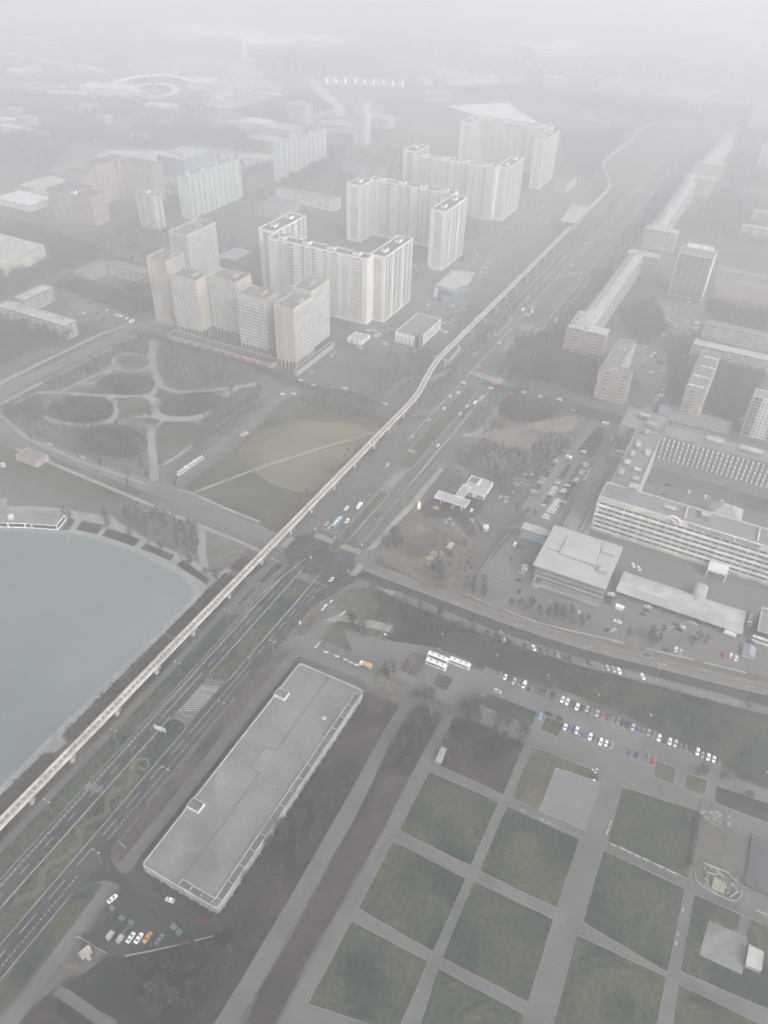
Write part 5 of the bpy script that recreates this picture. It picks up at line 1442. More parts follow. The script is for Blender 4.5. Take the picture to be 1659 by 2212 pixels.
def stage():
    o = empty('open_stage', P('k', 1230, 1130)); tag(o, 'half-built open-air stage with a yellow board and white curved rim', 'stage')
    bs = o.location

    def loc(w, x, y, z): p = P(w, x, y); return (p.x - bs.x, p.y - bs.y, z)
    rim = smooth_line([Vector(loc('k', x, y, .7)) for x, y in ((1020, 1005), (1045, 1080), (1130, 1150), (1260, 1215), (1370, 1248), (1420, 1200), (1425, 1155))], 4)
    mb = MB(); mb.tube(rim, .45, 5); mb.build('rim', M_conc, o)
    mb = MB(); mb.prism([loc('k', x, y, 0)[:2] for x, y in ((1185, 1050), (1282, 1095), (1272, 1195), (1165, 1150))], .1, 1.2); mb.build('board', mat('yellow_board', (0.252, 0.246, 0.174), var=.08), o)
    for q in (((1100, 925), (1290, 1000)), ((1118, 1060), (1138, 1100)), ((1320, 1222), (1400, 1165)), ((1290, 1000), (1395, 1100)), ((1120, 1000), (1210, 1030))):
        mb = MB(); mb.tube([loc('k', *q[0], .9), loc('k', *q[1], .9)], .35, 4); mb.build('beam', M_conc2, o)
    rnd = random.Random(5)
    mb = MB()
    for k in range(40):
        x, y, _ = loc('k', rnd.uniform(1110, 1390), rnd.uniform(960, 1180), 0)
        mb.box((x, y, .4), (rnd.uniform(.5, 1.6), rnd.uniform(.4, 1.2), rnd.uniform(.4, 1.0)), rnd.uniform(0, 3))
    mb.build('rubble', M_conc, o)
    o = empty('platform', P('k', 1600, 900)); tag(o, 'broad slate-grey raised platform at the right edge beside the yard', 'platform')
    bs2 = o.location
    mb = MB(); mb.prism([((P('k', x, y) - bs2).x, (P('k', x, y) - bs2).y) for x, y in ((1515, 680), (1960, 880), (1900, 1330), (1452, 1112))], .0, 1.4); mb.build('deck', mat('slate_deck', (0.081, 0.084, 0.091), var=.05), o)
    for t in range(12):
        a = P('k', 1515, 680).lerp(P('k', 1452, 1112), t / 11) - bs2; mb = MB(); mb.box((a.x, a.y, 1.9), (.12, .12, 1.0)); mb.build('post', M_steel, o)
    # scaffold stair gate at the top of the yard
    o = empty('lighting_rig', P('k', 1200, 540), RZ); tag(o, 'pale scaffold rig with boards at the head of the yard', 'scaffold')
    rnd = random.Random(9)
    for k in range(5): mb = MB(); mb.box((0, -3 + k * 1.3, .8 + k * .3), (9 - k * .8, .3, .2)); mb.build('step', M_conc2, o)
    mb = MB()
    for x in (-8, -3, 3, 8):
        for y in (-5, 5): mb.tube([(x, y, 0), (x, y, 4)], .12, 5)
    for y in (-5, 5): mb.tube([(-8, y, 4), (8, y, 4)], .12, 5)
    for x in (-8, -3, 3, 8): mb.tube([(x, -5, 4), (x, 5, 4)], .12, 5)
    mb.build('truss', M_dark, o)
    for k in range(12): mb = MB(); mb.box((rnd.uniform(-7, 7), rnd.uniform(-4, 4), 1.6), (rnd.uniform(.6, 2), rnd.uniform(.5, 1.4), 1.0), rnd.uniform(0, 1)); mb.build('equipment_case', M_conc2, o)
    # scaffold wall along the left of the yard
    o = empty('scaffold_fence', P('k', 1060, 490)); tag(o, 'dark slatted scaffold fence along the left side of the yard', 'fence')
    bs3 = o.location
    for dx in (0, 22, 42):
        a = P('k', 1075 - dx * .9, 500) - bs3; c = P('k', 1000 - dx, 935) - bs3
        mb = MB(); d = c - a; mb.box(((a.x + c.x) / 2, (a.y + c.y) / 2, 1.4), (d.length, .12, .25), math.atan2(d.y, d.x)); mb.box(((a.x + c.x) / 2, (a.y + c.y) / 2, .6), (d.length, .12, .25), math.atan2(d.y, d.x)); mb.build('rail', M_dark, o)
        for t in range(14): mb = MB(); q = a.lerp(c, t / 13); mb.box((q.x, q.y, .9), (.2, .2, 1.8)); mb.build('post', M_dark, o)


stage()
# small shelters and sheds
for nm, lab, w_, pts_, h, m in (('shelter', 'small grey-roofed shelter standing between the path and the dark square lawn', 'f', [(525, 962), (570, 985), (522, 1102), (465, 1085)], 3.0, M_tin),
                               ('shed', 'pale irregular shed by itself in the grass at the bottom left', 'l', [(15, 860), (85, 800), (112, 790), (132, 830), (108, 850), (120, 890), (95, 905), (60, 885), (35, 900)], 3.0, mat('shed_roof', (.36, .33, .31), var=.06)),
                               ('cabin', 'white flat-roofed cabin beside the grey square at the right edge', 'H', [(1578, 760), (1642, 795), (1632, 878), (1562, 850)], 3.2, M_conc2),
                               ('shed', 'small white shed by the dirt track below the filling station', 'j', [(445, 468), (494, 475), (492, 512), (447, 505)], 3.0, M_wpanel),
                               ('shed', 'low grey shed with a glazed strip beside the sand heap', 'j', [(122, 668), (160, 622), (200, 635), (165, 690)], 2.6, M_conc2)):
    g = [P(w_, x, y, h) for x, y in pts_]
    c = sum(g, Vector()) / len(g); o = empty(nm, (c.x, c.y, 0)); tag(o, lab, nm)
    mb = MB(); mb.prism([(p.x - c.x, p.y - c.y) for p in g], h - .25, h); mb.build('roof', m, o)
    mb = MB(); mb.prism([((p.x - c.x) * .9, (p.y - c.y) * .9) for p in g], 0, h - .26); mb.build('wall', M_stucco, o)
# ------------------------------------------------------------------ MONORAIL GUIDEWAY
M_rail = mat('guideway_concrete', (.56, .52, .48), var=.05, scale=.2)
M_pink = mat('guideway_walkway', (.27, .22, .205), var=.1, scale=.4)


def guideway():
    o = empty('monorail_guideway', UV(-60, -18)); tag(o, 'elevated twin-beam monorail guideway running beside the avenue from bottom left into the haze', 'monorail track')
    bs = o.location
    C_ = [UV(-110, -18.2, 8), UV(-60, -18.2, 8), UV(60, -18, 8), UV(200, -18, 8), UV(330, -17.8, 8), UV(400, -17.6, 8), UV(440, -17.4, 8.2), UV(465, -19.2, 8.5), UV(490, -23.5, 9), UV(515, -27.4, 9), UV(545, -29, 9), UV(600, -28.6, 9), UV(780, -28.6, 9), UV(920, -29, 9), UV(1000, -30, 9), UV(1060, -28, 9), UV(1140, -29, 9), UV(1180, -36, 9), UV(1240, -58, 9), UV(1290, -72, 9), UV(1340, -76, 9), UV(1440, -71, 9), UV(1570, -73, 9), UV(1640, -60, 9)]
    L_ = smooth_line(C_, 8)
    out = []
    for i in range(len(L_) - 1):                       # resample
        n = max(1, int((L_[i + 1] - L_[i]).length / 9)); out += [L_[i].lerp(L_[i + 1], k / n) for k in range(n)]
    L_ = out + [L_[-1]]

    def beam(off, w, top, dep, m, name):
        c = [p for p in strip_pts(L_, abs(off) * 2)[0 if off < 0 else 1]] if off else L_
        A_, B_ = strip_pts(c, w); mb = MB()
        for i in range(len(c) - 1):
            z0, z1 = c[i].z, c[i + 1].z
            q = [(A_[i].x, A_[i].y, z0 + top), (B_[i].x, B_[i].y, z0 + top), (B_[i + 1].x, B_[i + 1].y, z1 + top), (A_[i + 1].x, A_[i + 1].y, z1 + top)]
            l = [(x, y, z - dep) for x, y, z in q]
            mb.add(q + l, [(0, 1, 2, 3), (4, 7, 6, 5), (0, 3, 7, 4), (1, 5, 6, 2)])
        mb.build(name, m, o, origin=None).location = (-bs.x, -bs.y, 0)
        return c
    beam(-1.7, 1.25, .1, 1.5, M_rail, 'beam'); beam(1.7, 1.25, .1, 1.5, M_rail, 'beam')
    beam(-1.7, .3, .42, .3, M_conc2, 'power_rail'); beam(1.7, .3, .42, .3, M_conc2, 'power_rail')
    beam(0, 1.9, -.6, .12, M_pink, 'walkway')
    acc = 0; T = []
    for i in range(len(L_) - 1):
        d = L_[i + 1] - L_[i]; ln = d.length
        while acc < ln:
            p = L_[i] + d * (acc / ln); acc += 3.2
            if toUV(p)[0] < 760: T.append((p - bs, math.atan2(d.y, d.x)))
        acc -= ln
    tm = MB(); tm.box((0, 0, -.45), (.75, 2.1, .3)); tme = tm.mesh('cross_tie', [M_rail])
    T.sort(key=lambda q: (q[0] + bs - Vector((0, 0, HC))).length)
    for p, a in T[:100]: inst('cross_tie', tme, o, p, a)
    mb = MB()
    for p, a in T[100:]: mb.box((p.x, p.y, p.z - .45), (.75, 2.1, .3), a)
    mb.build('cross_tie', M_rail, o)['kind'] = 'stuff'
    return L_


GW = guideway()


def at_u(u):
    best = min(GW, key=lambda p: abs(toUV(p)[0] - u)); return best


pier = MB(); pier.box((0, 0, 5.9), (4.9, 1.2, 1.0)); 
pier.prism([(1.0 * math.cos(k * PI / 8), 1.35 * math.sin(k * PI / 8)) for k in range(16)], 0, 5.5)
pcap = MB(); pcap.box((2.9, 0, 6.4), (1.6, .9, .25)); pcap.box((3.5, .3, 7.0), (.25, .25, 1.2)); pcap.box((3.0, -.2, 6.9), (.7, .5, .8))
pm1, pm2 = pier.mesh('pier_shaft', [M_conc2]), pcap.mesh('pier_bracket', [M_steel])
PU = [-27, 4.5, 35.1, 60.5, 92, 123, 155, 189.5, 224.5, 258.4, 285.2, 316.4, 347.6, 378.2, 404.5, 431, 457]
for i, u in enumerate(PU):
    p = at_u(u); u_, v_ = toUV(p); q = UV(u, v_)
    r = empty('guideway_pier', q, RZ)
    tag(r, 'round concrete guideway pier, %s along from the bottom left corner' % ORD[i + 1] if i > 1 else 'round concrete guideway pier %s' % ('hidden just past the bottom left corner' if i == 0 else 'at the bottom left corner, nearest the left edge'), 'pier', 'round concrete piers under the guideway')
    inst('shaft', pm1, r); inst('bracket', pm2, r)
port = MB(); port.box((0, 0, 3.17), (1.0, 1.2, 6.34))
por2 = MB(); por2.box((0, 0, 6.85), (13.0, 1.3, 1.0))
pp1, pp2 = port.mesh('portal_leg', [M_conc2]), por2.mesh('portal_beam', [M_conc2])
for i, u in enumerate((530, 562, 596, 630, 662, 695, 728, 762, 796, 830, 865, 900, 935)):
    q = UV(u, toUV(at_u(u))[1])
    r = empty('guideway_portal', q, RZ)
    tag(r, 'two-legged concrete portal under the guideway, %s from the bend' % ORD[i + 1], 'portal', 'concrete portals under the guideway')
    inst('leg', pp1, r, (-5.6, 0, 0)); inst('leg', pp1, r, (5.6, 0, 0)); inst('beam', pp2, r)
# stairs and lattice hung under one portal, station over the line
o = empty('maintenance_stair', UV(547, -22), RZ); tag(o, 'white lattice stair hung beside the guideway near the white hall', 'stair')
mb = MB(); mb.tube([(0, -16, 3.2), (0, 14, 6.6)], .2, 4); mb.tube([(1.6, -16, 3.2), (1.6, 14, 6.6)], .2, 4); mb.build('rail', M_white, o)
for k in range(12): mb = MB(); mb.box((.8, -16 + k * 2.7, 3.1 + k * .31), (1.6, .35, .1)); mb.build('tread', M_steel, o)
o = empty('monorail_station', UV(985, -31), RZ); tag(o, 'monorail station with a pale roof straddling the guideway in the haze', 'station')
mb = MB(); mb.box((-3, 0, 14.2), (22, 74, .8)); mb.box((-9, 20, 15.2), (16, 30, 1.2)); mb.build('roof', M_conc2, o)
mb = MB(); mb.box((-3, 0, 10.4), (20, 70, 6.7)); mb.build('wall', M_conc, o)
mb = MB(); mb.box((-3, -35.2, 9.8), (7, .5, 4.4)); mb.build('portal_opening', M_dark, o)
mb = MB(); mb.box((0, 0, 3.5), (1, 1, 7)); cm = mb.mesh('column', [M_conc2])
for x in (-10, 4):
    for k in range(6): inst('column', cm, o, (x, -30 + k * 12, 0))

# ------------------------------------------------------------------ VEHICLES
PAINT = {'white': (.78, .78, .77), 'silver': (.42, .43, .43), 'grey': (.16, .165, .17), 'dark': (.028, .029, .033), 'black': (.014, .014, .016), 'red': (.42, .03, .045), 'dark red': (.13, .03, .035), 'blue': (.06, .13, .30), 'pale blue': (.20, .38, .46),
         'tan': (.30, .26, .20), 'yellow': (.72, .46, .08), 'orange': (.58, .29, .08), 'teal': (.10, .17, .17), 'green': (.085, .16, .07)}
PM = {k: mat('paint_' + k.replace(' ', '_'), v, rough=.32, var=.04, scale=.5, spec=.5, c2=tuple(x * .9 for x in v)) for k, v in PAINT.items()}
M_lamp = mat('headlamp', (.7, .7, .66), rough=.3, var=.03)
M_tail = mat('tail_lamp', (.35, .02, .02), rough=.3, var=.03)


def loft(sections, mats=0):
    """body skin from cross sections (y, half width, z bottom, z top); closed at both ends"""
    mb = MB(); rings = []
    for y, hw, zb, zt in sections:
        e = min(.10, hw * .2)
        rings.append([(-hw, y, zb), (-hw, y, zt - e), (-hw + e * 1.6, y, zt), (hw - e * 1.6, y, zt), (hw, y, zt - e), (hw, y, zb)])
    vs = [p for r in rings for p in r]; n = 6; fs = []
    for i in range(len(rings) - 1):
        for k in range(n): fs.append((i * n + k, i * n + (k + 1) % n, (i + 1) * n + (k + 1) % n, (i + 1) * n + k))
    fs.append(tuple(range(n - 1, -1, -1))); fs.append(tuple((len(rings) - 1) * n + k for k in range(n)))
    mb.add(vs, [tuple(reversed(f)) for f in fs])
    return mb


def wheel_mesh(r=.32, w=.22):
    mb = MB()
    vs = []
    n = 14
    for x in (-w / 2, w / 2): vs += [(x, r * math.cos(2 * PI * k / n), r * math.sin(2 * PI * k / n)) for k in range(n)]
    mb.add(vs, [(k, (k + 1) % n, n + (k + 1) % n, n + k) for k in range(n)] + [tuple(range(n))[::-1], tuple(range(n, 2 * n))])
    for x, sg in ((-w / 2 - .005, -1), (w / 2 + .005, 1)):
        q = [(x, r * .6 * math.cos(2 * PI * k / n), r * .6 * math.sin(2 * PI * k / n)) for k in range(n)]
        mb.poly(q if sg > 0 else q[::-1], 1)
    return mb.mesh('wheel', [M_rubber, M_steel])


WHEEL = wheel_mesh(); BIGW = wheel_mesh(.5, .3)


class Kind: pass


def car_kind(L_, W_, belt, H_, bonnet, boot, wsl, rsl):
    """bonnet / boot lengths, windscreen and rear slopes (m)"""
    K = Kind(); hw = W_ / 2; f, r = L_ / 2, -L_ / 2     # +y is the front
    g0, g1 = f - bonnet, r + boot
    body = loft([(r, hw * .80, .42, belt - .18), (r + .12, hw * .93, .28, belt - .04), (r + .6, hw, .22, belt), (g0, hw, .22, belt), (f - .55, hw * .96, .22, belt - .14), (f - .12, hw * .86, .28, belt - .26), (f, hw * .72, .38, belt - .36)])
    t0, t1 = g0 - wsl, g1 + rsl; tw = hw * .74
    rf = MB(); rf.add([(-tw, t1, H_ - .05), (tw, t1, H_ - .05), (tw, t0, H_ - .05), (-tw, t0, H_ - .05), (-tw * .9, t1 + .12, H_), (tw * .9, t1 + .12, H_), (tw * .9, t0 - .12, H_), (-tw * .9, t0 - .12, H_)],
                      [(4, 5, 6, 7), (0, 1, 5, 4), (1, 2, 6, 5), (2, 3, 7, 6), (3, 0, 4, 7), (3, 2, 1, 0)])
    # pillars
    for sx in (-1, 1):
        for a, b in (((hw * .9, g0, belt - .02), (tw, t0, H_ - .04)), ((hw * .9, g1, belt - .02), (tw, t1, H_ - .04)), ((hw * .92, (g0 + g1) / 2, belt - .02), (tw * 1.01, (t0 + t1) / 2, H_ - .04))):
            rf.tube([(sx * a[0], a[1], a[2]), (sx * b[0], b[1], b[2])], .06, 4)
    n = len(body.v); body.v += rf.v; body.f += [[i + n for i in q] for q in rf.f]; body.m += rf.m
    K.body = body.mesh('car_body', [PM['white']])
    i = .93
    A_ = {'bl': (-hw * .86, g1, belt), 'br': (hw * .86, g1, belt), 'fl': (-hw * .86, g0, belt), 'fr': (hw * .86, g0, belt), 'tbl': (-tw * i, t1, H_ - .05), 'tbr': (tw * i, t1, H_ - .05), 'tfl': (-tw * i, t0, H_ - .05), 'tfr': (tw * i, t0, H_ - .05)}

    def q(*ks): mb = MB(); mb.poly([A_[k] for k in ks]); return mb.mesh('car_glass', [M_glass])
    K.glass = [('windscreen', q('fl', 'fr', 'tfr', 'tfl')), ('rear_window', q('br', 'bl', 'tbl', 'tbr')), ('side_window', q('fr', 'br', 'tbr', 'tfr')), ('side_window', q('bl', 'fl', 'tfl', 'tbl'))]
    K.wheels = [(sx * (hw - .1), y, .32) for sx in (-1, 1) for y in (f - .85, r + .85)]
    lm = MB(); lm.box((0, 0, 0), (.34, .12, .14)); K.lamp = lm.mesh('headlight', [M_lamp]); lm = MB(); lm.box((0, 0, 0), (.3, .1, .16)); K.tail = lm.mesh('tail_light', [M_tail])
    K.lamps = [(sx * hw * .62, f - .08, belt - .34) for sx in (-1, 1)]; K.tails = [(sx * hw * .64, r + .03, belt - .28) for sx in (-1, 1)]
    K.cat = 'car'; K.L = L_
    one = MB()                                   # one-piece copy for the distance
    one.v = list(body.v); one.f = [list(x) for x in body.f]; one.m = list(body.m)
    for _, ks in zip(range(4), (('fl', 'fr', 'tfr', 'tfl'), ('br', 'bl', 'tbl', 'tbr'), ('fr', 'br', 'tbr', 'tfr'), ('bl', 'fl', 'tfl', 'tbl'))): one.poly([A_[k] for k in ks], 1)
    K.onemb = one; K.one = one.mesh('distant_car', [PM['white'], M_glass])
    return K


SEDAN = car_kind(4.6, 1.82, .92, 1.45, 1.25, .85, .75, .60)
SUV = car_kind(4.65, 1.90, 1.08, 1.72, 1.10, .25, .60, .35)
HATCH = car_kind(4.0, 1.74, .95, 1.52, 1.00, .22, .70, .45)
WAGON = car_kind(5.0, 1.98, 1.12, 1.98, .85, .15, .75, .18)
KINDS = {'s': SEDAN, 'u': SUV, 'h': HATCH, 'v': WAGON}
NPARTED = [0]
ZR = .30


def paint(o, m):
    o.material_slots[0].link = 'OBJECT'; o.material_slots[0].material = m


def put_car(kind, colour, p, ang, label, group, parted=True):
    K = KINDS[kind]
    if not parted:
        o = inst('car', K.one, None, (p.x, p.y, ZR), ang); paint(o, PM[colour]); tag(o, label, 'car', group); return o
    r = empty('car', (p.x, p.y, ZR), ang); tag(r, label, 'car', group)
    b = inst('body', K.body, r); paint(b, PM[colour])
    for nm, me in K.glass: inst(nm, me, r)
    for w_ in K.wheels: inst('wheel', WHEEL, r, w_)
    for l_ in K.lamps: inst('headlight', K.lamp, r, l_)
    for l_ in K.tails: inst('tail_light', K.tail, r, l_)
    return r


CN = {'white': 'white', 'silver': 'silver', 'grey': 'grey', 'dark': 'dark', 'red': 'bright red', 'dark red': 'dark red', 'blue': 'blue', 'pale blue': 'pale blue', 'tan': 'tan', 'yellow': 'yellow taxi', 'orange': 'orange taxi', 'teal': 'dark teal', 'black': 'black', 'green': 'green'}
CARS = []          # (colour, point, kind, angle, area phrase, end phrase, group)


def fleet(area, end, group, w, lst, ang, order=None, jitter=.03):
    """cars of one place: they are told apart by colour and by their count from one end"""
    rnd = random.Random(len(area) * 31 + len(lst))
    items = []
    for q in lst:
        c = {'w': 'white', 's': 'silver', 'g': 'grey', 'd': 'dark', 'r': 'red', 'R': 'dark red', 'b': 'blue', 'p': 'pale blue', 't': 'tan', 'y': 'yellow', 'o': 'orange', 'T': 'teal', 'k': 'black'}[q[2][0]]
        k = q[2][1] if len(q[2]) > 1 else rnd.choice('ssuhs')
        a = q[3] if len(q) > 3 else ang
        items.append([c, P(w, q[0], q[1]), k, a + rnd.uniform(-jitter, jitter)])
    items.sort(key=order or (lambda t: t[1].length))
    cnt, seen = {}, {}
    for it in items: cnt[it[0]] = cnt.get(it[0], 0) + 1
    for c, p, k, a in items:
        seen[c] = seen.get(c, 0) + 1
        if cnt[c] == 1: lab = 'only %s car %s' % (CN[c], area)
        else: lab = '%s %s car from %s %s' % (ORD[seen[c]], CN[c], end, area)
        lab = lab.replace('taxi car', 'taxi')
        CARS.append((c, p, k, a, lab, group))


def ang_of(w, a, b):
    d = P(w, *b) - P(w, *a); return math.atan2(d.y, d.x) - PI / 2


A_AV = math.atan2(AX.y, AX.x) - PI / 2          # heading along the avenue
A_AC = A_AV + PI / 2                            # across it
along = lambda t: toUV(t[1])[0]
across = lambda t: toUV(t[1])[1]
a_row = math.atan2(nrow.y, nrow.x) - PI / 2
FH = 1685.4
fleet('in the long parking row', 'the coach end', 'cars in the long parking row', 'f',
      [(490, 146, 'b'), (797, 268, 'd'), (836, 280, 'dh'), (878, 292, 'd'), (1030, 350, 'g'), (1072, 372, 'wh'), (1112, 388, 'd'), (1150, 408, 's'), (1192, 418, 'g'), (1235, 440, 'wv'), (1278, 468, 'd'), (1360, 490, 'd'), (1400, 503, 'd'), (1440, 522, 'gu'), (1482, 533, 'd'), (1523, 546, 'gu'), (1567, 565, 'ws'), (1608, 585, 'ws'), (1645, 608, 'd')]
      + [(x + FH, y, c) for x, y, c in ((8, 630, 'wu'), (48, 640, 'd'), (95, 646, 's'), (138, 672, 'g'), (180, 685, 's'), (228, 703, 'rh'), (270, 720, 'd'), (312, 738, 'g'), (362, 750, 'gu'), (402, 765, 'd'), (442, 790, 'd'), (490, 805, 's'), (533, 828, 'bh'), (577, 840, 'T'), (625, 853, 't'), (670, 868, 'g'), (715, 897, 'ws'), (762, 916, 'd'), (808, 928, 'ws'), (855, 945, 's'), (900, 972, 'T'), (947, 985, 'g'), (993, 997, 'dh'), (1045, 1018, 'wu'), (1088, 1045, 't'), (1140, 1063, 'ws'), (1187, 1083, 'wh'), (1232, 1097, 'Rh'))], a_row + PI, order=across)
fleet('in the short row below the long one', 'the coach end', 'cars in the short parking row', 'f',
      [(1590, 805, 'wh'), (1633, 822, 'b')] + [(x + FH, y, c) for x, y, c in ((-22, 838, 'd'), (3, 832, 'w'), (33, 848, 'g'), (72, 885, 'b'), (120, 888, 'ws'), (170, 910, 'g'), (210, 932, 'wu'), (258, 945, 'wh'), (305, 962, 't'))], a_row + PI, order=across)
fleet('in the four-car bay by the brown bed', 'the coach end', 'cars in the four-car bay', 'h', [(473, 1035, 'b'), (523, 1048, 'd'), (620, 1075, 'gu'), (667, 1105, 'r')], a_row + PI, order=across)
a_lane = math.atan2(rowd.y, rowd.x) - PI / 2
fleet('loose by the green beds', 'the coach end', 'cars standing loose in the big car park', 'f', [(1003, 495, 'su', a_lane), (1375, 708, 'p', a_row), (1455, 692, 'd', a_lane), (1545, 730, 'd', a_lane)], a_lane, order=across)
a_bay = ang_of('h', (890, 420), (940, 500))
fleet('in the slanted bays along the side street', 'the junction', 'cars in the slanted bays', 'f', [(1000, 20, 'd'), (1100, 58, 'd'), (1250, 105, 'd'), (1318, 120, 'ws'), (1382, 140, 'd'), (1447, 155, 'd'), (1520, 178, 'gu'), (1585, 200, 'd'), (1640, 216, 'd')]
      + [(x + FH, y, c) for x, y, c in ((110, 250, 'd'), (268, 293, 's'), (320, 305, 's'), (367, 322, 'wu'), (570, 368, 'wu'), (1490, 612, 'd'))], a_bay, order=across)
fleet('in the yard before the barrel shed', 'the glass hall', 'cars in the office yard', 'i', [(300, 862, 'wu', A_AC), (290, 890, 'd', A_AC), (278, 915, 'd', A_AC), (268, 940, 'd', A_AC), (620, 970, 'ws', A_AC), (600, 1004, 'd', A_AC), (575, 1037, 'd', A_AC), (750, 952, 'w', A_AV), (355, 1100, 'w', A_AC), (318, 1172, 's', A_AC + .9), (268, 1170, 'd', A_AC + .7), (1055, 1070, 'ws', A_AC), (1050, 1098, 'd', A_AC), (1010, 1117, 's', A_AC - .2), (920, 1150, 'w', A_AC - .2), (885, 1166, 'd', A_AC - .2), (1365, 1190, 'wh', A_AC), (540, 638, 'w', A_AV + .5), (492, 612, 'w', A_AV + .5), (1270, 1390, 'r', A_AV + .4), (1335, 1390, 'wh', A_AV), (1500, 1270, 'd', A_AC), (560, 880, 'd', A_AV), (610, 895, 'g', A_AV), (660, 915, 'd', A_AV), (830, 985, 'd', A_AV), (880, 1005, 'g', A_AV), (1130, 1100, 'd', A_AV), (1190, 1120, 'd', A_AV), (1240, 1140, 'g', A_AV), (865, 130 + 1000, 'd', A_AC), (905, 1160, 's', A_AC), (780, 1345, 'd'), (860, 1340, 'w', A_AV), (905, 1360, 's', A_AV), (1380, 1415, 'w', A_AV), (430, 955, 'g', A_AV), (20, 1022, 's', A_AV), (400, 822, 'd', A_AV), (470, 850, 'd', A_AV), (515, 865, 'd', A_AV)], A_AC, order=across)
fleet('in the yard left of the glass hall', 'the side street', 'cars in the glass hall yard', 'j', [(718, 650, 'wu', A_AV), (755, 663, 'd', A_AV), (790, 680, 'd', A_AV), (685, 775, 'd', A_AV + .6), (812, 780, 'R', A_AC), (805, 840, 'w', A_AC), (805, 868, 'wu', A_AC), (775, 897, 's', A_AC), (752, 962, 'd', A_AC), (757, 1055, 'd', A_AV), (888, 1110, 'b', A_AV), (1280, 1138, 'g', A_AC), (1265, 1242, 's', A_AV), (1605, 1318, 'w', A_AC), (1110, 1182, 'g', A_AV)], A_AC, order=along)
fleet('at the filling station', 'the totem', 'cars at the filling station', 'j', [(343, 357, 'wh', A_AV), (185, 322, 's', A_AV), (35, 340, 'o', A_AC), (405, 295, 'd', A_AV)], A_AC, order=across)


def file_pts(w, a, b, n, cols, rnd):
    return [(a[0] + (b[0] - a[0]) * k / (n - 1), a[1] + (b[1] - a[1]) * k / (n - 1), cols[k % len(cols)]) for k in range(n)]


rnd = random.Random(4)
fleet('in the left file of the crowded car park', 'the near end', 'cars in the crowded car park, left file', 'm', [(612, 1050, 'wu'), (577, 1095, 'd'), (548, 1140, 'g'), (512, 1200, 'd'), (490, 1235, 'd'), (452, 1285, 's'), (425, 1320, 's'), (395, 1370, 'd'), (372, 1400, 'd'), (330, 1448, 's'), (312, 1487, 'g'), (710, 915, 'g'), (700, 942, 'g')], A_AC, order=along)
fleet('in the second file of the crowded car park', 'the near end', 'cars in the crowded car park, second file', 'm', file_pts('m', (788, 1108), (455, 1625), 19, ['d', 'd', 'g', 'd', 'd', 'd', 'd', 's', 'w', 'd', 'w', 'w', 'w', 'w', 'd', 'b', 'd', 'd', 'w'], rnd), A_AC, order=along)
fleet('in the third file of the crowded car park', 'the near end', 'cars in the crowded car park, third file', 'm', file_pts('m', (938, 1108), (540, 1705), 22, ['d', 'g', 'd', 'd', 'g', 'd', 'd', 'g', 'd', 'w', 'd', 'w', 'w', 'd', 'g', 's', 'w', 'w', 'w', 'w', 'w', 'w'], rnd) + [(500, 1750, 'w'), (485, 1785, 'w')], A_AC, order=along)
fleet('in the fourth file of the crowded lot', 'the near end', 'cars in the crowded car park, fourth file', 'm', file_pts('m', (1008, 1085), (690, 1605), 18, ['w', 'w', 'g', 'w', 'w', 'g', 's', 'w', 'g', 'd', 'd', 'd', 'R', 'd', 'R', 'R', 'w', 'g'], rnd) + [(640, 1590, 'w'), (618, 1625, 'w'), (590, 1668, 'w'), (572, 1700, 'w')], A_AC, order=along)
fleet('in the right file of the crowded lot', 'the near end', 'cars in the crowded car park, right file', 'm', [(1060, 1165, 'w'), (1042, 1200, 'w'), (1025, 1240, 'w'), (1000, 1277, 'w')], A_AV, order=along)
fleet('by the overgrown bed behind the crowded car park', 'the near end', 'cars behind the crowded car park', 'm', [(1355, 590, 'g'), (1345, 765, 'w', A_AV), (1448, 690, 'w', A_AV), (1436, 735, 'w', A_AV), (1045, 835, 'g'), (1015, 880, 'g'), (980, 930, 'w')], A_AC, order=along)
fleet('on the cross street', 'the avenue', 'cars on the cross street', 'm', [(200, 157, 'w'), (415, 212, 'w'), (665, 250, 'wu'), (845, 388, 's')], A_AC - .12, order=across)
fleet('on the avenue before the junction', 'the junction', 'cars on the avenue', 'd', [(580, 670, 'wu'), (585, 778, 'wu'), (435, 830, 'y'), (490, 768, 's'), (408, 800, 's'), (930, 298, 's'), (1148, 50, 'su'), (1370, 127, 'w'), (850, 742, 'R')], A_AV + PI, order=along)
fleet('on the avenue in the right foreground lanes', 'the bottom', 'cars on the near avenue', 'a', [(607, 1095, 'g'), (1328, 405, 'w')], A_AV, order=along)
fleet('on the avenue by the second crossing', 'the near side', 'cars at the second crossing', 'e', [(840, 535, 'y'), (868, 508, 'd'), (710, 680, 'wu', A_AC), (718, 715, 'g', A_AC), (665, 765, 'w'), (598, 797, 'w'), (545, 902, 'w'), (418, 1000, 's'), (745, 882, 'w'), (790, 836, 'd'), (685, 948, 'w'), (710, 972, 'd'), (775, 893, 'd'), (735, 930, 'd'), (945, 725, 'w', A_AC), (885, 690, 'd', A_AC), (1060, 760, 'd', A_AC)], A_AV, order=along)
fleet('on the side road crossing the guideway', 'the avenue', 'cars on the side road', 'e', [(35, 863, 'w', A_AC)], A_AC)
fleet('on the far avenue past the second crossing', 'the crossing', 'cars on the far avenue', 'e', [(1305, 35, 'w'), (1252, 88, 'w'), (1275, 97, 'w'), (1335, 250, 'w'), (1335, 207, 'd'), (1318, 20, 's')], A_AV, order=along)
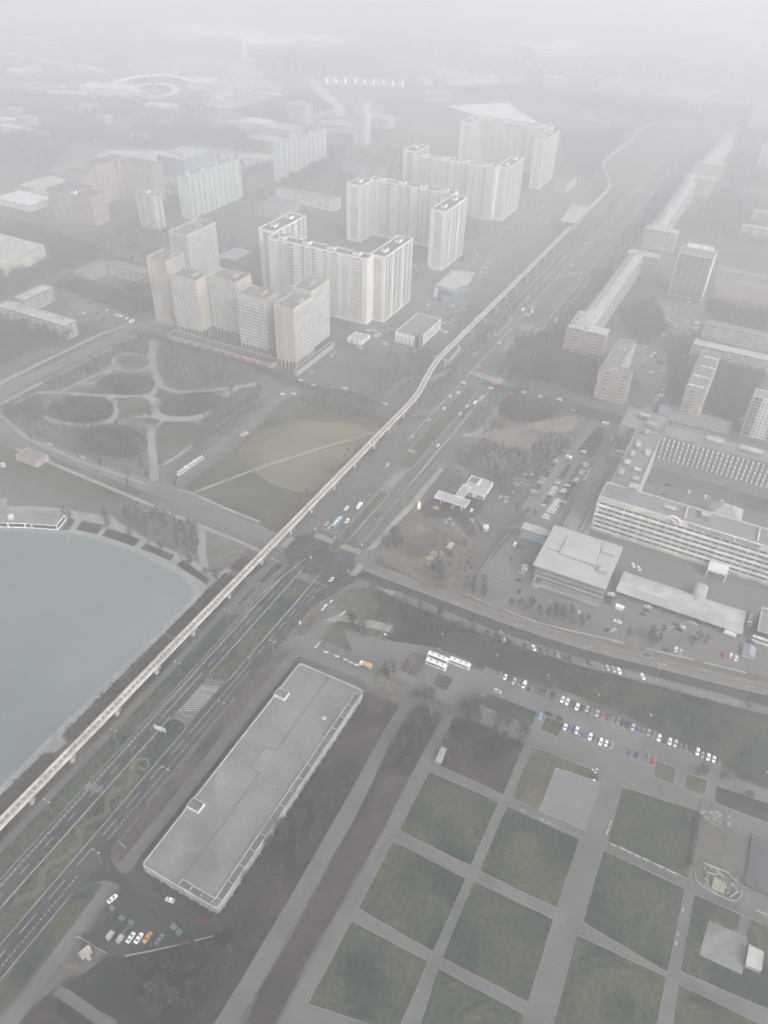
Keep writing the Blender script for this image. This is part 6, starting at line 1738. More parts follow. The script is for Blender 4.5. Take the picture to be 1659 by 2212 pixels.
fleet('in the sunken lot by the long building', 'the building', 'cars in the foreground lot', 'l', [(315, 400, 'ws', A_AV - .25), (812, 410, 'wh', A_AC + .2), (473, 735, 'ws', A_AV), (543, 740, 'ws', A_AV), (618, 735, 'o', A_AV + PI), (715, 335, 'du', A_AC + .1), (695, 497, 'ku', A_AC - .3), (1000, 520, 'd', A_AC), (1100, 590, 'R', A_AC), (915, 618, 'd', A_AC), (1005, 685, 'd', A_AC), (665, 757, 'd', A_AV), (720, 750, 'g', A_AV)], A_AV, order=lambda t: -along(t))
rnd = random.Random(8)
lot = [(800, 1250, 'w'), (765, 1333, 'w'), (890, 1308, 'w'), (918, 1315, 'w'), (860, 1345, 'w'), (880, 1355, 'w'), (1000, 1333, 'w'), (840, 1392, 'w'), (1000, 1288, 's'), (570, 1415, 'w'), (595, 1372, 's'), (310, 1320, 'w'), (295, 1370, 'w'), (260, 1335, 'w'), (1400, 965, 'w'), (1340, 945, 'w'), (1435, 920, 's'), (1220, 1025, 'w'), (1190, 890, 'w'), (1225, 920, 'w'), (1375, 830, 'w'), (1325, 845, 'w'), (1435, 815, 'w'), (1215, 795, 'w'), (1180, 705, 'w'), (1640, 800, 'w')]
for k in range(80):
    t = rnd.random(); x = 700 + 620 * t + rnd.uniform(-150, 150); y = 1370 - 560 * t + rnd.uniform(-70, 90)
    lot.append((x, y, rnd.choice('ddgdsgw')))
fleet('in the long lot under the cream tower blocks', 'the near end', 'cars under the cream tower blocks', 'q', lot, A_AV + .3, order=along, jitter=.5)
fleet('round the white hall by the guideway', 'the near side', 'cars round the white hall', 'e', [(35, 350, 'wu'), (560, 240, 'w'), (515, 222, 'w'), (535, 168, 'w'), (620, 15, 'w'), (720, 40, 's'), (655, 65, 's'), (580, 130, 'd'), (95, 185, 'd'), (70, 262, 'g'), (665, 150, 'd'), (610, 105, 'd'), (480, 30, 'd'), (430, 60, 'd'), (570, 50, 'g'), (700, 85, 'd'), (130, 385, 'd'), (160, 388, 'd'), (420, 340, 'd'), (20, 290, 'd'), (640, 155, 'g'), (760, 20, 'd')], A_AC, order=along, jitter=.3)
fleet('by the small white building below the cream towers', 'the front', 'cars by the small white building', 'o', [(995, 1108, 'w'), (1040, 1103, 'w'), (1080, 1138, 'w'), (1058, 1155, 'w'), (1135, 1228, 'wu'), (1170, 1140, 'd'), (1190, 1120, 'd'), (695, 1297, 's', A_AV), (670, 1325, 's', A_AV), (500, 1465, 's', A_AV), (1510, 885, 'w', A_AV), (1145, 1142, 'g')], A_AC, order=along, jitter=.2)
fleet('on the street at the foot of the tan towers', 'the left', 'cars below the tan towers', 'C', [(1220, 600, 'w'), (1270, 598, 'w'), (1300, 540, 'w'), (1490, 575, 'w'), (1355, 562, 's'), (1420, 560, 'd'), (1455, 580, 'd'), (1510, 590, 'd'), (880, 420, 'd'), (980, 455, 'd'), (1060, 470, 'd')], A_AC, order=across, jitter=.2)
fleet('on the lake street', 'the left edge', 'cars on the lake street', 'C', [(215, 817, 's'), (355, 873, 's'), (420, 935, 'T')], ang_of('C', (60, 765), (620, 985)), order=across)
fleet('in the courtyard lot at far left', 'the tan towers', 'cars in the courtyard lot', 'w', [(1075, 1060, 'd'), (1060, 1052, 's'), (1130, 1078, 'w'), (1225, 1130, 'w'), (1255, 1138, 'w'), (1280, 1142, 'w'), (1250, 1118, 's'), (1335, 1165, 'w'), (825, 960, 'g'), (940, 1005, 'g'), (890, 1108, 'w'), (1020, 1120, 'd'), (1100, 1160, 'd'), (1230, 1210, 'd')], A_AV, order=lambda t: -across(t), jitter=.2)
rcl = [(335, 1315, 'w'), (370, 1270, 'g'), (345, 1225, 'd'), (425, 1165, 'd'), (1040, 735, 'w'), (1115, 870, 'w'), (1195, 1005, 'w'), (1375, 1020, 'w'), (1425, 975, 'w'), (1460, 1020, 's'), (1115, 1050, 's'), (1195, 1210, 'w'), (1380, 1150, 's'), (1355, 1195, 'w'), (1545, 1265, 'w'), (1415, 1280, 'g'), (1400, 1320, 'd'), (1370, 1385, 's'), (1360, 1425, 'd'), (1350, 1465, 'g'), (1305, 1525, 'w'), (1265, 1575, 'w'), (1415, 1545, 's'), (1385, 1600, 'w'), (950, 1110, 'g'), (745, 490, 'w'), (1240, 1050, 'd'), (1290, 1080, 'd'), (1330, 1100, 'd'), (1080, 1130, 'd'), (1420, 1240, 'd')]
fleet('in the courts between the right-hand brick houses', 'the front', 'cars in the right hand courts', 'r', rcl, A_AC + .3, order=along, jitter=.5)
fleet('in the small lot below the tall white slab', 'the near side', 'cars below the tall white slab', 'p', [(245, 1020, 'w'), (320, 1040, 's'), (490, 1045, 'w'), (480, 1085, 'w'), (455, 1075, 's'), (235, 918, 'w'), (345, 890, 'd'), (470, 885, 's'), (430, 1130, 's')], A_AC, order=along, jitter=.4)
far_av = []
for k in range(90):
    u = rnd.uniform(560, 1480); far_av.append((u, rnd.choice((0.6, 4, 7.5, 22.5, 26, 29)), rnd.choice('wwwsgd')))
for u, v, c in far_av:
    CARS.append(({'w': 'white', 's': 'silver', 'g': 'grey', 'd': 'dark'}[c], UV(u, v), 's', A_AV, 'car on the far avenue in the haze', 'cars far along the avenue'))
for k in range(60):
    p = UV(rnd.uniform(560, 830), rnd.uniform(108, 175))
    CARS.append((rnd.choice(('white', 'silver', 'grey', 'dark', 'white')), p, 's', rnd.uniform(0, 6), 'car standing in the right hand courts in the haze', 'cars deep in the right hand courts'))
fleet('in the courtyard of the office ring', 'the left', 'cars in the office courtyard', 's', [(945, 560, 'd'), (920, 625, 'd'), (1100, 610, 'w', A_AV), (1215, 645, 'w', A_AV), (1240, 655, 's', A_AV), (1330, 680, 'w', A_AV)], A_AC, order=across)
fleet('beside the low grey pavilion', 'the left', 'cars beside the low pavilion', 'p', [(810, 1850, 'w'), (865, 1875, 'wv'), (760, 1845, 'd'), (50, 1825, 'w', A_AV), (20, 1845, 'w')], A_AC, order=across)
CARS.sort(key=lambda c: c[1].length)
NEAR = [c for c in CARS if c[1].length < 560]
for i, (c, p, k, a, lab, g) in enumerate(CARS[:300]): put_car(k, c, p, a, lab, g, parted=p.length < 560)
# the farther cars beyond the three hundred largest stand as one mass
if len(CARS) > 300:
    mb = MB(); mats = [M_glass]
    for c, p, k, a, lab, g in CARS[300:]:
        m = PM[c]
        if m not in mats: mats.append(m)
        K = KINDS[k].onemb; n = len(mb.v); cs, sn = math.cos(a), math.sin(a)
        mb.v += [(p.x + x * cs - y * sn, p.y + x * sn + y * cs, ZR + z) for x, y, z in K.v]; mb.f += [[i + n for i in f] for f in K.f]
        mb.m += [0 if q else mats.index(m) for q in K.m]
    tag(mb.build('distant_cars', mats), 'distant parked cars between the houses, too small to tell apart', 'cars', kind='stuff')


# --- vans, lorries, coaches, bus, trams
def box_vehicle(name, label, cat, p, a, L_, W_, H_, colour, roof=None, cabin=None, glass_z=None, wheels=2, group=None, bevel=.25):
    r = empty(name, (p.x, p.y, ZR), a); tag(r, label, cat, group)
    f, b_ = L_ / 2, -L_ / 2; hw = W_ / 2
    big = H_ > 2.5; wz = .5 if big else .34
    if cabin:                                       # lorry: cab, chassis and load box
        cl, ch, cc, boxc = cabin
        mb = loft([(f - cl, hw * .94, .7, ch), (f - .35, hw * .94, .6, ch), (f - .05, hw * .9, .6, ch * .62), (f, hw * .86, .65, ch * .55)]); mb.build('cab', PM[cc], r)
        mb = MB(); mb.poly([(-hw * .8, f - .03, ch * .64), (hw * .8, f - .03, ch * .64), (hw * .78, f - .33, ch * .97), (-hw * .78, f - .33, ch * .97)]); mb.build('windscreen', M_glass, r)
        mb = MB(); mb.box((0, (f - cl + b_) / 2, .75), (W_ * .5, L_ - cl, .3)); mb.build('chassis', M_dark, r)
        if H_ > 1.6: mb = MB(); mb.box((0, (f - cl + b_) / 2 - .1, .95 + (H_ - .95) / 2), (W_, L_ - cl - .3, H_ - .95)); mb.build('load_box', boxc, r)
        else: mb = MB(); mb.box((0, (f - cl + b_) / 2 - .1, 1.1), (W_, L_ - cl - .3, .25)); mb.build('flatbed', boxc, r)
    else:
        mb = loft([(b_, hw * .93, .45, H_ - .25), (b_ + .2, hw, .35, H_ - .02), (f - .9, hw, .35, H_), (f - .35, hw * .97, .35, H_ * .80), (f, hw * .9, .4, H_ * .48)] if L_ < 7 else [(b_, hw * .96, .4, H_ - .2), (b_ + .25, hw, .32, H_), (f - .5, hw, .32, H_), (f, hw * .95, .36, H_ - .35)])
        mb.build('body', PM[colour], r)
        g0, g1 = (H_ * .5, H_ * .82) if glass_z is None else glass_z
        for sx in (-1, 1): mb = MB(); mb.box((sx * (hw + .012), (f + b_) / 2 - (.1 if L_ > 7 else -.2), (g0 + g1) / 2), (.02, L_ * .86 if L_ > 7 else L_ * .5, g1 - g0)); mb.build('side_window', M_glass, r)
        mb = MB()
        if L_ > 7: mb.box((0, f + .02, (g0 + g1) / 2 - .1), (W_ * .84, .05, (g1 - g0) * 1.3))
        else: mb.poly([(-hw * .82, f - .28, H_ * .72), (hw * .82, f - .28, H_ * .72), (hw * .82, f - .86, H_ * .99), (-hw * .82, f - .86, H_ * .99)])
        mb.build('windscreen', M_glass, r)
        if L_ > 7:
            for y in ((-L_ * .28, 1.4), (0.3, 1.8), (L_ * .27, 1.2)): mb = MB(); mb.box((0, y[0], H_ + .1), (1.1, y[1], .2)); mb.build('roof_hatch', roof or M_conc2, r)
    me = BIGW if big else WHEEL
    ys = [f - L_ * .2, b_ + L_ * .2] if wheels == 2 else [f - L_ * .18, b_ + L_ * .26, b_ + L_ * .14]
    for sx in (-1, 1):
        for y in ys: inst('wheel', me, r, (sx * (hw - .12), y, wz))
        mb = MB(); mb.box((sx * hw * .68, f + (.03 if L_ > 7 else -.06), .75), (.32, .1, .18)); mb.build('headlight', M_lamp, r)
    return r


a_co = ang_of('f', (415, 180), (580, 245))
for lab, x, y in (('white coach with black windows, upper of the two standing side by side', 492, 218), ('white coach with black windows, lower of the two standing side by side', 476, 276), ('white coach with black windows standing alone to the right of the pair', 680, 268)):
    box_vehicle('coach', lab, 'coach', P('f', x, y), a_co, 12.4, 2.6, 3.5, 'white', roof=M_steel, glass_z=(1.7, 2.75), group='white coaches')
box_vehicle('city_bus', 'blue city bus with white roof units waiting at the zebra crossing on the avenue', 'bus', P('d', 500, 800), A_AV + PI, 12.2, 2.6, 3.0, 'pale blue', roof=M_white, glass_z=(1.3, 2.3))
box_vehicle('van', 'white delivery van on the avenue between two white cars', 'van', P('d', 692, 655), A_AV + PI, 6.0, 2.1, 2.6, 'white')
box_vehicle('van', 'white van at the corner of the overgrown bed by the cross street', 'van', P('m', 1258, 572), A_AC, 6.0, 2.1, 2.6, 'white')
box_vehicle('van', 'white van heading the second file of the crowded car park', 'van', P('m', 780, 1008), A_AC, 5.2, 2.0, 2.4, 'white')
box_vehicle('van', 'white van on the road corner left of the tan towers', 'van', P('C', 570, 288), ang_of('C', (300, 445), (560, 320)), 6.0, 2.1, 2.5, 'white')
box_vehicle('van', 'white van stopped on the avenue at the second crossing', 'van', P('e', 815, 858), A_AV, 5.4, 2.0, 2.3, 'white')
box_vehicle('van', 'white van on the far avenue, left of the pair of small white cars', 'van', P('e', 1225, 55), A_AV, 6.5, 2.1, 2.6, 'white')
box_vehicle('van', 'white van on the far avenue, above the pair of small white cars', 'van', P('e', 1305, 70), A_AV, 6.5, 2.1, 2.6, 'white')
box_vehicle('van', 'silver van beside the small white building near the tan corner tower', 'van', P('o', 915, 1262), A_AC, 5.2, 2.0, 2.3, 'silver')
box_vehicle('box_lorry', 'white box lorry by the kerb wall at the right end of the yard', 'lorry', P('i', 1322, 1212), A_AC + PI, 7.0, 2.4, 3.2, 'white', cabin=(1.9, 2.4, 'white', M_white))
box_vehicle('box_lorry', 'pale grey lorry in the lane at the end of the barrel shed', 'lorry', P('i', 1497, 1095), A_AV + PI, 8.0, 2.5, 3.3, 'white', cabin=(2.0, 2.5, 'white', M_conc2))
box_vehicle('box_lorry', 'pinkish lorry in the slanted bays below the side street', 'lorry', P('f', 1045, 32), a_bay, 7.0, 2.4, 3.0, 'white', cabin=(2.0, 2.3, 'white', mat('pink_box', (.48, .37, .33), var=.05)))
box_vehicle('box_lorry', 'grey box lorry driving on the tram street beside the dry field', 'lorry', P('C', 1055, 780), ang_of('C', (720, 985), (1000, 790)), 8.0, 2.5, 3.3, 'silver', cabin=(2.0, 2.5, 'silver', M_stucco))
box_vehicle('box_lorry', 'lorry with an orange box by the fenced lawn near the long building', 'lorry', P('a', 1625, 1155), ang_of('a', (1560, 1125), (1659, 1170)) + PI, 8.0, 2.5, 3.0, 'white', cabin=(2.1, 2.4, 'white', mat('orange_box', (.50, .30, .14), var=.05)))
box_vehicle('fire_engine', 'red fire engine crossing the avenue at the second crossing', 'fire engine', P('e', 985, 707), A_AC + .05, 8.4, 2.5, 3.1, 'red', cabin=(2.4, 2.6, 'red', PM['red']))
box_vehicle('box_lorry', 'white box lorry on the far carriageway of the avenue, alone', 'lorry', P('e', 1515, 147), A_AV, 9.0, 2.5, 3.4, 'white', cabin=(2.0, 2.5, 'white', M_wpanel))
box_vehicle('box_lorry', 'pale blue lorry behind the white van at the second crossing', 'lorry', P('e', 865, 828), A_AV, 9.0, 2.5, 3.2, 'pale blue', cabin=(2.0, 2.5, 'pale blue', M_conc2))
for lab, x, y, da, H_, L_ in (('green flatbed lorry parked first from the driveway in the sunken lot', 270, 535, 0, 1.5, 7.6), ('green flatbed lorry in the middle of the three in the sunken lot', 352, 622, 0, 1.5, 7.6), ('green flatbed lorry nearest the white cars in the sunken lot', 432, 660, 0, 1.5, 7.6), ('bright green tractor lorry by itself at the right of the sunken lot', 868, 672, PI * .5, 1.5, 6.0)):
    box_vehicle('flatbed_lorry', lab, 'lorry', P('l', x, y), A_AV - .15 + da, L_, 2.4, H_, 'green', cabin=(1.9 if da == 0 else 3.2, 2.2, 'green', mat('dark_bed', (.05, .055, .055)) if da == 0 else PM['green']), group='green lorries')
for lab, x, y in (('pale domed trailer left of the two white cars in the sunken lot', 385, 748), ('pale open trailer behind the green lorries in the sunken lot', 300, 718)):
    p = P('l', x, y); o = empty('trailer', (p.x, p.y, ZR), A_AV); tag(o, lab, 'trailer')
    mb = loft([(-1.9, .8, .6, 1.2), (-1.5, 1.0, .55, 1.8), (1.2, 1.0, .55, 1.8), (1.7, .8, .6, 1.2)]); mb.build('body', M_conc2, o); mb = MB(); mb.tube([(0, 1.6, .6), (0, 2.8, .55)], .07, 5); mb.build('drawbar', M_dark, o)
    for sx in (-1, 1): inst('wheel', WHEEL, o, (sx * .95, 0, .34))


def tram(label, p, a, n=3):
    r = empty('tram', (p.x, p.y, ZR), a); tag(r, label, 'tram', 'trams')
    Ls = (9.0, 9.4, 9.0); y = -13.7
    for k in range(n):
        L_ = Ls[k]; c = y + L_ / 2
        s0, s1 = y + .25, y + L_ - .25
        sec = [(s0, 1.22, .3, 3.2), (s1, 1.22, .3, 3.2)]
        if k == 0: sec = [(s0 - .2, .9, .4, 1.6), (s0 + .8, 1.18, .3, 3.1), (s1, 1.22, .3, 3.2)]
        if k == n - 1: sec = [(s0, 1.22, .3, 3.2), (s1 - .8, 1.18, .3, 3.1), (s1 + .2, .9, .4, 1.6)]
        c_ = loft(sec).build('carriage', PM['white'], r)
        for sx in (-1, 1): mb = MB(); mb.box((sx * 1.235, c, 2.0), (.02, L_ - 1.6, 1.3)); mb.build('side_window', M_dark, c_)
        for dy in (-2, 1.6): mb = MB(); mb.box((0, c + dy, 3.4), (1.5, 2.0, .35)); mb.build('roof_unit', M_dark, c_)
        if k in (0, n - 1):
            ye = s0 - .21 if k == 0 else s1 + .21; mb = MB(); mb.box((0, ye + (.45 if k == 0 else -.45), 2.1), (2.0, .5, 1.2)); mb.build('windscreen', M_glass, c_)
        if k < n - 1: mb = MB(); mb.box((0, y + L_, 1.7), (2.1, .7, 2.6)); mb.build('bellows', M_dark, r)
        y += L_


tram('white three-part tram with dark roof units on the street by the dry field', P('C', 823, 912), ang_of('C', (720, 985), (1000, 790)))
tram('white tram entering from the left edge above the pond pavilion', P('C', -40, 895), ang_of('C', (-60, 890), (75, 930)))

# ------------------------------------------------------------------ STREET FURNITURE
lp = MB(); lp.tube([(0, 0, 0), (0, 0, 5.5), (0, 0, 10.5)], .13, 6, r2=.07)
la = MB()
for sx in (-1, 1): la.tube([(0, 0, 10.3), (sx * 1.3, 0, 11.0)], .05, 5)
lh = MB(); lh.box((0, 0, 0), (.9, .35, .16)); 
LPM, LAM, LHM = lp.mesh('lamp_pole', [M_steel]), la.mesh('lamp_arm', [M_steel]), lh.mesh('lamp_head', [M_white])


def lamp(p, label, group, rz=RZ, single=False):
    r = empty('street_lamp', (p.x, p.y, 0), rz); tag(r, label, 'street lamp', group)
    inst('pole', LPM, r); inst('arm', LAM, r)
    for sx in (-1, 1): inst('lamp_head', LHM, r, (sx * 1.6, 0, 11.05))


LU = [-12, 35.3, 78.8, 128, 172.5, 222.3, 275, 329, 375.8, 421, 467.5]
for i, u in enumerate(LU): lamp(UV(u, -6), 'twin-armed street lamp on the pond side of the avenue, %s from the bottom' % ORD[i + 1], 'street lamps on the pond side')
for i, u in enumerate((28, 74, 118, 165, 205, 290, 335, 380, 425, 470)): lamp(UV(u, 30.6), 'twin-armed street lamp on the right kerb of the avenue, %s from the bottom' % ORD[i + 1], 'street lamps on the right kerb')
for i, (w_, x, y) in enumerate((('a', 1600, 440), ('F', 302, 450), ('F', 574, 545), ('F', 862, 640), ('F', 1180, 715), ('h', 690, 360), ('h', 1450, 560))): lamp(P(w_, x, y), 'twin-armed street lamp along the side street, %s from the junction' % ORD[i + 1], 'street lamps along the side street', RZ + .3)
for i, (w_, x, y) in enumerate((('F', 250, 545), ('F', 487, 635), ('F', 707, 722), ('F', 923, 808), ('F', 1147, 895), ('H', 1645, 36))):
    p = P(w_, x, y); r = empty('park_lamp', p); tag(r, 'short white park lamp on the grass bank, %s from the coaches' % ORD[i + 1], 'lamp', 'park lamps in the woodland')
    mb = MB(); mb.tube([(0, 0, 0), (0, 0, 3.4)], .07, 5); mb.build('pole', M_steel, r); mb = MB(); mb.prism([(.35 * math.cos(k * PI / 4), .35 * math.sin(k * PI / 4)) for k in range(8)], 3.4, 3.95); mb.build('globe', M_white, r)


def board(name, label, cat, p, rz, W_, H_, zb, m, legs=1, mk_=None, back=None):
    r = empty(name, p, rz); tag(r, label, cat)
    mb = MB(); mb.box((0, 0, zb + H_ / 2), (W_, .35, H_)); mb.build('panel', m, r)
    mb = MB()
    for x in ((0,) if legs == 1 else (-W_ * .35, W_ * .35)): mb.tube([(x, .1, 0), (x, .1, zb + .3)], .16, 6)
    mb.build('post', M_steel, r)
    if mk_: mb = MB(); mb.box((W_ * .3, -.19, zb + H_ * .3), (W_ * .12, .02, H_ * .2)); mb.build('mark', mk_, r)
    return r


board('billboard', 'white billboard at the rounded end of the near median', 'billboard', UV(93.4, 9.6), RZ + .12, 6.6, 3.0, 3.0, M_wpanel, mk_=M_dark)
board('billboard', 'pale billboard on the median beyond the junction', 'billboard', P('d', 1143, 205), RZ, 6.4, 3.0, 2.6, M_conc2, mk_=M_dark)
board('billboard', 'blue sign board on the right verge near the driveway of the long building', 'sign', P('c', 1060, 745), RZ - .1, 5.0, 1.6, 2.6, mat('blue_sign', (.13, .24, .36), var=.06), legs=2)
board('pylon_sign', 'small white and orange advertising pylon on the brown verge', 'sign', P('a', 1056, 790), RZ, 1.5, 2.6, .4, M_white, mk_=mat('orange_trim', (.7, .4, .1)))
board('info_board', 'small white notice board near the circular lawn corner', 'sign', P('F', 5, 535), RZ, 1.5, 1.2, .6, M_white)


def signal(p, label):
    r = empty('traffic_light', p, RZ); tag(r, label, 'traffic light', 'traffic lights at the junction')
    mb = MB(); mb.tube([(0, 0, 0), (0, 0, 5.6)], .1, 6); mb.build('pole', M_steel, r)
    mb = MB(); mb.box((0, -.25, 4.6), (.5, .4, 1.3)); mb.build('lamp_box', M_white, r)
    mb = MB(); mb.tube([(0, 0, 5.5), (-3.6, 0, 5.9)], .07, 5); mb.build('arm', M_steel, r)


for lab, w_, x, y in (('traffic light on the small island between the zebra crossings', 'd', 478, 955), ('traffic light at the pond side end of the far zebra crossing', 'd', 312, 880), ('traffic light at the right end of the far zebra crossing', 'd', 715, 1020), ('traffic light at the right corner of the side street', 'd', 598, 1250), ('traffic light on the rounded tip of the near median', 'd', 275, 1130)): signal(P(w_, x, y), lab)
# white kerb walls along the side street, fences and barriers
for lab, w_, pts_ in (('white kerb wall below the barrel shed yard, leftmost stretch with a gate gap', 'j', [(278, 1080), (400, 1128), (530, 1182)]), ('white kerb wall under the glass hall front, long curved stretch', 'j', [(612, 1210), (760, 1268), (900, 1318), (1150, 1382), (1400, 1440), (1659, 1500)]),
                      ('straight white kerb wall right of the small round island', 'h', [(598, 120), (720, 150), (1022, 222)]), ('straight white kerb wall nearest the right edge along the tram tracks', 'h', [(1100, 242), (1280, 285), (1466, 332)]), ('low white wall angling across the yard below the barrel shed', 'i', [(690, 1200), (800, 1155), (985, 1095)])):
    L_ = PL(w_, pts_); o = empty('kerb_wall', L_[0]); tag(o, lab, 'wall')
    mb = MB(); A_, B_ = strip_pts(L_, .26)
    for i in range(len(L_) - 1):
        q = [A_[i], B_[i], B_[i + 1], A_[i + 1]]; t = [(v.x - L_[0].x, v.y - L_[0].y, 1.0) for v in q]; g = [(v.x - L_[0].x, v.y - L_[0].y, 0) for v in q]
        mb.add(g + t, [(4, 5, 6, 7), (0, 4, 7, 3), (1, 2, 6, 5), (0, 1, 5, 4), (3, 7, 6, 2)])
    mb.build('wall', M_conc2, o)
for lab, w_, pts_ in (('dark picket fence round the sunken lot, stretch below the parked cars', 'l', [(430, 895), (620, 858), (820, 815), (1190, 722)]), ('grey fence along the left of the shed lawn, from the path corner', 'l', [(0, 735), (45, 735), (160, 815), (270, 870)]), ('pale fence between the yard and the dirt track left of the glass hall', 'j', [(700, 520), (585, 640), (500, 760), (415, 875)]),
                      ('pale panel fence above the filling station', 'd', [(1560, 290), (1659, 325)]), ('white edged fence of the lawn beside the orange lorry', '0', [(842, 1335), (838, 1350), (808, 1400)]), ('low fence along the left edge of the annex roof car park', 'm', [(870, 1640), (1060, 1400), (1250, 1040)])):
    L_ = PL(w_, pts_); o = empty('fence', L_[0]); tag(o, lab, 'fence')
    for i in range(len(L_) - 1):
        a, b_ = L_[i] - L_[0], L_[i + 1] - L_[0]; d = b_ - a
        mb = MB(); mb.box(((a.x + b_.x) / 2, (a.y + b_.y) / 2, .95), (d.length, .06, 1.5), math.atan2(d.y, d.x)); mb.build('panel', M_conc if 'pale' in lab or 'white' in lab else M_stucco, o)
        for k in range(max(2, int(d.length / 5))): q = a.lerp(b_, k / max(1, int(d.length / 5))); mb = MB(); mb.box((q.x, q.y, .95), (.16, .16, 1.9)); mb.build('post', M_steel, o)
# white benches and blocks on the square of lawns
BN = [('k', 320, 765, 4.2, 0), ('k', 402, 800, 4.6, 0), ('k', 463, 830, 4.2, 0), ('k', 530, 862, 4.2, 0), ('k', 602, 893, 4.2, 0), ('k', 710, 945, 7, 0), ('k', 825, 1000, 7, 0), ('k', 1600, 1350, 7.5, 0)]
a_b = math.atan2((P('k', 825, 1000) - P('k', 320, 765)).y, (P('k', 825, 1000) - P('k', 320, 765)).x)


def bench(p, L_, a, label, group):
    r = empty('bench', (p.x, p.y, .15), a); tag(r, label, 'bench', group)
    L_ *= .56; mb = MB(); mb.box((0, 0, .5), (L_, .8, .22)); mb.build('seat', M_conc2, r)
    for x in (-L_ * .36, L_ * .36): mb = MB(); mb.box((x, 0, .19), (.4, .7, .38)); mb.build('support', M_conc2, r)


for i, (w_, x, y, L_, _) in enumerate(BN): bench(P(w_, x, y), L_, a_b, 'white slab bench on the path left of the stage yard, %s from the left' % ORD[i + 1], 'white benches on the stage path')
for i, (w_, x, y, L_) in enumerate((('k', 295, 580, 6.0), ('k', 270, 650, 6.0), ('H', 1291, 614, 3), ('H', 1269, 718, 3.4), ('H', 1260, 760, 3))): bench(P(w_, x, y), L_, a_b + PI / 2 - .1, 'white slab bench set along a lawn edge, %s from the top' % ORD[i + 1], 'white benches along the lawn edges')
for i, (x, y, L_) in enumerate(((600, 187, 4), (681, 225, 3), (712, 239, 3))): bench(P('H', x, y), L_, a_b, 'white slab bench by the paved square, %s from the left' % ORD[i + 1], 'white benches by the paved square')
BL = [('a', 1250, 660, .9), ('a', 1275, 628, .9), ('a', 1328, 590, .8), ('a', 1412, 712, .9), ('a', 1434, 688, .9), ('a', 1218, 955, .9), ('a', 1195, 982, .9), ('a', 1280, 1030, -.4), ('a', 1375, 1068, -.4), ('a', 1450, 1095, -.4), ('a', 1495, 1118, -.4), ('a', 1545, 1140, -.4), ('k', 178, 110, .2), ('k', 167, 138, .3), ('k', 146, 117, .1), ('k', 155, 205, .2)]
for i, (w_, x, y, a) in enumerate(BL):
    p = P(w_, x, y); g_ = i < 12
    o = empty('road_block', p, a); tag(o, ('white concrete road block at the square north of the long building, %s from the avenue' % ORD[i + 1]) if g_ else ('white cube seat at the corner of the paved square, %s of four' % ORD[i - 11]), 'road block' if g_ else 'seat', 'white road blocks' if g_ else 'white cube seats')
    mb = MB(); L_ = 2.6 if g_ else 1.1; s_ = .8 if g_ else 1.1
    mb.add([(-L_ / 2, -s_ / 2, 0), (L_ / 2, -s_ / 2, 0), (L_ / 2, s_ / 2, 0), (-L_ / 2, s_ / 2, 0), (-L_ / 2 + .1, -s_ * .32, .85), (L_ / 2 - .1, -s_ * .32, .85), (L_ / 2 - .1, s_ * .32, .85), (-L_ / 2 + .1, s_ * .32, .85)], [(4, 5, 6, 7), (0, 1, 5, 4), (1, 2, 6, 5), (2, 3, 7, 6), (3, 0, 4, 7)]); mb.build('block', M_wpanel, o)
    mb = MB(); mb.box((0, 0, .87), (.3, .12, .1)); mb.build('lifting_eye', M_steel, o)
for lab, pts_ in (('low dark post fence along the path between the two rows of lawns', [(0, 288), (350, 463), (735, 655)]), ('low dark post fence along the path right of the widest lawn path', [(832, 700), (1222, 888)])):
    L_ = PL('H', pts_); o = empty('post_fence', L_[0]); tag(o, lab, 'fence')
    for i in range(len(L_) - 1):
        a, b_ = L_[i] - L_[0], L_[i + 1] - L_[0]; d = b_ - a
        mb = MB(); mb.box(((a.x + b_.x) / 2, (a.y + b_.y) / 2, .9), (d.length, .08, .1), math.atan2(d.y, d.x)); mb.build('rail', M_stucco, o)
        for k in range(int(d.length / 3)): q = a.lerp(b_, k / int(d.length / 3)); mb = MB(); mb.box((q.x, q.y, .6), (.3, .3, 1.2)); mb.build('post', M_roofd, o)
# fenced square of slabs north of the long building
o = empty('slab_terrace', P('a', 1400, 1010)); tag(o, 'strip of dark-jointed concrete slabs below the small triangular lawn', 'terrace'); bs = o.location
A_, B_, C_, D_ = P('a', 1250, 928), P('a', 1600, 1075), P('a', 1570, 1125), P('a', 1205, 975)
for k in range(9):
    q = [A_.lerp(B_, (k + .06) / 9), A_.lerp(B_, (k + .94) / 9), D_.lerp(C_, (k + .94) / 9), D_.lerp(C_, (k + .06) / 9)]
    mb = MB(); mb.prism([(v.x - bs.x, v.y - bs.y) for v in q], .32, .5); mb.build('slab', M_pave, o)
# sand heap, timber stack, round bed
o = empty('sand_heap', P('j', 50, 735)); tag(o, 'pale sand heap on the brown vacant ground below the filling station', 'heap')
mb = MB(); rnd = random.Random(2); n = 20
for cx, cy, rx, h in ((0, 0, 5.5, 1.8), (-5, -4, 3.6, 1.3), (-6, -9, 2.0, .9)):
    ring = [(cx + rx * (1 + .2 * rnd.uniform(-1, 1)) * math.cos(2 * PI * k / n), cy + rx * .8 * (1 + .2 * rnd.uniform(-1, 1)) * math.sin(2 * PI * k / n), .02) for k in range(n)]
    mid = [(cx + (x - cx) * .55, cy + (y - cy) * .55, h * .75) for x, y, _ in ring]; top = (cx, cy, h); k0 = len(mb.v)
    mb.add(ring + mid + [top], [(k, (k + 1) % n, n + (k + 1) % n, n + k) for k in range(n)] + [(n + k, n + (k + 1) % n, 2 * n) for k in range(n)])
mb.build('heap', mat('heap_sand', (.34, .27, .19), var=.12, scale=.3), o)
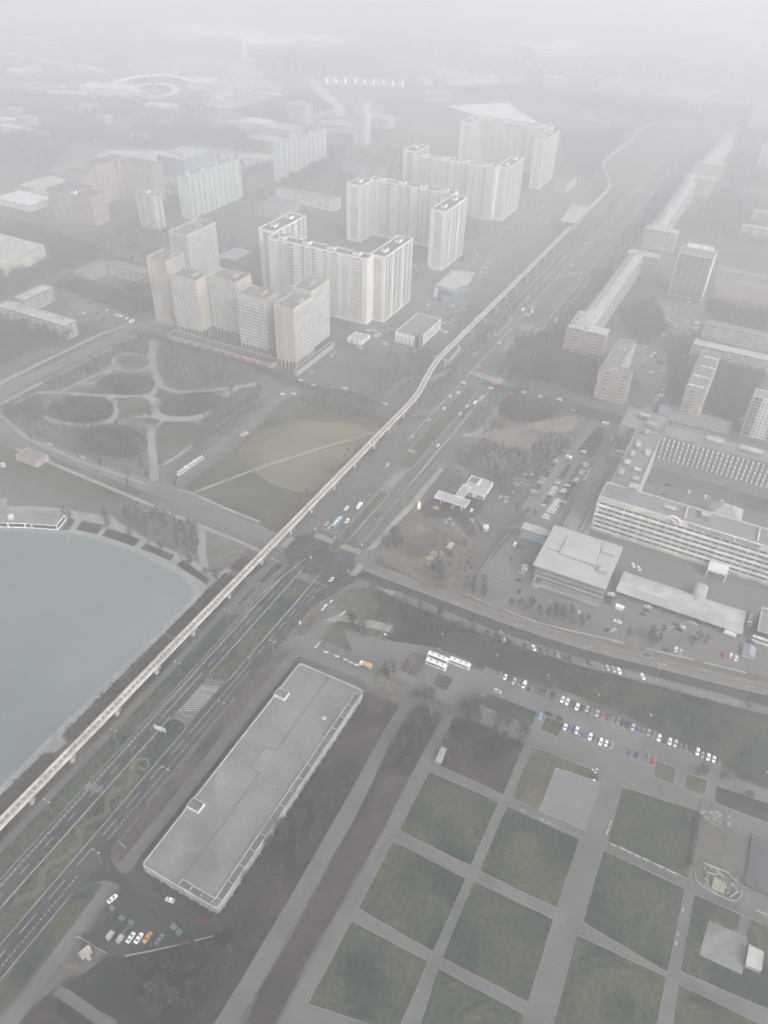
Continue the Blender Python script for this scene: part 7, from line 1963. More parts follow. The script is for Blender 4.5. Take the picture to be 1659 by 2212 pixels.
o = empty('timber_stack', P('j', 780, 115)); tag(o, 'loose stack of pale timber boards by the dirt track right of the filling station', 'timber')
mb = MB()
for k in range(26): mb.box((rnd.uniform(-5, 5), rnd.uniform(-6, 6), .15 + k * .05), (rnd.uniform(3, 7), .35, .12), RZ + rnd.uniform(-.4, .4))
mb.build('board', mat('pale_timber', (.38, .31, .24), var=.15), o)
rnd = random.Random(12)
for i, (x, y, s_) in enumerate(((700, 195, 2.2), (645, 240, 3), (640, 275, 3.4), (600, 232, 2.4), (585, 250, 1.6), (130, 435, 2.4), (160, 425, 2.0), (120, 462, 1.8), (185, 475, 2.0), (345, 435, 2.6), (810, 40, 2.6), (858, 42, 3.0))):
    o = empty('pallet_stack', P('j', x, y), rnd.uniform(0, 3)); tag(o, 'pale stack of boards on the ground round the filling station, %s from the left' % ORD[1 + sorted((700, 645, 640, 600, 585, 130, 160, 120, 185, 345, 810, 858)).index(x)], 'pallets', 'pallet stacks on the vacant ground')
    mb = MB()
    for k in range(5): mb.box((0, (k - 2) * s_ * .2, .45), (s_, s_ * .16, .12))
    mb.build('deck', M_conc2, o); mb = MB()
    for x2 in (-s_ * .4, 0, s_ * .4): mb.box((x2, 0, .2), (.15, s_ * .95, .36))
    mb.build('bearer', M_brick2, o)
o = empty('round_planter', P('h', 606, 178)); tag(o, 'small round kerbed planter on the island beside the tram tracks', 'planter')
mb = MB(); n = 18
for k in range(n):
    a0, a1 = 2 * PI * k / n, 2 * PI * (k + 1) / n
    mb.add([(3.4 * math.cos(a0), 2.6 * math.sin(a0), .0), (3.4 * math.cos(a1), 2.6 * math.sin(a1), .0), (3.4 * math.cos(a1), 2.6 * math.sin(a1), .6), (3.4 * math.cos(a0), 2.6 * math.sin(a0), .6), (2.9 * math.cos(a0), 2.1 * math.sin(a0), .6), (2.9 * math.cos(a1), 2.1 * math.sin(a1), .6)], [(0, 1, 2, 3), (3, 2, 5, 4)])
mb.build('rim', M_conc2, o); mb = MB(); mb.poly([(2.95 * math.cos(2 * PI * k / n), 2.15 * math.sin(2 * PI * k / n), .45) for k in range(n)]); mb.build('soil', M_soil, o)

# --- people: a few walkers, specks at this height but standing figures all the same
def person_mesh(step):
    J = [(0, 0, .92), (0, 0, 1.18), (0, .01, 1.42), (0, .02, 1.52), (0, .03, 1.66), (.1, 0, .88), (.11, step, .48), (.11, step * .6, .05), (.11, step * .6 + .15, .03), (-.1, 0, .88), (-.11, -step * .6, .48), (-.11, -step * 1.3, .06), (-.11, -step * 1.3 + .14, .03), (.2, 0, 1.4), (.26, -step * .5, 1.14), (.27, -step * .3 + .06, .9), (-.2, 0, 1.4), (-.26, step * .5, 1.14), (-.27, step * .5 + .06, .9)]
    E_ = [(0, 1), (1, 2), (2, 3), (3, 4), (0, 5), (5, 6), (6, 7), (7, 8), (0, 9), (9, 10), (10, 11), (11, 12), (2, 13), (13, 14), (14, 15), (2, 16), (16, 17), (17, 18)]
    R_ = [.15, .16, .15, .06, .10, .10, .075, .05, .045, .10, .075, .05, .045, .08, .06, .045, .08, .06, .045]
    me = bpy.data.meshes.new('person_body'); me.from_pydata(J, E_, [])
    me.materials.append(mat('dark_clothes', (.03, .03, .035), var=.1))
    return me, R_


PME, PR = person_mesh(.18)
for i, (lab, w_, x, y, a) in enumerate((('person in dark clothes walking, left of two on the pale square', 'a', 1288, 752, .5), ('person in dark clothes walking, right of two on the pale square', 'a', 1330, 738, 2.2), ('person in dark clothes on the right hand pavement past the junction', 'd', 762, 1122, 1.0), ('person in dark clothes waiting on the tip of the median beyond the zebra', 'd', 578, 908, 3.0), ('person in dark clothes on the pavement near the yellow totem', 'd', 1168, 612, 2.0), ('person in dark clothes at the pond side of the zebra crossing', 'd', 300, 868, .2), ('person in dark clothes on the terrace behind the pond pavilion', 'Y', 388, 480, 1.2))):
    p = P(w_, x, y); o = bpy.data.objects.new('person', PME.copy()); col.objects.link(o); o.location = (p.x, p.y, ZR); o.rotation_euler = (0, 0, a); tag(o, lab, 'person')
    o.modifiers.new('skin', 'SKIN'); sub = o.modifiers.new('subdivision', 'SUBSURF'); sub.levels = sub.render_levels = 1
    for vtx, rr in zip(o.data.skin_vertices[0].data, PR): vtx.radius = (rr, rr)
    o.data.skin_vertices[0].data[0].use_root = True
    mb = MB(); mb.prism([(.105 * math.cos(k * PI / 5), .03 + .115 * math.sin(k * PI / 5)) for k in range(10)], 1.70, 1.79); mb.build('hair', mat('dark_hair', (.03, .022, .018)), o)
# ------------------------------------------------------------------ TREES (bare, late winter)
M_bark = mat('bark', (.055, .046, .040), rough=1, var=.2, scale=.6, spec=.1)
M_birch = mat('birch_bark', (.34, .33, .31), rough=.9, var=.2, scale=.8, spec=.1)
M_twig = mat('twigs', (.094, .084, .076), rough=1, var=.4, scale=.1, fine=1.5, spec=.05, c2=(.052, .048, .045))
M_twigp = mat('pale_twigs', (.17, .148, .135), rough=1, var=.3, scale=.25, fine=1.5, spec=.05)


def tree_meshes(seed, h, spread, ntw, mt, mtw, tw=.11):
    rnd = random.Random(seed)
    tb = MB(); tips = []
    lean = (rnd.uniform(-.4, .4), rnd.uniform(-.4, .4))
    base = Vector((0, 0, 0)); top = Vector((lean[0], lean[1], h * .62))
    tb.tube([base, base.lerp(top, .5) + Vector((rnd.uniform(-.2, .2), rnd.uniform(-.2, .2), 0)), top], h * .018, 6, r2=h * .007)
    limbs = []
    for k in range(9):
        t = .28 + .68 * k / 8; p = base.lerp(top, t)
        a = k * 2.4 + rnd.uniform(-.5, .5); ln = spread * rnd.uniform(.6, 1.05) * (1.1 - .35 * t)
        d = Vector((math.cos(a), math.sin(a), rnd.uniform(.55, 1.15))).normalized()
        m_ = p + d * ln * .5 + Vector((0, 0, .25)); e = p + d * ln + Vector((0, 0, ln * .18))
        tb.tube([p, m_, e], h * .0075, 5, r2=h * .0025, caps=False)
        limbs.append((p, m_, e))
    limbs.append((top, top + Vector((0, 0, h * .16)), top + Vector((rnd.uniform(-.5, .5), rnd.uniform(-.5, .5), h * .33))))
    cb = MB()
    for k in range(ntw):
        p, m_, e = rnd.choice(limbs); t = rnd.uniform(.25, 1.0)
        q = m_.lerp(e, (t - .5) * 2) if t > .5 else p.lerp(m_, t * 2)
        d = Vector((rnd.gauss(0, 1), rnd.gauss(0, 1), rnd.gauss(.55, .7))).normalized()
        d = (d + (q - Vector((0, 0, h * .5))).normalized() * .5).normalized()
        ln = rnd.uniform(.7, 1.9) * h / 11
        s_ = d.cross(Vector((rnd.gauss(0, 1), rnd.gauss(0, 1), rnd.gauss(0, 1)))).normalized() * tw * rnd.uniform(.6, 1.3)
        a = q; b_ = q + d * ln; mid = q + d * ln * .5 + Vector((rnd.uniform(-.15, .15), rnd.uniform(-.15, .15), 0))
        cb.add([a - s_, a + s_, mid + s_ * .8, mid - s_ * .8, b_], [(0, 1, 2, 3), (3, 2, 4)])
        for j in range(2):
            dd = (d + Vector((rnd.gauss(0, .8), rnd.gauss(0, .8), rnd.gauss(.1, .5)))).normalized(); ss = dd.cross(d + Vector((.1, .2, .3))).normalized() * tw * .7
            st = q + d * ln * rnd.uniform(.3, .8); cb.add([st - ss, st + ss, st + dd * ln * .6], [(0, 1, 2)])
    return tb, tb.mesh('trunk', [mt]), cb, cb.mesh('crown', [mtw])


TREES = [tree_meshes(k, h, s_, 170, M_bark, M_twig) for k, (h, s_) in enumerate(((12, 4.2), (14, 4.6), (10, 3.8), (11, 4.6), (15, 4.2)))]
BIRCH = [tree_meshes(20 + k, h, s_, 150, M_birch, M_twigp) for k, (h, s_) in enumerate(((12, 3.2), (10, 2.8)))]
YOUNG = [tree_meshes(30 + k, h, s_, 70, M_bark, M_twigp, .08) for k, (h, s_) in enumerate(((5.5, 1.9), (6.5, 2.2)))]


def inside(p, poly):
    c = False; n = len(poly)
    for i in range(n):
        a, b_ = poly[i], poly[(i + 1) % n]
        if (a.y > p.y) != (b_.y > p.y) and p.x < (b_.x - a.x) * (p.y - a.y) / (b_.y - a.y) + a.x: c = not c
    return c


def scatter(poly, n, rnd, gap=4.0, avoid=()):
    x0, x1 = min(p.x for p in poly), max(p.x for p in poly); y0, y1 = min(p.y for p in poly), max(p.y for p in poly)
    out = []; tries = 0
    while len(out) < n and tries < n * 60:
        tries += 1
        p = Vector((rnd.uniform(x0, x1), rnd.uniform(y0, y1), 0))
        if not inside(p, poly) or any((p - q).length < gap for q in out[-60:]) or any(inside(p, a) for a in avoid): continue
        out.append(p)
    return out


NT = [0]


def plant(pts, label, group, kinds, rnd, smin=.75, smax=1.15, cat='tree'):
    for p in pts:
        if NT[0] >= 300: return
        NT[0] += 1
        T = rnd.choice(kinds); s_ = rnd.uniform(smin, smax)
        r = empty('bare_tree', p, rnd.uniform(0, 6.28)); r.scale = (s_, s_, s_ * rnd.uniform(.9, 1.1)); tag(r, label, cat, group)
        inst('trunk', T[1], r); inst('crown', T[3], r)


rnd = random.Random(77)
plant(scatter(PL('G', [(1400, 30), (1545, 20), (1440, 190), (1250, 540), (1050, 870), (900, 1080), (640, 1080), (560, 880), (900, 760), (985, 640), (1180, 340)]), 62, rnd, 4.5), 'bare brown tree in the wood beside the long flat building', 'trees in the wood beside the long building', TREES, rnd)
plant(scatter(PL('f', [(315, 620), (530, 715), (340, 1060), (200, 1200), (60, 1200), (110, 920)]), 12, rnd, 5), 'bare tree on the strip between the two grey paths', 'trees between the two paths', TREES + BIRCH[:1], rnd, .7, 1.0)
plant(PL('f', [(435, 700), (268, 290), (470, 640)]), 'white-stemmed bare birch near the coaches', 'birches near the coaches', BIRCH, rnd, .9, 1.1)
plant(PL('f', [(60, 380), (100, 330), (30, 350), (420, 560), (380, 540), (310, 555), (700, 640), (800, 700), (830, 650), (1010, 770), (1075, 790), (1110, 760), (1200, 850), (1240, 890), (750, 690)]), 'bare tree in the row below the big car park', 'trees in the row below the big car park', TREES, rnd, .75, 1.05)
plant(scatter(PL('f', [(640, 720), (850, 775), (1230, 950), (1050, 1360), (480, 1105)]), 26, rnd, 5), 'bare tree on the dark square lawn by the grey shelter', 'trees on the dark square lawn', TREES, rnd, .6, .9)
plant(PL('h', [(1070, 1190), (1100, 1215), (1050, 1210), (1260, 1250), (1300, 1265), (1480, 1420)]), 'bare tree beside the brown beds at the right of the car park', 'trees beside the brown beds', TREES + BIRCH, rnd, .6, .85)
plant(scatter(PL('F', [(40, 390), (280, 470), (480, 545), (640, 620), (520, 640), (300, 570), (60, 470)]), 24, rnd, 4.5), 'bare tree on the slope between side street and big car park', 'trees between side street and car park', TREES, rnd, .7, 1.0)
plant(scatter(PL('h', [(-300, 330), (300, 420), (900, 560), (1659, 720), (1659, 1150), (1270, 1060), (900, 890), (300, 640), (-300, 430)]), 26, rnd, 8), 'bare tree on the wide grass bank above the long parking row', 'trees on the grass bank', TREES + YOUNG, rnd, .5, .9)
plant(PL('a', [(1520, 810), (1600, 830), (1380, 430), (1500, 790), (1620, 900), (1560, 860)]), 'bare tree on the small lawns north of the long building', 'trees on the small lawns', TREES, rnd, .65, .9)
plant(scatter(PL('E', [(510, 45), (560, 5), (780, 20), (860, 70), (865, 195), (780, 165), (640, 105)]), 26, rnd, 5), 'bare tree in the dark wood behind the pond promenade', 'trees behind the pond promenade', TREES, rnd, .7, 1.0)
plant(PL('Y', [(770, 560), (820, 570), (1240, 600), (1270, 670), (1230, 560)]), 'bare tree between pavilion and promenade beds', 'trees by the pavilion', TREES, rnd, .7, .95)
plant(PL('E', [(455, 80), (560, 120), (600, 135), (640, 150), (700, 175), (780, 205), (820, 235), (885, 275), (940, 300), (965, 320)]), 'small bare tree in the beds along the pond promenade', 'trees along the promenade beds', YOUNG + TREES[2:3], rnd, .8, 1.1)
plant(scatter(PL('j', [(300, 1000), (440, 930), (520, 1150), (320, 1070)]), 6, rnd, 4) + scatter(PL('j', [(640, 1190), (820, 1160), (1080, 1215), (1350, 1300), (1300, 1380), (900, 1290)]), 16, rnd, 4.5) + PL('j', [(430, 1080), (280, 680), (150, 760), (860, 1180)]), 'bare tree on the strip before the glass hall', 'trees before the glass hall', TREES, rnd, .6, .9)
plant(scatter(PL('i', [(640, 1200), (760, 1250), (720, 1320), (600, 1300)]), 4, rnd, 3) + PL('i', [(440, 1240), (1050, 1260), (1100, 1290), (980, 1300), (740, 1200)]), 'bare tree in the yard below the barrel shed', 'trees in the office yard', TREES, rnd, .7, 1.0)
plant(scatter(PL('d', [(960, 870), (1100, 980), (1000, 1080), (880, 980)]), 8, rnd, 4) + scatter(PL('d', [(1280, 1180), (1400, 1100), (1420, 1250), (1330, 1330)]), 6, rnd, 4), 'bare tree on the brown ground near the junction corner', 'trees on the junction corner', TREES, rnd, .6, .9)
plant(scatter(PL('j', [(540, 20), (720, 40), (700, 150), (560, 140)]), 5, rnd, 4) + scatter(PL('j', [(700, 330), (850, 380), (900, 430), (760, 430)]), 4, rnd, 3), 'bare bushy tree by the dirt track below the crowded car park', 'trees by the dirt track', TREES, rnd, .5, .8)
plant(scatter(PL('C', [(830, 700), (950, 620), (1000, 600), (1050, 640), (960, 720)]), 5, rnd, 5) + PL('C', [(650, 690), (610, 690), (690, 610), (1000, 600), (200, 790), (550, 990), (560, 960), (640, 960), (760, 1000), (700, 920), (930, 700), (1120, 600)]), 'bare tree standing in the park of oval lawns', 'trees in the park of oval lawns', TREES, rnd, .7, 1.0)
plant(scatter(PL('C', [(120, 770), (620, 960), (640, 980), (600, 985), (100, 790)]), 12, rnd, 5), 'bare tree in the line between park and lake street', 'trees along the lake street', TREES, rnd, .6, .9)
print('individual trees', NT[0])

# woods and groves beyond counting
def low_tree(seed):
    rnd = random.Random(seed); mb = MB(); h = 10.0
    mb.tube([(0, 0, 0), (0, 0, h * .7)], .16, 3, r2=.06, caps=False)
    for k in range(46):
        a = rnd.uniform(0, 6.28); z = h * rnd.uniform(.3, .9); rr = rnd.uniform(0, 3.2) * (1.1 - abs(z / h - .6))
        q = Vector((math.cos(a) * rr, math.sin(a) * rr, z)); d = Vector((rnd.gauss(0, 1), rnd.gauss(0, 1), rnd.gauss(.6, .6))).normalized(); s_ = d.cross(Vector((rnd.gauss(0, 1), rnd.gauss(0, 1), .2))).normalized() * .27
        mb.add([q - s_, q + s_, q + d * rnd.uniform(1.2, 2.6)], [(0, 1, 2)], 1)
    return mb


LOW = [low_tree(k) for k in range(7)]


def wood(label, groups, seed=1):
    rnd = random.Random(seed); V, F, MI = [], [], []
    for poly, n, gap, sc, avoid in groups:
        for p in scatter(poly, int(n * 1.7), rnd, gap * .8, avoid):
            t = rnd.choice(LOW); s_ = sc * rnd.uniform(.75, 1.4); a = rnd.uniform(0, 6.28); cs, sn = math.cos(a) * s_, math.sin(a) * s_; k0 = len(V)
            V += [(p.x + x * cs - y * sn, p.y + x * sn + y * cs, z * s_) for x, y, z in t.v]; F += [[i + k0 for i in f] for f in t.f]; MI += t.m
    mb = MB(); mb.v, mb.f, mb.m = V, F, MI
    tag(mb.build('wood', [M_bark, M_twig]), label, 'wood', kind='stuff')


def rect(u0, u1, v0, v1): return [UV(u0, v0), UV(u1, v0), UV(u1, v1), UV(u0, v1)]


BLD = [rect(*q) for q in ((400, 460, -450, -350), (500, 556, -455, -380), (470, 545, -600, -515), (440, 520, -315, -125), (565, 655, -268, -110), (735, 825, -270, -115), (935, 1015, -280, -118), (1105, 1210, -280, -118), (605, 665, 58, 105), (665, 850, 66, 88), (840, 1240, 62, 108), (1300, 1565, 62, 110), (540, 620, 108, 142), (540, 630, 180, 205), (800, 850, 120, 168), (655, 680, 170, 280), (710, 732, 172, 280), (825, 850, 168, 245), (525, 556, 165, 230), (640, 790, -640, -545), (670, 700, -515, -475), (725, 860, -495, -470), (785, 890, -430, -325), (930, 1080, -490, -465), (620, 670, -358, -322), (538, 565, 230, 300))]
wood('bare grey-brown woodland filling the courts and park edges at left', [(PL('w', [(-50, 130), (250, 200), (700, 320), (1000, 440), (1060, 520), (760, 640), (440, 780), (100, 930), (-100, 1000)]), 330, 5, 1.0, BLD), (PL('w', [(250, 1250), (700, 1250), (900, 1330), (500, 1500), (0, 1700), (-100, 1500), (-100, 1200)]), 150, 5, 1.0, BLD),
      (PL('w', [(580, 850), (1100, 760), (1500, 780), (1600, 1080), (1400, 1160), (1100, 1020), (780, 900)]), 200, 5, 1.0, BLD)], 3)
wood('bare thickets of the oval-lawn park and its edges', [(oval('C', 350, 664, 135, 52, 0), 28, 5, .5, ()), (oval('C', 540, 556, 118, 40, 0), 20, 5, .5, ()), (oval('C', 822, 640, 128, 44, -.17), 20, 5, .5, ()), (PL('C', [(180, 560), (420, 440), (600, 350), (640, 380), (640, 440), (520, 420), (470, 480), (330, 540)]), 60, 5, .6, ()), (PL('C', [(700, 400), (900, 440), (1150, 520), (1000, 560), (800, 580), (720, 540)]), 80, 5, .65, ()), (PL('C', [(200, 740), (500, 740), (630, 780), (630, 930), (420, 860)]), 55, 5, .6, ()), (PL('C', [(10, 680), (150, 620), (200, 700), (120, 750)]), 30, 5, .8, ()),
      (PL('C', [(830, 880), (900, 800), (1130, 640), (1090, 620), (930, 740), (850, 800)]), 50, 5, .8, ()), (PL('D', [(0, 440), (180, 420), (250, 450), (170, 540), (40, 640), (-100, 620)]), 50, 6, .7, ()), (PL('C', [(1320, 600), (1620, 660), (1640, 700), (1480, 690), (1300, 650)]), 40, 5, .7, ())], 4)
wood('bare street trees and court trees among the brick houses on the right', [(PL('r', [(20, 780), (420, 1010), (480, 1300), (430, 1500), (120, 1480), (-300, 1300), (-260, 1100), (-100, 940)]), 130, 4, .9, BLD), (PL('r', [(750, 500), (1200, 350), (1400, 700), (1100, 900), (1000, 780)]), 120, 5, 1.0, BLD), (PL('p', [(200, 1250), (450, 1180), (560, 1350), (430, 1500), (330, 1900), (200, 1800), (260, 1500)]), 110, 5, .9, BLD), (PL('p', [(560, 1600), (700, 1350), (1100, 1500), (1000, 1600), (860, 1950), (620, 1850)]), 170, 5, 1.0, BLD), (PL('p', [(560, 880), (1106, 960), (1106, 1140), (580, 1000)]), 110, 5, 1.0, BLD),
      (PL('x', [(900, 950), (1000, 700), (1300, 560), (1659, 700), (1659, 1090), (1230, 960), (1000, 930)]), 260, 6, 1.0, BLD), (PL('x', [(1250, 400), (1420, 50), (1659, 50), (1659, 560), (1350, 560)]), 260, 6, 1.1, BLD), ([UV(440, 36), UV(600, 36), UV(600, 58), UV(445, 60)], 60, 5, .7, ()), ([UV(610, 36), UV(1500, 36), UV(1500, 58), UV(610, 58)], 260, 6, .9, ())], 5)
wood('bare scrub on the vacant ground and round the filling station', [(PL('e', [(1010, 880), (1090, 800), (1430, 870), (1540, 960), (1250, 1020), (1100, 990)]), 90, 3, .5, ()), (PL('e', [(640, 1300), (900, 1180), (1240, 1290), (1460, 1120), (1659, 1180), (1560, 1300), (1420, 1475), (700, 1380)]), 150, 4, .45, ()), (PL('e', [(1170, 300), (1659, 260), (1659, 700), (1200, 660), (1010, 600)]), 150, 5, .8, BLD), (PL('j', [(0, 560), (250, 600), (420, 760), (330, 1000), (60, 1040), (0, 900)]), 40, 6, .4, ())], 6)
wood('bare trees in the yards between the tower blocks', [(rect(592, 735, -350, -262), 90, 6, .8, BLD), (rect(655, 740, -240, -130), 60, 6, .7, BLD), (rect(822, 935, -300, -140), 110, 6, .8, BLD), (rect(1015, 1110, -300, -140), 110, 6, .9, BLD), (rect(830, 1200, -470, -300), 240, 7, .9, BLD), (rect(560, 700, -520, -360), 150, 6, .9, BLD), (rect(700, 1000, -640, -500), 220, 7, 1.0, BLD), ([UV(590, -14), UV(1120, -14), UV(1120, -4), UV(590, -4)], 70, 6, .6, ()), ([UV(590, 33.5), UV(1400, 33.5), UV(1400, 36), UV(590, 36)], 90, 6, .6, ())], 9)
wood('bare shrubs lining the guideway and avenue verges', [(rect(70, 145, -33, -22), 60, 3, .30, ()), (rect(176, 205, -32, -22), 20, 3, .30, ()), (rect(-60, 58, -33, -22), 40, 3, .35, ()), ([UV(270, -36), UV(440, -30), UV(440, -24), UV(270, -24)], 14, 6, .45, ()), ([UV(470, -14), UV(700, -18), UV(700, -6), UV(470, -6)], 60, 5, .6, ())], 7)
wood('far woods of the exhibition park fading into the haze', [(PL('B', [(760, 600), (1080, 560), (940, 720), (880, 800), (780, 720)]), 420, 7, 1.2, BLD), (PL('A', [(480, 620), (700, 500), (1000, 560), (1150, 640), (1100, 680), (800, 650), (560, 640)]), 420, 9, 1.3, BLD), (PL('A', [(0, 600), (240, 560), (420, 500), (500, 620), (300, 640), (200, 760), (0, 700)]), 420, 9, 1.2, BLD), (PL('A', [(1250, 640), (1500, 660), (1420, 760), (1280, 830), (1200, 780)]), 300, 8, 1.1, BLD), (PL('A', [(1000, 500), (1300, 420), (1450, 480), (1200, 560)]), 360, 9, 1.3, BLD), (PL('B', [(250, 410), (500, 390), (900, 420), (1100, 520), (800, 470), (520, 430)]), 420, 10, 1.3, BLD), (PL('B', [(930, 430), (1300, 470), (1659, 500), (1659, 560), (1100, 530)]), 380, 10, 1.3, BLD), (PL('A', [(0, 420), (400, 430), (600, 460), (900, 440), (1000, 500), (500, 520), (0, 520)]), 420, 11, 1.3, ()), (PL('A', [(700, 210), (1000, 240), (1500, 220), (1650, 300), (1300, 330), (900, 260)]), 420, 14, 1.5, ()), (PL('B', [(0, 200), (500, 260), (900, 300), (1659, 250), (1659, 380), (900, 360), (300, 330)]), 520, 15, 1.5, ())], 8)

# ------------------------------------------------------------------ FAR PLACES IN THE HAZE
M_ivory = mat('ivory_stone', (.40, .38, .34), var=.04); M_snow = mat('white_membrane', (.62, .62, .61), var=.03)


def far(name, label, cat, w_, x, y, z=0):
    p = P(w_, x, y); o = empty(name, p, 0.0); tag(o, label, cat); return o, p


def central_pavilion():
    o, p = far('domed_palace', 'ivory stepped palace with a tall central spire, far off in the haze', 'palace', 'y', 1290, 388)
    sc = (P('y', 1480, 388) - P('y', 1150, 388)).length / 100.0
    mb = MB(); mb.box((-5, 0, 9), (95 * sc, 50, 18)); mb.box((40 * sc, -5, 6), (50 * sc, 40, 12)); mb.build('wing', M_ivory, o)
    mb = MB(); mb.box((-4, 5, 25), (62 * sc, 44, 14)); mb.build('middle_tier', M_ivory, o)
    mb = MB(); mb.box((-4, 8, 44), (34 * sc, 30, 24)); mb.build('upper_tier', M_ivory, o)
    mb = MB(); mb.prism([(-4 + 8 * sc * math.cos(k * PI / 6), 8 + 8 * sc * math.sin(k * PI / 6)) for k in range(12)], 56, 70); mb.build('drum', M_ivory, o)
    mb = MB(); mb.tube([(-4, 8, 70), (-4, 8, 84), (-4, 8, 98)], 6, 8, r2=.6); mb.build('spire', M_ivory, o)
    for k in range(9): mb = MB(); mb.box((-40 * sc + k * 9 * sc, -25.4, 8), (2.2, 1.2, 16)); mb.build('column', M_wpanel, o)


central_pavilion()


def ring_walk(name, label, w_, pts_, wd, h, m, close=True):
    L_ = PL(w_, pts_); c = sum(L_, Vector()) / len(L_); o = empty(name, c); tag(o, label, 'pavilion')
    if close: L_ = L_ + [L_[0]]
    A_, B_ = strip_pts(L_, wd); mb = MB()
    for i in range(len(L_) - 1):
        q = [A_[i], B_[i], B_[i + 1], A_[i + 1]]; mb.add([(v.x - c.x, v.y - c.y, z) for z in (h - .8, h) for v in q], [(4, 5, 6, 7), (3, 2, 1, 0), (0, 3, 7, 4), (1, 5, 6, 2)])
    mb.build('roof', m, o); mb = MB(); mb.box((0, 0, (h - .8) / 2), (1.2, 1.2, h - .8)); pm = mb.mesh('post', [M_wpanel])
    for i in range(len(L_) - 1):
        for t in range(4): q = L_[i].lerp(L_[i + 1], t / 4); inst('post', pm, o, (q.x - c.x, q.y - c.y, 0))


M_ring = mat('ring_white', (.82, .82, .81), var=.02)
ring_walk('ring_gallery', 'white ring-shaped gallery round the skating rink, far left in the haze', 'y', [(400, 372), (480, 345), (570, 320), (680, 314), (800, 316), (880, 335), (950, 355)], 18, 7, M_ring, False)
ring_walk('ring_gallery', 'smaller white octagonal ring inside the far gallery', 'y', [(540, 385), (600, 365), (690, 358), (780, 370), (825, 395), (800, 425), (700, 443), (600, 432)], 14, 4, M_ring)
FARB = [('tent_hall', 'white tent hall at the left end of the far ring gallery', 'y', 335, 425, 100, 50, 14, M_wpanel), ('tent_hall', 'white tent hall at the right end of the far ring gallery', 'y', 968, 388, 50, 60, 14, M_snow), ('far_pavilion', 'pale pavilion behind the far ring gallery, left one', 'y', 655, 290, 110, 60, 22, M_ivory), ('far_pavilion', 'ivory drum-shaped pavilion left of the spired palace', 'y', 970, 290, 140, 80, 22, M_ivory),
        ('far_pavilion', 'white columned pavilion just below the small white octagonal ring', 'y', 715, 545, 60, 25, 14, M_wpanel), ('far_pavilion', 'low white roof left of centre among the far woods', 'y', 305, 580, 45, 14, 6, M_snow), ('far_pavilion', 'small white roof above the red brick blocks', 'y', 575, 722, 32, 16, 8, M_snow), ('far_pavilion', 'long white roof at the left edge below the far woods', 'A', 110, 585, 110, 16, 8, M_snow), ('far_pavilion', 'white flat roof at far left beside the woods', 'A', 205, 640, 34, 12, 6, M_snow),
        ('far_tower', 'ivory tower-like house right of the spired palace', 'v', 490, 160, 40, 30, 34, M_ivory), ('far_pavilion', 'faint ivory pavilion above the long pale slab', 'v', 255, 300, 60, 40, 14, M_ivory), ('far_tower', 'thin pale tower right of the long far slab', 'v', 1225, 380, 22, 22, 66, M_greyp), ('far_pavilion', 'ivory pavilion beside the thin pale tower', 'v', 1370, 190, 60, 40, 18, M_ivory), ('far_pavilion', 'pale low hall near the far road bend', 'z', 860, 565, 60, 40, 14, M_ivory),
        ('far_tower', 'broad pale block high up at the right in the haze', 'X', 1310, 275, 130, 50, 60, M_ivory), ('far_tower', 'cream house at the far right behind the last tin roof', 'X', 1600, 740, 46, 30, 42, M_ivory), ('far_pavilion', 'white low roof under the broad pale block', 'X', 1160, 300, 80, 30, 8, M_snow), ('far_pavilion', 'small white roof in the far park on the right', 'X', 1180, 612, 40, 14, 6, M_snow),
        ('far_pavilion', 'tan low hall at the left edge beside the wide road', 'u', 30, 540, 50, 40, 9, M_ivory), ('far_hall', 'blue-clad hall between the two pale green slabs', 'u', 1030, 380, 50, 60, 32, mat('blue_cladding', (.22, .28, .36), var=.05)), ('far_pavilion', 'pale red-brown house left of the long far slab', 'v', 130, 440, 60, 30, 14, M_brick), ('far_pavilion', 'low white block behind the blue-clad hall', 'u', 1120, 215, 30, 12, 7, M_snow),
        ('far_pavilion', 'low grey workshop roofs between the two pale green slabs', 'u', 990, 450, 60, 60, 6, M_conc2), ('far_pavilion', 'white tent-like roof at the left edge above the wide road', 'A', 60, 900, 60, 40, 8, M_snow), ('far_pavilion', 'rose low house left of the farthest cream tower', 'z', 250, 770, 90, 30, 12, M_brick), ('far_pavilion', 'cream pavilion past the rose low house', 'z', 430, 740, 70, 40, 16, M_ivory)]
for nm, lab, w_, x, y, W_, D_, H_, m in FARB:
    o, p = far(nm, lab, 'building', w_, x, y); o.rotation_euler = (0, 0, RZ if w_ in 'uvA' else RZ * .3)
    mb = MB(); mb.box((0, D_ / 2, H_ / 2), (W_, D_, H_)); mb.build('wall', m, o)
    mb = MB(); mb.box((0, D_ / 2, H_ + .4), (W_ + 1.5, D_ + 1.5, .8))
    if H_ > 20 and W_ < 150: mb.box((0, D_ / 2, H_ + 2.4), (W_ * .5, D_ * .5, 3.2))
    mb.build('roof', M_snow if m in (M_snow, M_wpanel) else M_conc2, o)
    if H_ > 12:
        wm = MB(); wm.box((0, -.06, 0), (1.9, .1, 2.0)); wm = wm.mesh('window', [M_glass]); n = 0; mb = MB()
        for f in range(int(H_ / 4)):
            for k in range(int(W_ / 5)):
                q = (-W_ / 2 + 2.5 + k * 5, 0, 2.4 + f * 4); n += 1
                if n <= 100: inst('window', wm, o, q)
                else: mb.box((q[0], -.06, q[2]), (1.9, .1, 2.0))
        if n > 100: mb.build('window', M_glass, o)['kind'] = 'stuff'
rnd = random.Random(31)
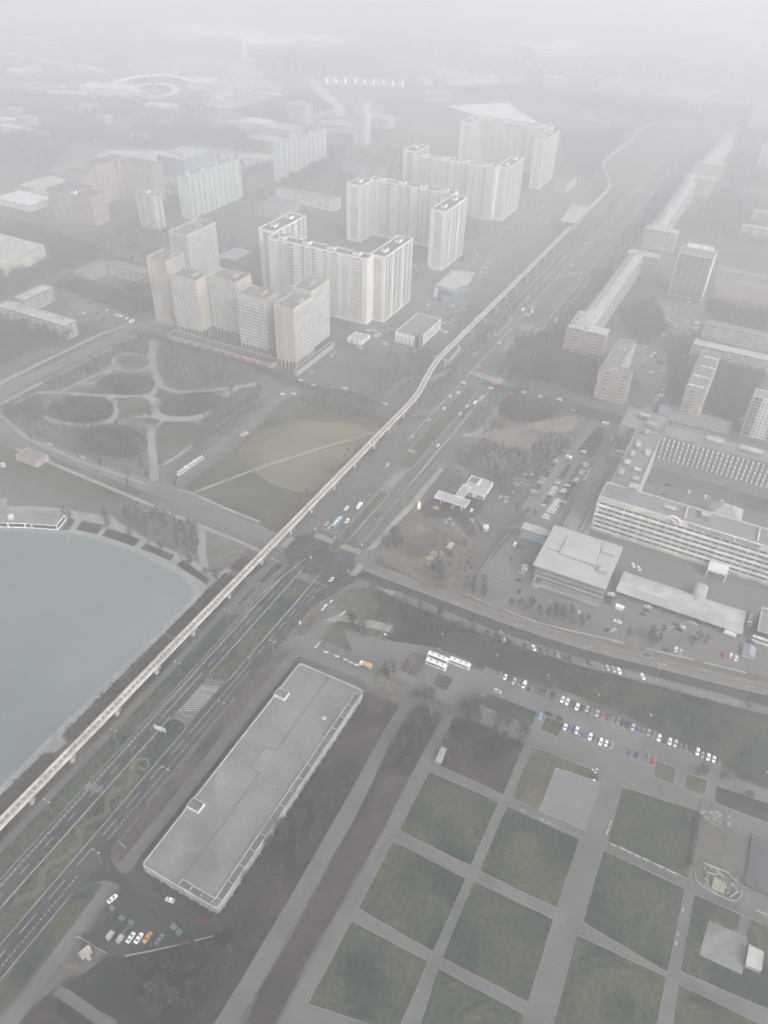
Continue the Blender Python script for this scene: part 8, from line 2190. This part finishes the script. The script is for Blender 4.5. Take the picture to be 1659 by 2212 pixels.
for k in range(95):
    t = rnd.random()
    w_, x, y = ('A', rnd.uniform(0, 1250), rnd.uniform(150, 560)) if t < .62 else ('B', rnd.uniform(0, 1650), rnd.uniform(130, 420))
    if 480 < x < 1200 and 290 < y < 420 and w_ == 'A': continue
    o, p = far('far_roof', 'low pale roof among the far woods, nearly lost in haze', 'building', w_, x, y); o['group'] = 'low roofs among the far woods'; o.rotation_euler = (0, 0, RZ + rnd.choice((0, .4, -.3)))
    W_, D_, H_ = rnd.uniform(20, 80), rnd.uniform(14, 40), rnd.uniform(5, 14)
    mb = MB(); mb.box((0, 0, H_ / 2), (W_, D_, H_)); mb.build('wall', rnd.choice((M_ivory, M_conc2, M_brick2)), o); mb = MB(); mb.box((0, 0, H_ + .3), (W_ + 1, D_ + 1, .6)); mb.build('roof', rnd.choice((M_snow, M_conc2, M_tin)), o)
# arcade of lit arches
o, p = far('lit_arcade', 'long pale arcade with a row of nine warm lights, far off in the haze', 'arcade', 'z', 390, 462)
Wt = (P('z', 625, 455) - P('z', 142, 462)).length
mb = MB(); mb.box((0, 8, 7), (Wt * 1.05, 14, 14)); mb.build('wall', M_brick2, o); mb = MB(); mb.box((0, 8, 14.4), (Wt * 1.07, 16, .8)); mb.build('roof', M_conc2, o)
M_light = mat('warm_light', (1.0, .80, .52), var=.02, emit=1.3)
for k in range(9):
    mb = MB(); x = -Wt / 2 + Wt * k / 8; mb.prism([(x - 1.1, .3), (x + 1.1, .3), (x + 1.1, .9), (x - 1.1, .9)], 4, 13); mb.build('lamp', M_light, o)


def wave_roof(name, label, w_, pts_, wd, h, amp):
    L_ = smooth_line(PL(w_, pts_), 6); c = sum(L_, Vector()) / len(L_); o = empty(name, c); tag(o, label, 'hall')
    A_, B_ = strip_pts(L_, wd); mb = MB(); n = len(L_); wl = MB()
    for i in range(n - 1):
        z0 = h + amp * math.sin(i * .5); z1 = h + amp * math.sin((i + 1) * .5)
        mb.add([(A_[i].x - c.x, A_[i].y - c.y, z0), (B_[i].x - c.x, B_[i].y - c.y, z0), (B_[i + 1].x - c.x, B_[i + 1].y - c.y, z1), (A_[i + 1].x - c.x, A_[i + 1].y - c.y, z1), (L_[i].x - c.x, L_[i].y - c.y, z0 + 7), (L_[i + 1].x - c.x, L_[i + 1].y - c.y, z1 + 7)], [(0, 4, 5, 3), (4, 1, 2, 5)])
        for S in (A_, B_): wl.quad((S[i].x - c.x, S[i].y - c.y, 0), (S[i + 1].x - c.x, S[i + 1].y - c.y, 0), (S[i + 1].x - c.x, S[i + 1].y - c.y, z1), (S[i].x - c.x, S[i].y - c.y, z0))
    mb.build('roof', M_snow, o); wl.build('wall', M_conc2, o)


wave_roof('wave_roof_hall', 'enormous hall with a wavy white roof along the horizon haze', 'A', [(700, 170), (850, 165), (980, 180), (1080, 195), (1200, 208), (1320, 205), (1440, 195)], 150, 22, 6)
wave_roof('wave_roof_hall', 'oval white arena roof at upper right in the haze', 'B', [(600, 240), (680, 236), (760, 232), (800, 225)], 110, 20, 3)
o = empty('wedge_roof_hall', UV(1300, -250)); tag(o, 'huge wedge-shaped white roof just behind the farthest cream tower block', 'hall'); bs = o.location
q = [P('z', x, y, 24) - bs for x, y in ((930, 592), (1130, 580), (1320, 574), (1520, 700), (1300, 690), (1100, 650))]
mb = MB(); mb.prism([(v.x, v.y) for v in q], 22.5, 24); mb.build('roof', M_snow, o); mb = MB(); mb.prism([(v.x * .985, v.y * .985) for v in q], 0, 22.4); mb.build('wall', M_conc2, o)
for i, (lab, w_, x, y) in enumerate((('dark obelisk-like mast inside the far ring gallery', 'y', 690, 400),)):
    o, p = far('mast', lab, 'mast', w_, x, y); mb = MB(); mb.tube([(0, 0, 0), (-8, 4, 34)], 5, 6, r2=2.5); mb.build('shaft', M_conc, o); mb = MB(); mb.box((0, 0, 1), (14, 14, 2)); mb.build('base', M_conc2, o)
# ------------------------------------------------------------------ air, sky, light
def make_haze():
    mb = MB(); mb.box((800, 2600, 170.0 - 0.5), (11800, 11200, 345.0))
    m = bpy.data.materials.new('haze_air'); m.use_nodes = True
    nt = m.node_tree; nt.nodes.clear()
    out = nt.nodes.new('ShaderNodeOutputMaterial')
    v = nt.nodes.new('ShaderNodeVolumePrincipled')
    v.inputs['Color'].default_value = (HAZE_C[0], HAZE_C[1], HAZE_C[2], 1)
    v.inputs['Density'].default_value = HAZE_D
    v.inputs['Anisotropy'].default_value = 0.7
    nt.links.new(v.outputs['Volume'], out.inputs['Volume'])
    return tag(mb.build('haze', m), kind='stuff')


HAZE_D = 0.00108
HAZE_C = (0.966, 0.969, 0.985)
make_haze()
w = bpy.data.worlds.new('World'); scene.world = w; w.use_nodes = True
nt = w.node_tree
bg = nt.nodes['Background']
sky = nt.nodes.new('ShaderNodeTexSky'); sky.sky_type = 'NISHITA'; sky.sun_disc = False
SUN_EL, SUN_AZ = R(40), R(140)
sky.sun_elevation = SUN_EL; sky.sun_rotation = SUN_AZ
sky.dust_density = 4.0; sky.air_density = 1.0
hsn = nt.nodes.new('ShaderNodeHueSaturation'); hsn.inputs['Saturation'].default_value = 0.2
nt.links.new(sky.outputs['Color'], hsn.inputs['Color'])
nt.links.new(hsn.outputs['Color'], bg.inputs['Color'])
bg.inputs['Strength'].default_value = 0.12
sd = bpy.data.lights.new('sun', 'SUN'); sd.energy = 0.5; sd.angle = R(25); sd.color = (1.0, 0.97, 0.93)
so = bpy.data.objects.new('sun', sd); col.objects.link(so)
sv = Vector((math.sin(SUN_AZ) * math.cos(SUN_EL), math.cos(SUN_AZ) * math.cos(SUN_EL), math.sin(SUN_EL)))
so.rotation_euler = (-sv).to_track_quat('-Z', 'Y').to_euler()
so.location = (0, 0, 600)
scene.view_settings.view_transform = 'Standard'
scene.view_settings.look = 'None'
scene.view_settings.exposure = 1.58
scene.view_settings.gamma = 1.0
cy = scene.cycles
cy.use_denoising = True
cy.max_bounces = 8; cy.diffuse_bounces = 2; cy.glossy_bounces = 2; cy.transmission_bounces = 2; cy.volume_bounces = 4
cy.transparent_max_bounces = 8
cy.use_adaptive_sampling = True
